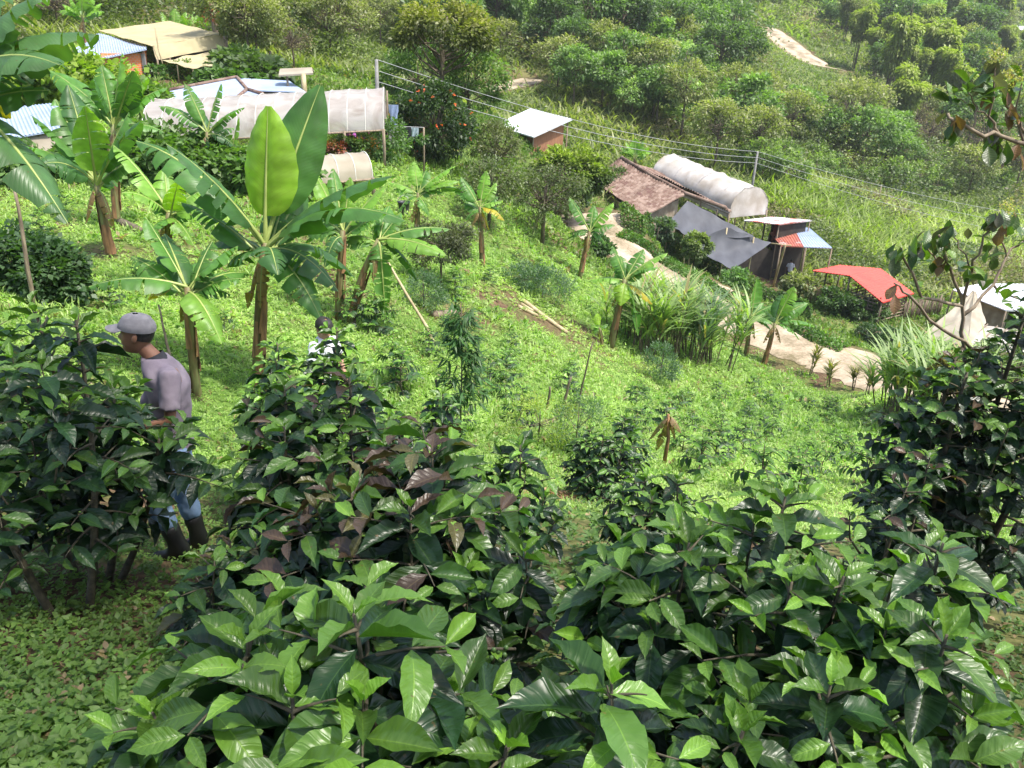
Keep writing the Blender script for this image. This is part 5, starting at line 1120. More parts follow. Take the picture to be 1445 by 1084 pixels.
# cane and tall grass plants
CG = ((.14,.22,.08),(.32,.41,.16))
for k, (px, py, h, n, lab) in enumerate(((905,500,3.1,10,'cane plant at the left of the clump by the road'),(940,505,3.4,12,'tallest cane plant in the middle of the clump'),(925,470,3.0,10,'cane plant at the back of the clump nearest the road'),(975,510,3.4,12,'bluish cane plant in the clump with dead stalks'),(1008,518,3.5,12,'cane plant at the right of the clump'),(885,478,2.5,8,'low cane plant beside the bare orange banana stem'),(960,482,2.9,10,'cane plant hidden behind the middle of the clump'),
    (1288,575,2.5,12,'arching pale cane plant on the road edge at the right'),(1316,585,2.1,8,'smaller cane plant right of the arching pale one'),(1268,570,1.8,6,'thin cane plant left of the arching pale one'))):
    placed('cane_plant', cane_plant(300+k, h, n+6, CG if k != 3 else ((.09,.15,.08),(.18,.26,.15)), w=.085, spread=.75, bl=1.35), (px,py), None, lab, 'cane', 'cane plants along the road', 'grass', kinds=('stalk','foliage'))
for k, (px, py, h, lab) in enumerate(((1140,530,1.4,'dark thin maize stalk by the road, leftmost of its row'),(1172,545,1.3,'yellowing maize stalk second from the left by the road'),(1205,552,1.1,'brownish small shrub third in the row by the road'),(1228,558,1.1,'thin maize stalk nearest the pale cane plant'))):
    placed('maize_plant', cane_plant(320+k, h*1.3, 3, ((.08,.10,.04),(.22,.20,.06)), w=.07, spread=.2, bl=.5), (px,py), None, lab, 'maize', 'maize stalks by the road', 'grass', kinds=('stalk','foliage'))
placed('croton_shrub', tm(330, h=1.5, crown=.6, ch=1.3, leaf=.16, n=900, cols=((.20,.06,.05),(.16,.16,.04)), trunk=.04, nclump=20), (1330,585), None, 'reddish croton shrub right of the pale cane plants', 'shrub')
# slender sapling like a willow
def willow(seed=340, h=2.05):
    rng = np.random.default_rng(seed); w = MB(); lb = LB(); w.tube([(0,0,-.1),(.01,0,h*.5),(-.01,0,h)], [.014,.01,.004], 6)
    for k in range(64):
        z = rng.uniform(.28,.98)*h; a = rng.uniform(0,6.28); L_ = .30*(1.15-z/h)+.10; e = np.array([math.cos(a)*L_, math.sin(a)*L_, z+.18*L_]); s = np.array([0,0,z-.08]); w.tube([s,(s+e)/2+np.array([0,0,.03]),e], [.004,.003,.002], 3, cap=False)
        n = 12; t = rng.uniform(.2,1,n)[:,None]; O = s+(e-s)*t; az = a+rng.normal(0,1.0,n); D = np.stack([np.cos(az)*.6, np.sin(az)*.6, rng.uniform(-1.1,.1,n)], 1); N = np.stack([-np.cos(az), -np.sin(az), rng.uniform(.3,1,n)], 1)*-1
        l = rng.uniform(.14,.22,n); lb.add(O, D, -N, l, l*.17, jit(rng, (.055,.13,.035), n, .3), T_BL3)
    return w, lb
placed('willowy_sapling', willow(), (649,628), None, 'slender sapling with narrow drooping leaves standing in the field', 'sapling')
# dead banana stalk
b = g(936,658); t = empty('dead_stalk', b, 0, 'brown withered stalk with hanging dead leaves in the field', 'dead plant'); h = at(934,580,b.y).z-b.z; m = MB(); m.tube([(0,0,-.1),(.02,0,h*.5),(-.03,0,h*.95)], [.035,.03,.02], 7); m.build('stem', M['bdry'], t)
for k, (dx, dz, s) in enumerate(((-.28,-.75,.5),(-.12,-.9,.3),(.14,-.55,.35),(.2,-.35,.4))): leaf_object('dead_leaf', banana_leaf((0,0,h*.92), (dx,rng.normal(0,.1),h*(.92+dz*.8)), .13, s*.5, 400+k, .6, 0, 4, (.25,.17,.095), None, .1, None, .9), t, mat='weed')
b = g(800,705); rng = np.random.default_rng(9); lb = LB(); n = 900; a = rng.uniform(0,6.28,n); r_ = np.sqrt(rng.random(n))*.42; O = np.stack([b.x+np.cos(a)*r_*1.3, b.y+np.sin(a)*r_, 0*r_], 1); O[:,2] = ter(O[:,0],O[:,1])+.16*(1-r_/.42)*rng.random(n)+.01
lb.add(O, unit(rng.normal(0,1,(n,3))*[1,1,.35]), rng.normal(0,.4,(n,3))+[0,0,1], rng.uniform(.04,.09,n), rng.uniform(.01,.03,n), jit(rng,(.42,.26,.14),n,.4), T_DIA); tag(lb.build('mulch', M['weed']), 'heap of pale brown leaf litter between the coffee bushes', kind='stuff')

# ------------------------------------------------------------------ young coffee seedlings set out over the field
rng = np.random.default_rng(77)
def seedling(seed, h):
    return coffee(seed, h*1.15, h*.7, .13, stems=1, shoots=3, bright=.75, base=.12, step=.075, T=(T_MID,T_OV), dark=1.1, leafcol=(.03,.075,.025), wl=.42)
proto = []
for k in range(5):
    w_, l_ = seedling(600+k, .42+.06*k); t = empty('coffee_seedling', (0,0,-50)); w_.build('stem', M['stem'], t); l_.build('foliage', M['leaf'], t); proto.append(t)
spots = [(983,672,1.25),(800,330,0)]
spots = [(983,672,1.3),(712,565,.9),(735,600,.9),(20+690,540,.9),(900,575,.9),(935,605,1),(1010,655,1.1),(1065,700,1.5),(1120,695,1.1),(1140,650,1),(1190,655,1),(1255,625,.9),(1090,620,.9),(1045,640,1),(1015,602,.9),(960,640,1),(1330,655,1.1),(1290,690,1.2),(1225,690,1.3),(1170,600,.8),(530,470,1.3),(505,462,1.1),(570,555,1.2),(555,540,1.0),(690,545,.9),(640,610,.8)]
def poly_in(px, py, P):
    c = False; j = len(P)-1
    for i in range(len(P)):
        if (P[i][1] > py) != (P[j][1] > py) and px < (P[j][0]-P[i][0])*(py-P[i][1])/(P[j][1]-P[i][1])+P[i][0]: c = not c
        j = i
    return c
FIELD = [(640,470),(700,470),(760,510),(860,540),(960,560),(1060,540),(1150,560),(1250,600),(1300,640),(1290,700),(1180,720),(1060,710),(930,680),(860,660),(740,640),(600,600),(560,540)]
tries = 0
gp0 = [(g(a, b_), s) for a, b_, s in spots]
rowsx = np.arange(-12, 30, 1.45)
for x0 in rowsx:
    for y0 in np.arange(8, 40, 1.3):
        x = x0+.35*y0*.3+rng.normal(0,.18); y = y0+rng.normal(0,.18); z = tz(x, y); px, py = pix((x,y,z))
        if not poly_in(px, py, FIELD): continue
        p = Vector((x,y,z))
        if min((p-q[0]).length for q in gp0) < .75 or float(road_near(x,y)[0][0]) < 1: continue
        gp0.append((p, rng.uniform(.55,.95)))
gp0.sort(key=lambda q: q[0].y)
for a_, b_ in ((90,300),(60,330),(200,400),(320,470),(420,420),(160,440),(110,390),(700,350),(730,370),(760,380),(690,400),(640,420),(720,330)):
    gp0.append((g(a_, b_), rng.uniform(.7,1.0)))
LM = [((983,672),'beyond the tall wide coffee bush'),((935,620),'near the brown dead stalk'),((650,600),'near the willowy sapling'),((800,560),'near the three bare sticks'),((1250,610),'below the pale cane plants'),((1080,540),'below the roadside bananas'),((960,550),'below the cane clump'),((760,470),'below the fallen pale poles'),((1120,690),'at the near right field end'),((855,640),'beside the lone dark coffee bush'),((130,380),'under the tall left bananas'),((710,360),'on the upper field by the road'),((540,500),'behind the man in the white shirt'),((1180,640),'in the right half of the field'),((1050,620),'between dead stalk and roadside bananas')]
def ordinals(items, kindword, suffix=''):
    """items: (object, px, py, size word, landmark); gives every object a label of its own"""
    grp = {}
    for it in items: grp.setdefault((it[3], it[4]), []).append(it)
    words = ['','second','third','fourth','fifth','sixth','seventh','eighth','ninth','tenth','eleventh','twelfth']
    for (sw, lm), lst in grp.items():
        lst.sort(key=lambda q: q[1]); n = len(lst)
        for i, it in enumerate(lst):
            if n == 1: s = f'{sw} {kindword} {lm}'
            elif i == 0: s = f'leftmost {sw} {kindword} {lm}'
            elif i == n-1: s = f'rightmost {sw} {kindword} {lm}'
            elif i < 12: s = f'{words[i]} from left {sw} {kindword} {lm}'
            else: s = f'{words[min(n-1-i,11)]} from right {sw} {kindword} {lm}'
            it[0]['label'] = s
items = []; first = {}
for i, (p, s) in enumerate(gp0):
    k = i % 5; o = proto[k]
    if k in first: o = dup(proto[k], p, rng.uniform(0,6.28), s)
    else: first[k] = 1; o.location = p; o.scale = (s,s,s)
    tag(o, None, 'coffee seedling', 'coffee seedlings in the field'); px, py = pix(p)
    lm = min(LM, key=lambda q: math.hypot(q[0][0]-px, (q[0][1]-py)*1.6))[1]; items.append((o, px, py, 'bushy' if s > .98 else 'mid sized' if s > .75 else 'tiny', lm))
ordinals(items, 'green coffee seedling')

# ------------------------------------------------------------------ weeds and grass
def wob(x, y, s, q=0): return .5+.25*np.sin(x*s+q+1.3*np.sin(y*s*.7+q))+.25*np.sin(y*s*1.13+2*q+1.1*np.sin(x*s*.83))
SP = [(g(a,b), r, k) for a,b,r,k in SOIL]
def keepmask(x, y, rng, edge=.0):
    d, _ = road_near(x, y); m = d > edge+rng.random(len(x))*.5
    for c, r, k in SP: m &= ~((np.hypot(x-c.x, y-c.y) < r*rng.uniform(.5,1.2,len(x))) & (rng.random(len(x)) < k*.9))
    return m
def frustum(n, y0, y1, rng, xr=(-.80,.80)):
    y = np.exp(rng.uniform(math.log(y0), math.log(y1), n)); x = y*rng.uniform(xr[0], xr[1], n); return x, y
def weeds(name, n, y0, y1, size, label, seed, cols, T=T_DIA, nl=5, xr=(-.8,.8), up=.5, asp=.6, extra=None, pw=.8, mat='weed', hgt=.06, kind='stuff'):
    rng = np.random.default_rng(seed); x, y = frustum(n, y0, y1, rng, xr); m = keepmask(x, y, rng, .15)
    if extra is not None: m &= extra(x, y, rng)
    x, y = x[m], y[m]; n = len(x); z = ter(x, y); dr_ = road_near(x, y)[0]; s = size*(y/10)**pw*rng.uniform(.6,1.35,n)*(.75+.5*wob(x,y,.9,1.0)); tone = np.clip(wob(x,y,.55)*.7+wob(x,y,2.3,2)*.3+rng.uniform(-.2,.2,n), 0, 1)
    lb = LB(); c0 = lerpc(cols[0], cols[1], tone); br = (rng.random(n) < .03); c0[br] = np.array((.26,.19,.10))
    h = s*hgt/.06*rng.uniform(.2,1.3,n)*(.6+.8*wob(x,y,.5,3))*np.clip(dr_/4, .12, 1)
    for k in range(nl):
        az = rng.uniform(0,6.28,n); el = rng.uniform(-.1,up+.5,n); D = np.stack([np.cos(az)*np.cos(el), np.sin(az)*np.cos(el), np.sin(el)], 1); N = np.stack([-np.cos(az)*np.sin(el), -np.sin(az)*np.sin(el), np.cos(el)], 1)+rng.normal(0,.3,(n,3))
        O = np.stack([x, y, z+h*(.4+.6*k/nl)], 1)+rng.normal(0,1,(n,3))*(s*.25)[:,None]*np.array([1,1,.2]); l = s*rng.uniform(.7,1.2,n)
        lb.add(O, D, N, l, l*asp, c0*(1+rng.uniform(-.2,.2,(n,1))), T)
    o = lb.build(name, M[mat]); tag(o, label, kind=kind); return o
WC = ((.17,.27,.06),(.36,.47,.14))
weeds('ground_cover', 70000, 6.5, 36, .046, 'short bright green weeds covering the field', 1, WC, nl=5)
weeds('grass', 26000, 6.5, 40, .085, 'fine short grass between the weeds in the field', 2, ((.20,.32,.07),(.38,.50,.16)), T=T_DIA, nl=5, up=1.2, asp=.16)
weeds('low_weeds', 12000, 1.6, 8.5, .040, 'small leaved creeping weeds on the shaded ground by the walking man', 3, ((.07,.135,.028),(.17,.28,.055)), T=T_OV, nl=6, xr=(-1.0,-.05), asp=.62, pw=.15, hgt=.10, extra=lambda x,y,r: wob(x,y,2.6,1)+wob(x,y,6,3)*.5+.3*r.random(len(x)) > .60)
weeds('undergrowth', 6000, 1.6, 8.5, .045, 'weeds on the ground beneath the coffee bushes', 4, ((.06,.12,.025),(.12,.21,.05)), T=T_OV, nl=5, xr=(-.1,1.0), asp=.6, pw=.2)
weeds('tall_weeds', 4500, 10, 34, .085, 'broad leaved weed tufts scattered across the slope', 5, ((.11,.21,.045),(.24,.38,.09)), nl=7, up=.8, asp=.5, extra=lambda x,y,r: wob(x,y,.45,5)+.15*r.random(len(x)) > .62)
weeds('slope_vegetation', 60000, 34, 80, .13, 'mixed low green vegetation around the houses', 6, ((.07,.13,.03),(.17,.25,.06)), nl=4, up=1.1, asp=.4, pw=.35, hgt=.05)
def tallgrass(name, n, y0, y1, h, label, seed, cols, extra=None, nb=5, w=.09, xr=(-.8,.8), sp=.5):
    rng = np.random.default_rng(seed); x, y = frustum(n, y0, y1, rng, xr); d, _ = road_near(x, y); m = d > .8
    if extra is not None: m &= extra(x, y, rng)
    x, y = x[m], y[m]; n = len(x); z = ter(x,y); lb = LB(); tone = np.clip(wob(x,y,.22)*.8+rng.uniform(-.25,.35,n), 0, 1); c0 = lerpc(cols[0], cols[1], tone); hh = h*rng.uniform(.6,1.2,n)*(y/60)**.15
    for k in range(nb):
        az = rng.uniform(0,6.28,n); e = rng.uniform(.05,.65,n); D = np.stack([np.cos(az)*np.sin(e), np.sin(az)*np.sin(e), np.cos(e)], 1); N = np.stack([-np.cos(az)*np.cos(e), -np.sin(az)*np.cos(e), np.sin(e)], 1)
        O = np.stack([x+rng.normal(0,sp,n), y+rng.normal(0,sp,n), z-.1], 1); lb.add(O, D, N, hh*rng.uniform(.7,1.1,n), np.full(n, w)*rng.uniform(.7,1.2,n)*(y/60)**.6, c0*(1+rng.uniform(-.15,.15,(n,1))), T_BL3)
    tag(lb.build(name, M['grass']), label, kind='stuff')
def inpx(P):
    Pn = P
    def f(x, y, r):
        z = base_z(x, y); q = CRn.T @ np.stack([x, y, z-CZ]); a = 722.5+FPX*q[0]/-q[2]; b = 542-FPX*q[1]/-q[2]
        jx = r.normal(0,8,len(x)); jy = r.normal(0,5,len(x)); c = np.zeros(len(x), bool); j = len(Pn)-1; A_, B_ = a+jx, b+jy
        for i in range(len(Pn)):
            xi, yi, xj, yj = *Pn[i], *Pn[j]
            cr = ((yi > B_) != (yj > B_)) & (A_ < (xj-xi)*(B_-yi)/(yj-yi+1e-9)+xi); c ^= cr; j = i
        return c
    return f
ROADV = [[(1066,30),(1092,26),(1198,92),(1198,122),(1120,116),(1070,76)], [(660,112),(760,104),(770,128),(680,142)]]
_rv = [inpx(P) for P in ROADV]
def clearview(x, y, r):
    m = np.ones(len(x), bool)
    for f in _rv: m &= ~f(x, y, r)
    return m
tallgrass('cane_field', 26000, 48, 110, 2.1, 'dense pale green cane grass behind the sheds', 7, ((.18,.25,.055),(.38,.44,.12)), inpx([(1075,250),(1130,262),(1250,290),(1330,300),(1445,310),(1560,330),(1560,420),(1340,400),(1290,392),(1180,365),(1150,320),(1085,300)]), nb=6, w=.13)
tallgrass('hill_grass', 42000, 55, 330, 1.5, 'olive and green grass over the far hillside', 8, ((.11,.155,.04),(.28,.30,.11)), clearview, nb=4, w=.16)
tallgrass('short_grass', 30000, 100, 200, .45, 'short pasture grass below the far bend of the road', 12, ((.12,.17,.05),(.24,.28,.10)), lambda x,y,r: inpx([(1040,20),(1110,15),(1240,95),(1240,150),(1100,150),(1040,100)])(x,y,r), nb=4, w=.12, xr=(.2,.6))
tallgrass('bright_grass', 12000, 100, 330, 1.8, 'bright yellow green grass on the upper right hillside', 9, ((.20,.28,.06),(.36,.42,.12)), inpx([(1090,0),(1090,-30),(1300,-60),(1445,-60),(1500,60),(1380,60),(1300,30),(1200,40),(1130,60),(1060,30)]), nb=4, w=.3)

rng = np.random.default_rng(31)
def scrub(name, n, label, seed, cols, y0, y1, hmax, leaf, extra=None, nl=6):
    rng = np.random.default_rng(seed); x, y = frustum(n, y0, y1, rng); d, _ = road_near(x, y); hm = wob(x, y, .35, 1)*wob(x, y, .11, 4)*2.0; m = (d > 1.6) & (hm > .28)
    if extra is not None: m &= extra(x, y, rng)
    x, y, hm = x[m], y[m], hm[m]; n = len(x); z = base_z(x, y); k = (y/80)**.7; tone = np.clip(wob(x,y,.5,2)*.7+rng.uniform(-.2,.4,n), 0, 1); c0 = lerpc(cols[0], cols[1], tone); dry = wob(x,y,.3,9) > .8; c0[dry] = c0[dry]*.4+np.array((.20,.15,.08))*.6; lb = LB()
    for q in range(nl):
        D = unit(rng.normal(0,1,(n,3))*[1,1,.5]+[0,0,.15]); l = leaf*k*rng.uniform(.6,1.3,n)
        lb.add(np.stack([x+rng.normal(0,.5,n)*k, y+rng.normal(0,.5,n)*k, z+hmax*(hm-.22)*k*rng.uniform(.3,1.1,n)], 1), D, rng.normal(0,.6,(n,3))+[0,-.2,1], l, l*.5, c0*(1+rng.uniform(-.25,.25,(n,1))), T_DIA)
    tag(lb.build(name, M['leaf']), label, kind='stuff')
weeds('leaf_litter', 900, 1.7, 9, .05, 'dry brown fallen leaves on the ground under the bushes', 21, ((.20,.13,.07),(.34,.25,.14)), T=T_OV, nl=1, up=.1, pw=.2, xr=(-1.0,.9))
weeds('dry_litter', 2600, 8, 36, .075, 'pale dry stalks and dead leaves strewn over the field', 22, ((.26,.18,.10),(.45,.36,.22)), nl=2, up=.4, asp=.25, extra=lambda x,y,r: wob(x,y,.8,4) > .5)
scrub('hillside_scrub', 85000, 'continuous tangled green scrub covering the far hillside', 41, ((.045,.08,.022),(.17,.21,.06)), 58, 330, 2.8, .34, clearview)
# ------------------------------------------------------------------ trees and bamboo on the far hillside
TK = {}
def kind(key, name, cat, word, builder, mat='leaf', kinds=('trunk','crown')):
    wood, lb = builder; t = empty(name, (0,0,-80)); wood.build(kinds[0], M['bark'], t)
    if lb.a: lb.build(kinds[1], M[mat], t)
    TK.setdefault(key, []).append([t, name, cat, word, False])
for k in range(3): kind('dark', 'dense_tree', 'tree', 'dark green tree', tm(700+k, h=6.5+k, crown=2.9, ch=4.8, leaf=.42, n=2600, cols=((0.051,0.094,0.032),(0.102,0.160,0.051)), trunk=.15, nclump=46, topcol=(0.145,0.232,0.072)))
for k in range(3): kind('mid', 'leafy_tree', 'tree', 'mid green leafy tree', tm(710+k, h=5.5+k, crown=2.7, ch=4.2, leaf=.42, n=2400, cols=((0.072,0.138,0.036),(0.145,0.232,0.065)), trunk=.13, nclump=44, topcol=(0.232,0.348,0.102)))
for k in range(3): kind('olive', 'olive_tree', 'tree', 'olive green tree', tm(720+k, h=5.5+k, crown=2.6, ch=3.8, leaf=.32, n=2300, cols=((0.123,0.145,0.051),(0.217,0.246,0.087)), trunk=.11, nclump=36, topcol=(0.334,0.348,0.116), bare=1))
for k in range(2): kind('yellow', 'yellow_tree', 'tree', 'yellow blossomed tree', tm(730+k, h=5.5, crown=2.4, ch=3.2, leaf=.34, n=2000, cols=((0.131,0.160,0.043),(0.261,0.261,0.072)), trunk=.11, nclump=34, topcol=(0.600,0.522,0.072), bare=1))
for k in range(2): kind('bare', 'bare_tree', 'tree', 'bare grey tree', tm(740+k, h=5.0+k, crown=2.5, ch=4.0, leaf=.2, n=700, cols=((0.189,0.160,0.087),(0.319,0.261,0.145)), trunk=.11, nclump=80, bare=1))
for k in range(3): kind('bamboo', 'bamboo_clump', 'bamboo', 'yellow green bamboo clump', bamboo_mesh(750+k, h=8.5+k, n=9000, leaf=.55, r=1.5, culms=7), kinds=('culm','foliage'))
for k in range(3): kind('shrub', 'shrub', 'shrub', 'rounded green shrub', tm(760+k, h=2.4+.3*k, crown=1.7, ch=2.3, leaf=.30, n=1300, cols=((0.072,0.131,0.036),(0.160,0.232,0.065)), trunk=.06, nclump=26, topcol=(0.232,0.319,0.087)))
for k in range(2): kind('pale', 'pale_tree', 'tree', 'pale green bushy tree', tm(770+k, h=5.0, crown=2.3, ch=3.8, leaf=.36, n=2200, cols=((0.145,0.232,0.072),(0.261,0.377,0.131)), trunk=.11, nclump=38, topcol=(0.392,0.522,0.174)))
HL = [((60,20),'on the slope left of the beige shelter'),((240,15),'behind the beige shelter'),((420,50),'above the cream roofed stand'),((520,60),'behind the grey utility pole'),((480,10),'at the top above the greenhouse'),((720,70),'beside the upper piece of road'),((660,20),'behind the tall spreading tree'),((840,30),'at the top centre of the hill'),
      ((850,120),'above the white roofed shack'),((960,120),'in the gully above the tiled house'),((980,200),'behind the white tarp tunnel'),((1090,30),'around the far bend of the road'),((1080,130),'below the far bend of the road'),((1120,210),'above the far utility pole'),((1230,60),'right of the far road'),((1330,80),'among the upper bamboos'),((1300,150),'below the bamboos'),((1220,200),'above the pale cane field'),((1420,60),'near the distant white roof'),((1360,230),'behind the right hand twiggy tree'),((1260,270),'at the edge of the pale cane field'),((640,130),'behind the flowering shrub')]
def zone(px, py, rng):
    r = rng.random()
    if px < 280: return 'bare' if r < .6 and py < 60 else 'olive' if r < .85 else 'mid'
    if px < 600: return 'olive' if r < .5 else 'yellow' if r < .62 else 'mid' if r < .85 else 'bare'
    if px < 900 and py < 100: return 'dark' if r < .5 else 'mid' if r < .75 else 'olive' if r < .9 else 'pale'
    if px > 1185 and py < 175 and px < 1445: return 'dark' if r < .3 else 'pale' if r < .6 else 'mid' if r < .8 else 'olive'
    if px > 1040 and py < 70: return 'shrub' if r < .5 else 'olive' if r < .7 else 'pale'
    if py > 185: return 'shrub' if r < .45 else 'olive' if r < .7 else 'bare' if r < .82 else 'mid'
    return 'dark' if r < .28 else 'mid' if r < .58 else 'olive' if r < .74 else 'shrub' if r < .88 else 'pale'
rng = np.random.default_rng(2024); items = {}; cand = []
BLOCK = [[(600,95),(770,95),(780,190),(660,190),(600,250)], [(1040,15),(1110,8),(1245,95),(1245,200),(1100,200),(1030,115)], [(680,150),(830,150),(1000,250),(1100,270),(1100,420),(680,420)], [(1075,258),(1445,320),(1445,420),(1075,400)], [(0,60),(230,20),(330,60),(330,130),(0,240)], [(200,115),(600,95),(600,260),(200,260)], [(1395,35),(1445,35),(1445,60),(1395,60)]]
for py in np.concatenate([np.arange(-26, 60, 15), np.arange(60, 300, 18)]):
    for px in np.arange(-40, 1500, 38):
        x = px+rng.uniform(-18,18); y = py+rng.uniform(-8,8)
        if y > 60+.0*x and x < 600 and y > 108: continue
        if x < 1000 and y > 150+max(0,(x-700))*.22: continue
        if y > 255+max(0,(x-1000))*.08: continue
        if any(poly_in(x, y, P) for P in BLOCK): continue
        cand.append((x, y))
cand = [(x, y, None) for x, y in cand]+[(x, y, 'bamboo') for x, y in ((1204,98),(1232,112),(1262,104),(1292,96),(1250,150),(1278,158),(1305,165),(1322,128),(1345,150),(1350,95),(1384,88),(1410,110),(1440,132),(1265,205),(1325,190),(1385,150),(1190,60),(1330,60))]
for (x, y, key) in cand:
    key = key or zone(x, y, rng); p = g(x, y)
    if p.y < 38 or float(road_near(p.x, p.y)[0][0]) < 2.2: continue
    lst = TK[key]; e = lst[int(rng.integers(0, len(lst)))]; s = rng.uniform(.7,1.25)*(1.0 if p.y < 100 else 1.15 if p.y < 170 else 1.3)
    if p.y < 60: s *= .72
    rz = rng.uniform(0,6.28)
    if e[4]: o = dup(e[0], p, rz, s)
    else: e[4] = True; o = e[0]; o.location = p; o.rotation_euler = (0,0,rz); o.scale = (s,s,s)
    tag(o, None, e[2], {'tree':'trees on the far hillside','shrub':'shrubs on the far hillside','bamboo':'bamboo clumps on the far hillside'}[e[2]])
    lm = min(HL, key=lambda q: math.hypot(q[0][0]-x, (q[0][1]-y)*1.5))[1]; items.setdefault(e[3], []).append((o, x, y, 'tall' if s > 1.15 else 'small' if s < .85 else 'mid sized', lm))
for wd, its in items.items(): ordinals(its, wd)
for lst in TK.values():
    for e in lst:
        if not e[4]:
            for c in list(e[0].children): bpy.data.objects.remove(c)
            bpy.data.objects.remove(e[0])
print('far plants', sum(len(v) for v in items.values()))
# tall dead trunk behind the shelter
p = g(309,75); t = empty('dead_tree', p, 0, 'tall bare pale trunk with a red brown tuft behind the beige shelter', 'tree'); h = at(304,-25,p.y).z-p.z; m = MB(); m.tube([(0,0,-.3),(-.1,0,h*.4),(-.2,0,h)], [.28,.22,.14], 8); m.build('trunk', M['wood'], t)
lb = LB(); rr = np.random.default_rng(5); n = 120; lb.add(np.array([-.1,0,h*.55])+rr.normal(0,.3,(n,3)), rr.normal(0,1,(n,3)), rr.normal(0,1,(n,3)), np.full(n,.4), np.full(n,.12), jit(rr,(.30,.10,.05),n), T_DIA); lb.build('tuft', M['leaf'], t)
# ------------------------------------------------------------------ right edge: dark leaved tree and the twiggy tree
DK = dict(leafcol=(.022,.045,.022), dark=.8, wl=.52, bright=.12)
p, h = base_at(1440, 455, 3.9)
make_bush('dark_leaved_tree', coffee(41, h, .50, .135, stems=4, shoots=9, bronze=.10, base=.2, tilt=.13, step=.07, **DK), p, 0, 'tall dark leaved tree with grey sheen filling the right edge', 'tree', kinds=('trunk','crown'))
p, h = base_at(1300, 655, 3.5)
make_bush('dark_leaved_tree', coffee(42, h, .34, .12, stems=2, shoots=5, bronze=.22, base=.35, tilt=.1, step=.10, **DK), p, 0, 'smaller dark leaved tree with rust tipped leaves reaching left over the field', 'tree', kinds=('trunk','crown'))
def twiggy(label, branches, clusters, seed, flowers=()):
    rng = np.random.default_rng(seed); b0 = branches[0][0]; o = at(*b0); base = Vector((o.x, o.y, tz(o.x, o.y))); t = empty('twiggy_tree', base, 0, label, 'tree'); m = MB()
    for k, br in enumerate(branches):
        P = [at(*q[:3])-base for q in br]; 
        if k == 0: P = [Vector((P[0].x, P[0].y, -.2))]+P
        r0 = br[0][3] if len(br[0]) > 3 else .012
        Q = []
        for i in range(len(P)-1):
            for u in (0,.33,.66): Q.append(P[i].lerp(P[i+1], u)+Vector(tuple(rng.normal(0,.008,3)))*(0 if u == 0 else 1))
        Q.append(P[-1]); m.tube(Q, [r0*(1-.6*i/len(Q)) for i in range(len(Q))], 6)
    m.build('trunk', M['wood'], t); lb = LB()
    for (px, py, D, n, kind_) in clusters:
        c = np.array(at(px, py, D)-base)
        for i in range(int(n*1.7)):
            a = rng.uniform(0,6.28); hang = kind_ in 'bgr'; el = rng.uniform(-1.4,-.5) if hang else rng.uniform(0,1.1); d = np.array([math.cos(a)*math.cos(el), math.sin(a)*math.cos(el), math.sin(el)])
            nn = np.array([math.cos(a)*-math.sin(el), -math.sin(a)*math.sin(el), math.cos(el)])+rng.normal(0,.35,3)
            col = {'b':(.17,.095,.05),'g':(.13,.125,.10),'r':(.06,.09,.03),'l':(.12,.21,.03),'m':(.06,.11,.03)}[kind_ if rng.random() < .5 else ('m' if rng.random() < .6 else 'l')]
            L_ = rng.uniform(.065,.12); lb.add(c+rng.normal(0,.03,3), d, nn, L_, L_*.52, np.array(col)*rng.uniform(.8,1.2), TOB)
    lb.build('crown', M['coffee'], t)
    for (px, py, D) in flowers:
        c = np.array(at(px, py, D)-base); f = LB(); n = 160; o2 = unit(rng.normal(0,1,(n,3)))*(rng.random((n,1))**.5)*.05; f.add(c+o2, rng.normal(0,1,(n,3)), rng.normal(0,1,(n,3)), np.full(n,.012), np.full(n,.009), jit(rng,(.42,.38,.16),n), T_DIA); f.build('blossom', M['leaf'], t)
TOB = tmpl(8, 4, lambda t: max(.03, (math.sin(math.pi*min(1,t)**1.5)**.75 if t < .98 else .1)), .25, .18, .3, 9)
twiggy('twiggy tree with big brown and grey hanging leaves before the cream tent',
 [[(1362,640,4.2,.014),(1360,486,4.2),(1358,432,4.2),(1342,382,4.15),(1325,332,4.1)], [(1358,432,4.2,.010),(1300,420,4.0),(1287,384,3.95),(1272,350,3.9)], [(1359,445,4.2,.011),(1402,402,4.3),(1420,362,4.35),(1448,338,4.4)], [(1358,432,4.2,.009),(1372,382,4.1),(1386,345,4.05),(1404,308,4.0)],
  [(1370,492,4.2,.010),(1330,465,4.0),(1282,416,3.8),(1262,400,3.75)], [(1342,382,4.15,.006),(1318,360,4.2),(1300,338,4.2)], [(1402,402,4.3,.007),(1432,420,4.4),(1460,430,4.5)], [(1420,362,4.35,.006),(1412,330,4.3),(1420,305,4.3)], [(1372,382,4.1,.005),(1352,350,4.1),(1345,325,4.1)]],
 [(1275,352,3.9,5,'r'),(1300,340,4.2,6,'g'),(1285,372,3.95,3,'m'),(1325,332,4.1,6,'r'),(1345,325,4.1,5,'g'),(1404,308,4.0,6,'g'),(1420,305,4.3,5,'b'),(1386,345,4.05,4,'l'),(1446,338,4.4,5,'m'),(1410,395,4.2,3,'b'),(1352,372,4.1,4,'m'),(1330,362,4.15,3,'b'),(1262,400,3.75,2,'b'),(1432,420,4.4,4,'m'),(1372,384,4.1,3,'g'),(1300,420,4.0,2,'l'),(1310,350,4.2,3,'b'),(1398,350,4.2,3,'r')], 61, [(1425,292,4.2)])
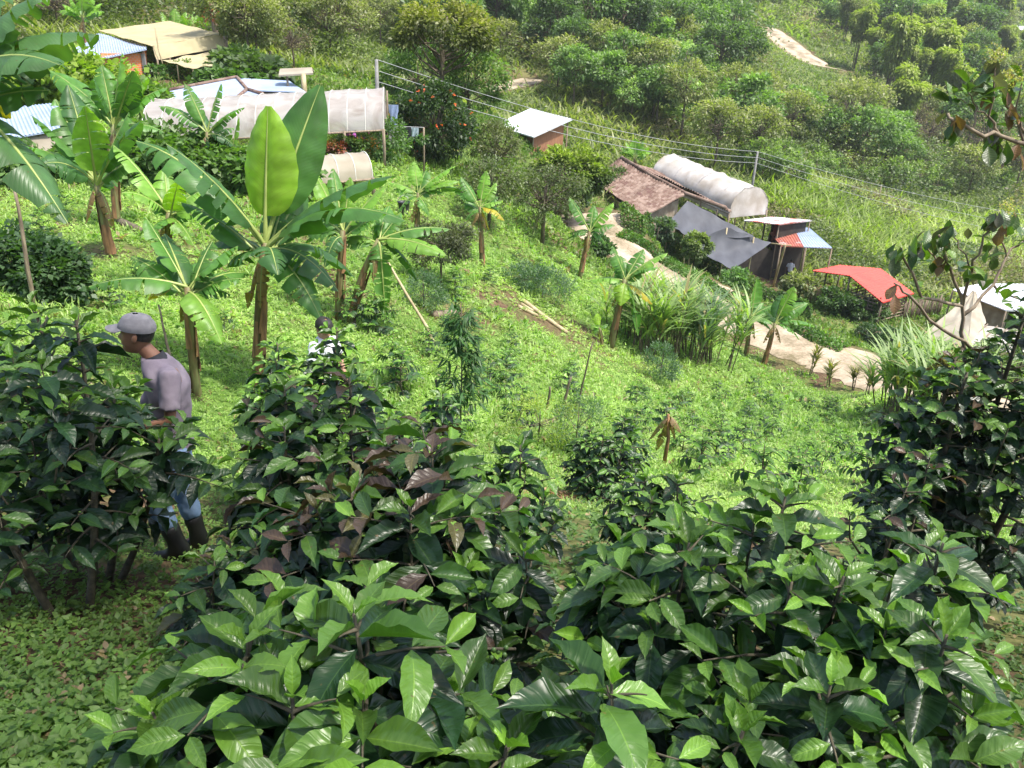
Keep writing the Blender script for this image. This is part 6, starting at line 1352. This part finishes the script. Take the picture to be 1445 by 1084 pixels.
twiggy('overhanging twigs with paddle shaped leaves and pale flower buds entering at the upper right',
 [[(1620,640,3.9,.016),(1590,420,3.9),(1545,270,3.9),(1500,222,3.9),(1445,203,3.85),(1412,192,3.8),(1372,184,3.75),(1346,174,3.7),(1337,160,3.7)], [(1412,192,3.8,.007),(1395,165,3.8),(1402,130,3.8),(1405,92,3.8)], [(1372,184,3.75,.005),(1379,152,3.8),(1366,130,3.8)], [(1500,222,3.9,.009),(1440,180,3.9),(1420,150,3.9),(1412,118,3.9)], [(1445,203,3.85,.006),(1432,160,3.9),(1442,118,3.9)], [(1395,165,3.8,.004),(1372,150,3.85),(1350,140,3.85)]],
 [(1366,128,3.8,6,'l'),(1350,140,3.85,5,'m'),(1338,160,3.7,4,'g'),(1405,92,3.8,5,'g'),(1378,150,3.8,4,'l'),(1412,118,3.9,4,'b'),(1442,118,3.9,6,'l'),(1420,150,3.9,4,'b'),(1432,165,3.9,3,'m'),(1415,195,3.8,6,'g'),(1440,205,3.85,4,'b'),(1346,172,3.7,2,'b'),(1395,205,3.8,3,'r')], 62, [(1405,78,3.8),(1432,106,3.9),(1418,112,3.85)])
# ------------------------------------------------------------------ people
M['skin'] = plain('brown_skin', (.26,.13,.08), (.22,.105,.065), .5, 12, .05)
M['skin2'] = plain('light_brown_skin', (.40,.22,.15), (.35,.19,.12), .5, 12, .05)
M['hair'] = plain('black_hair', (.015,.013,.012), (.03,.027,.025), .6, 60, .4)
M['cap'] = plain('grey_cap_cloth', (.22,.21,.225), (.16,.155,.165), .85, 25, .2, bd=.004)
M['shirt'] = plain('faded_mauve_grey_cotton', (.255,.215,.25), (.20,.165,.20), .85, 9, .35, bd=.02)
M['collar'] = plain('dark_collar', (.04,.04,.05), None, .8, 20, .1)
M['jeans'] = plain('washed_blue_denim', (.27,.38,.54), (.12,.20,.33), .85, 7, .4, bd=.015)
M['boot'] = plain('black_rubber', (.010,.011,.012), (.02,.02,.02), .45, 8, .1)
M['white_shirt'] = plain('white_cotton', (.72,.73,.80), (.62,.63,.7), .8, 9, .3, bd=.01)
M['darkcloth'] = plain('dark_blue_trousers', (.03,.04,.07), None, .8, 9, .2)
M['eyew'] = plain('eye_white', (.6,.58,.55), None, .3, 5, 0); M['eyed'] = plain('eye_dark', (.01,.008,.006), None, .2, 5, 0)
M['shirtlogo'] = M['collar']
def skin_obj(name, V, E, mat, parent, sub=2, extra=None, root=0):
    """V: [(pos, rx, ry)], E: edges; grown with Skin + Subdivision and baked to one surface"""
    me = bpy.data.meshes.new(name+'_cage'); me.from_pydata([tuple(v[0]) for v in V], E, []); o = bpy.data.objects.new(name+'_cage', me); C.objects.link(o)
    sk = o.modifiers.new('skin', 'SKIN'); 
    sk.use_smooth_shade = True
    if not me.skin_vertices: 
        bpy.context.view_layer.objects.active = o
    lay = me.skin_vertices[0].data if me.skin_vertices else None
    if lay is None: raise RuntimeError('no skin layer')
    for i, v in enumerate(V): lay[i].radius = (v[1], v[2] if len(v) > 2 else v[1]); lay[i].use_root = (i == root)
    sb = o.modifiers.new('sub', 'SUBSURF'); sb.levels = sub; sb.render_levels = sub
    bpy.context.view_layer.update(); dg = bpy.context.evaluated_depsgraph_get(); m2 = bpy.data.meshes.new_from_object(o.evaluated_get(dg))
    bpy.data.objects.remove(o)
    if extra:    # weld further geometry into the same mesh
        n0 = len(m2.vertices); vs = [tuple(v.co) for v in m2.vertices]+[tuple(v) for v in extra.v]; fs = [tuple(p.vertices) for p in m2.polygons]+[tuple(i+n0 for i in f) for f in extra.f]
        m3 = bpy.data.meshes.new(name); m3.from_pydata(vs, [], fs); m2 = m3
    m2.name = name; m2.materials.clear(); m2.materials.append(mat); m2.polygons.foreach_set('use_smooth', np.ones(len(m2.polygons), bool)); return link(name, m2, parent)
def fuse(name, mb, mat, parent, vox=.014):
    o = mb.build(name+'_cage', mat); r = o.modifiers.new('r', 'REMESH'); r.mode = 'VOXEL'; r.voxel_size = vox; r.use_smooth_shade = True
    k = o.modifiers.new('s', 'SMOOTH'); k.factor = .5; k.iterations = 9
    tx = bpy.data.textures.new('folds', 'CLOUDS'); tx.noise_scale = .07; tx.noise_depth = 1; dp = o.modifiers.new('d', 'DISPLACE'); dp.texture = tx; dp.strength = .014; dp.mid_level = .5; dp.texture_coords = 'LOCAL'
    bpy.context.view_layer.update(); dg = bpy.context.evaluated_depsgraph_get(); m2 = bpy.data.meshes.new_from_object(o.evaluated_get(dg)); bpy.data.objects.remove(o)
    m2.name = name; m2.polygons.foreach_set('use_smooth', np.ones(len(m2.polygons), bool)); 
    if not m2.materials: m2.materials.append(mat)
    return link(name, m2, parent)
HP = dict(h=[-.128,-.118,-.105,-.09,-.078,-.066,-.055,-.045,-.03,-.015,0,.015,.03,.045,.06,.08,.098,.110,.118],
          f=[.050,.082,.090,.086,.086,.094,.089,.093,.090,.087,.084,.086,.093,.094,.091,.080,.060,.036,.004],
          b=[.010,.020,.035,.050,.060,.068,.074,.080,.088,.094,.098,.101,.103,.103,.100,.090,.070,.044,.004],
          w=[.022,.040,.050,.057,.061,.064,.066,.068,.071,.073,.075,.076,.077,.077,.075,.067,.052,.032,.004])
def head_pt(h, a, grow=0.0):
    I = lambda k: float(np.interp(h, HP['h'], HP[k])); c, s = math.cos(a), math.sin(a)
    x = (I('f') if c > 0 else I('b'))*math.copysign(abs(c)**.9, c); y = I('w')*math.copysign(abs(s)**.85, s)
    nose = float(np.interp(h, [-.05,-.042,-.034,-.022,-.008,.008,.02], [0,.012,.027,.022,.013,.004,0])); x += nose*math.exp(-(a/.20)**2)
    eye = -.007*math.exp(-((abs(a)-.42)/.16)**2)*math.exp(-((h-.003)/.014)**2); x += eye
    r = math.hypot(x, y)+1e-6; k = (r+grow)/r; return Vector((x*k, y*k, h+(grow*.8 if h > .09 else 0)))
def head_mesh(T):
    m = MB(); n = 40; hs = np.concatenate([np.linspace(-.128,-.06,12), np.linspace(-.056,.03,20), np.linspace(.036,.118,14)]); P = []
    for h in hs: P.append([T @ head_pt(float(h), ((k/n)*2-1)*math.pi) for k in range(n+1)])
    m.grid(P)
    for s in (-1, 1):        # ears
        vs = []; 
        for i in range(7):
            for j in range(10):
                th = math.pi*i/6; ph = 2*math.pi*j/10; vs.append(T @ Vector((-.010+.017*math.sin(th)*math.cos(ph)-.006*math.cos(th), s*(.078+.010*math.sin(th)*math.sin(ph)*s), -.008+.031*math.cos(th))))
        m.add(vs, [(i*10+j, i*10+(j+1)%10, (i+1)*10+(j+1)%10, (i+1)*10+j) for i in range(6) for j in range(10)], 0, True)
    return m
def shell(T, h0, h1, a0, a1, grow, name, mat, parent, nh=10, na=30, low=None):
    m = MB(); P = []
    for i in range(nh+1):
        row = []
        for k in range(na+1):
            a = a0+(a1-a0)*k/na; hb = h0 if low is None else low(a); h = hb+(h1-hb)*i/nh; row.append(T @ head_pt(h, a, grow))
        P.append(row)
    m.grid(P); return m.build(name, M[mat], parent)
def fingers(V, E, wrist_i, hand, d, side, up, s=1.0):
    """palm and five unequal bent fingers as skinned chains rooted in the palm"""
    d = Vector(d).normalized(); side = Vector(side).normalized(); up = Vector(up).normalized(); p = Vector(hand)
    V.append((p+d*.045*s, .018*s, .034*s)); E.append((wrist_i, len(V)-1)); pi = len(V)-1
    for k, L_ in enumerate((.065,.078,.072,.055)):
        o = p+d*.075*s+side*(k-1.5)*.021*s; V.append((o, .0085*s)); E.append((pi, len(V)-1)); V.append((o+(d*.8-up*.5)*L_*.5*s, .008*s)); E.append((len(V)-2, len(V)-1)); V.append((o+(d*.8-up*.5)*L_*.5*s+(d*.3-up*.8)*L_*.45*s, .0065*s)); E.append((len(V)-2, len(V)-1))
    o = p+d*.025*s-side*.030*s; V.append((o, .010*s)); E.append((pi, len(V)-1)); V.append((o+(d*.6-side*.6-up*.2)*.04*s, .009*s)); E.append((len(V)-2, len(V)-1)); V.append((o+(d*1.1-side*.8-up*.5)*.055*s, .007*s)); E.append((len(V)-2, len(V)-1))
def person(label, J, headc, fwd, pitch, mats, headwear, glasses=False, boots=True, detail=True, group=None, hs=1.0, sleeve=.75):
    """J: joint name -> world point; fwd: heading (x, y) of the face; everything hangs under one Empty at the feet"""
    base = (J['ankL']+J['ankR'])/2; base = Vector((base.x, base.y, tz(base.x, base.y))); t = empty('person', base, 0, label, 'person', group)
    j = {k: v-base for k, v in J.items()}; hc = headc-base
    az = math.atan2(fwd[1], fwd[0]); T = Matrix.Translation(hc) @ Matrix.Rotation(az, 4, 'Z') @ Matrix.Rotation(pitch, 4, 'Y') @ Matrix.Scale(hs, 4)
    F = Vector((math.cos(az), math.sin(az), 0)); neckb = j['neck']; V = []; E = []
    def ad(p, r, r2=None, par=None):
        V.append((Vector(p), r, r2 or r)); 
        if par is not None: E.append((par, len(V)-1))
        return len(V)-1
    a = ad(j['pelvis'], .11, .10); b = ad(j['waist'], .105, .09, a); c = ad(j['chest'], .11, .09, b); n = ad(neckb, .052, .052, c); hd = ad(T @ Vector((-.02,0,-.085)), .052, .052, n); ad(T @ Vector((-.012,0,-.02)), .055, .055, hd)
    for s in 'LR':
        sh = ad(j['sh'+s], .048, None, c); el = ad(j['el'+s], .038, None, sh); wr = ad(j['wr'+s], .025, None, el)
        d = (j['wr'+s]-j['el'+s]).normalized(); sd = d.cross(Vector((0,0,1))); sd = sd.normalized() if sd.length > .1 else F.copy(); up = sd.cross(d)
        fingers(V, E, wr, j['wr'+s]+d*.015, d, sd if s == 'L' else -sd, up)
        hp = ad(j['hip'+s], .08, None, a); kn = ad(j['kn'+s], .052, None, hp); an = ad(j['ank'+s], .036, None, kn); ad(j['ank'+s]+F*.14+Vector((0,0,-.045)), .03, None, an)
    skin_obj('body', V, E, M[mats['skin']], t, 2, head_mesh(T))
    # shirt and trousers: cloth volumes over the body, fused and smoothed
    L = Vector((-F.y, F.x, 0))
    m = MB(); vs = []; n = 20; secs = [(j['pelvis']+Vector((0,0,-.07)), .125, .175), (j['pelvis']+Vector((0,0,.03)), .125, .17), (j['waist'], .118, .16), (j['chest']*.5+j['waist']*.5, .122, .17), (j['chest'], .125, .185), (j['chest']*.5+neckb*.5, .105, .175), (j['chest']*.22+neckb*.78, .098, .135), (neckb+(neckb-j['chest'])*.06, .078, .082)]
    for p, rx, ry in secs: vs += [p+F*rx*math.cos(6.2832*k/n)+L*ry*math.sin(6.2832*k/n) for k in range(n)]
    m.add(vs, [(i*n+k, i*n+(k+1)%n, (i+1)*n+(k+1)%n, (i+1)*n+k) for i in range(len(secs)-1) for k in range(n)]+[tuple(range(n-1,-1,-1)), tuple((len(secs)-1)*n+k for k in range(n))])
    for q in 'LR': m.tube([j['chest']*.45+neckb*.25+j['sh'+q]*.3, j['sh'+q]+Vector((0,0,-.005)), j['sh'+q]*.55+j['el'+q]*.45, j['sh'+q]*(1-sleeve)+j['el'+q]*sleeve], [.068,.066,.063,.067], 14)
    fuse('shirt', m, M[mats['shirt']], t)
    if mats.get('collar'):
        m = MB(); ax = (neckb-j['chest']).normalized(); s1, s2 = frame_of(ax); P = []
        for i in range(4): P.append([neckb-ax*.035+ax*.018*i+(s1*math.cos(q)+s2*math.sin(q))*(.076-.005*i) for q in np.linspace(0, 6.283, 21)])
        m.grid(P, th=.004); m.build('collar', M[mats['collar']], t)
    m = MB(); vs = []; secs = [(j['pelvis']*.5+j['hipL']*.25+j['hipR']*.25+Vector((0,0,-.05)), .105, .165), (j['pelvis'], .118, .165), (j['pelvis']+Vector((0,0,.10)), .11, .155)]
    for p, rx, ry in secs: vs += [p+F*rx*math.cos(6.2832*k/n)+L*ry*math.sin(6.2832*k/n) for k in range(n)]
    m.add(vs, [(i*n+k, i*n+(k+1)%n, (i+1)*n+(k+1)%n, (i+1)*n+k) for i in range(2) for k in range(n)]+[tuple(range(n-1,-1,-1)), tuple(2*n+k for k in range(n))])
    for q in 'LR':
        e = j['kn'+q]*.55+j['ank'+q]*.45 if boots else j['kn'+q]*.1+j['ank'+q]*.9
        m.tube([j['hip'+q]+Vector((0,0,.05)), j['hip'+q]*.6+j['kn'+q]*.4, j['kn'+q]+Vector((0,0,.02)), e*.5+j['kn'+q]*.5, e], [.108,.096,.079,.074,.066], 14)
    fuse('trousers', m, M[mats['trousers']], t)
    for s in 'LR':       # boots
        V = []; E = []; f = F if 'toe'+s not in j else (j['toe'+s]-j['ank'+s]).normalized(); f = Vector((f.x, f.y, 0)).normalized()
        k = .36 if boots else .85; a = ad(j['kn'+s]*(1-k)+j['ank'+s]*k, .074 if boots else .05); b = ad(j['kn'+s]*.2+j['ank'+s]*.8, .058, None, a); c = ad(j['ank'+s]+Vector((0,0,-.02)), .052, None, b); d = ad(j['ank'+s]+f*.10+Vector((0,0,-.045)), .045, .042, c); ad(j['ank'+s]+f*.19+Vector((0,0,-.055)), .036, .042, d); ad(j['ank'+s]-f*.05+Vector((0,0,-.05)), .04, .04, c)
        skin_obj('boot', V, E, M[mats['boot']], t, 2)
    if detail:
        for s in (-1, 1):
            m = MB(); e = head_pt(.003, s*.42)+Vector((-.006,0,0)); vs = []
            for i in range(7):
                for q in range(10): th = math.pi*i/6; ph = 2*math.pi*q/10; vs.append(T @ (e+Vector((.0085*math.sin(th)*math.cos(ph), .012*math.sin(th)*math.sin(ph), .0075*math.cos(th)))))
            m.add(vs, [(i*10+q, i*10+(q+1)%10, (i+1)*10+(q+1)%10, (i+1)*10+q) for i in range(6) for q in range(10)], 0, True); m.build('eye', M['eyed'], t)
            m = MB(); m.tube([T @ head_pt(.020+.004*math.sin(u*3.1), s*(.22+.42*u), .002) for u in (0,.25,.5,.75,1)], [.002,.0035,.004,.003,.0015], 5); m.build('eyebrow', M['hair'], t)
        m = MB(); m.tube([T @ head_pt(-.071, u, .0005) for u in (-.30,-.15,0,.15,.30)], [.0015,.0035,.004,.0035,.0015], 5); m.build('mouth', plain('lips', (.20,.075,.06), None, .5, 8, 0), t)
    if glasses:
        m = MB()
        for s in (-1, 1):
            c = Vector((.094, s*.031, .002)); m.tube([T @ (c+Vector((-.004*abs(math.cos(q)), .022*math.cos(q), .016*math.sin(q)))) for q in np.linspace(0, 6.283, 13)], .0016, 4, cap=False); m.tube([T @ Vector((.088, s*.053, .006)), T @ Vector((.04, s*.078, .006)), T @ Vector((-.01, s*.081, .002))], .0018, 4)
        m.tube([T @ Vector((.096,-.010,.004)), T @ Vector((.098,0,.008)), T @ Vector((.096,.010,.004))], .0016, 4); m.build('glasses', M['eyed'], t)
    if headwear == 'cap':
        shell(T, -.03, .06, math.pi*.56, math.pi*1.44, .004, 'hair', 'hair', t, low=lambda a: -.055+.05*abs(math.cos(a/2))**1)
        shell(T, .03, .118, -math.pi, math.pi, .012, 'cap', 'cap', t, nh=12, na=40, low=lambda a: .030+.008*math.cos(a)); cap = t.children[-1]
        m = MB(); P = []
        for i in range(7):
            f = i/6; row = []
            for k in range(13): a = (k/12*2-1)*1.05; q = head_pt(.040, a, .011); row.append(T @ (q+Vector((.075*f*math.cos(a)**.6 if math.cos(a) > 0 else 0, 0, -.012*f-.010*f*abs(math.sin(a))+.003*math.cos(a)))))
            P.append(row)
        m.grid(P, th=.004); m.build('brim', M['cap'], cap); m = MB(); m.tube([T @ Vector((0,0,.130)), T @ Vector((0,0,.134))], .008, 8); m.build('button', M['cap'], cap)
    else:
        shell(T, 0, .118, -math.pi, math.pi, .011, 'hair', 'hair', t, nh=12, na=40, low=lambda a: .052-.085*(1-math.cos(a))/2-(.012 if 1.1 < abs(a) < 1.5 else 0))
    return t
# the walking man
D0 = 4.6
pt3 = lambda px, py, dd=0.0: at(px, py, D0+dd)
gd = lambda px, py, dd, up: (lambda q: Vector((q.x, q.y, tz(q.x, q.y)+up)))(at(px, py, D0+dd))
J = dict(pelvis=pt3(243,622), waist=pt3(242,580), chest=pt3(238,540), neck=pt3(218,504), shL=pt3(240,532,-.17), shR=pt3(228,526,.17), elL=pt3(240,594,-.24), elR=pt3(205,585,.24), wrL=pt3(196,606,-.27), wrR=pt3(170,575,.12),
         hipL=pt3(242,640,-.09), hipR=pt3(246,632,.09), knL=pt3(224,716,-.12), knR=pt3(262,700,.12), ankL=gd(256,780,-.12,.085), ankR=gd(284,772,.14,.085))
man = person('man in a grey cap and faded mauve shirt walking left among the coffee bushes', J, pt3(193,470), (-1,-.10), R(-4), dict(skin='skin', shirt='shirt', collar='collar', trousers='jeans', boot='boot'), 'cap')
o = man.children
base = Vector(man.location)
m = MB()      # pale frayed tears across the thigh of the jeans
for (px, py) in ((224,690),(222,702)):
    c = at(px, py, D0-.12-.085)-base; m.tube([c+Vector((-.045,.02,0)), c+Vector((0,-.004,-.004)), c+Vector((.05,.02,.004))], [.003,.007,.003], 6)
m.build('frayed_tear', M['white_shirt'], man)
# man in the white shirt
D0 = 9.4
base2 = at(452, 520, D0); zb = tz(base2.x, base2.y)
hc = at(457, 463, D0); H = hc.z-zb
def stand(x, y, zb, s, fx, fy, lean=0.0):
    """standing joints for a figure of head-centre height s*1.60, facing (fx, fy)"""
    f = Vector((fx, fy, 0)).normalized(); l = Vector((-f.y, f.x, 0)); P = lambda a, b, z: Vector((x, y, zb))+f*(a+lean*z)*s+l*b*s+Vector((0,0,z*s))
    return dict(pelvis=P(0,0,.93), waist=P(0,0,1.08), chest=P(.01,0,1.27), neck=P(.0,0,1.46), shL=P(0,.17,1.38), shR=P(0,-.17,1.38), elL=P(.02,.24,1.10), elR=P(.02,-.24,1.10), wrL=P(.16,.20,.92), wrR=P(.16,-.20,.92), hipL=P(0,.09,.88), hipR=P(0,-.09,.88), knL=P(.03,.10,.48), knR=P(.0,-.10,.48), ankL=P(0,.11,.08), ankR=P(-.05,-.11,.08))
s = H/1.60
person('dark haired man with glasses in a white shirt, only head and shoulders above a bush', stand(hc.x-.02, hc.y+.03, zb, s, .75, -.66), hc, (.78,-.62), R(22), dict(skin='skin2', shirt='white_shirt', trousers='darkcloth', boot='boot'), 'hair', glasses=True, hs=1.12)
q = g(1111, 401); p_ = stand(q.x, q.y, q.z, 1.02, .3, .95)
person('distant figure in a white shirt and dark trousers standing at the shelter edge', p_, Vector((q.x,q.y,q.z+1.62)), (.3,.95), 0, dict(skin='skin', shirt='white_shirt', trousers='darkcloth', boot='boot'), 'hair', detail=False)
# ------------------------------------------------------------------ shade tree that stands behind the viewer, out of the picture
wd_, lb_ = tree_mesh(900, h=9.6, crown=4.6, ch=2.6, leaf=.17, n=9000, cols=((.05,.10,.03),(.08,.14,.04)), shape='round', trunk=.18, nclump=70, spread=.8)
t = empty('shade_tree', (2.9, -1.2, tz(2.9,-1.2)-1.2), 0, 'tall shade tree behind the viewer whose crown shades the near bushes', 'tree'); wd_.build('trunk', M['bark'], t); o = lb_.build('crown', M['leaf'], t); o.location = (0, 3.0, 0)
t.children[0].location = (0,0,0)
# ------------------------------------------------------------------ thin haze over the valley
m, nt = newmat('valley_haze'); pv = nd(nt, 'ShaderNodeVolumePrincipled'); pv.inputs['Density'].default_value = .0003; pv.inputs['Color'].default_value = (.93,.96,1,1); pv.inputs['Anisotropy'].default_value = .2
o = nd(nt, 'ShaderNodeOutputMaterial'); nt.links.new(pv.outputs[0], o.inputs['Volume'])
_zs = [v.co.z for v in bpy.data.meshes['ground'].vertices]; z0, z1 = min(_zs)-1, max(max(_zs), CZ+12)+45
mb = MB(); mb.box((0, 290, (z0+z1)/2), (1420, 700, z1-z0)); o = mb.build('haze', m); tag(o, kind='stuff', label='thin pale haze filling the valley')
print('haze', z0, z1)
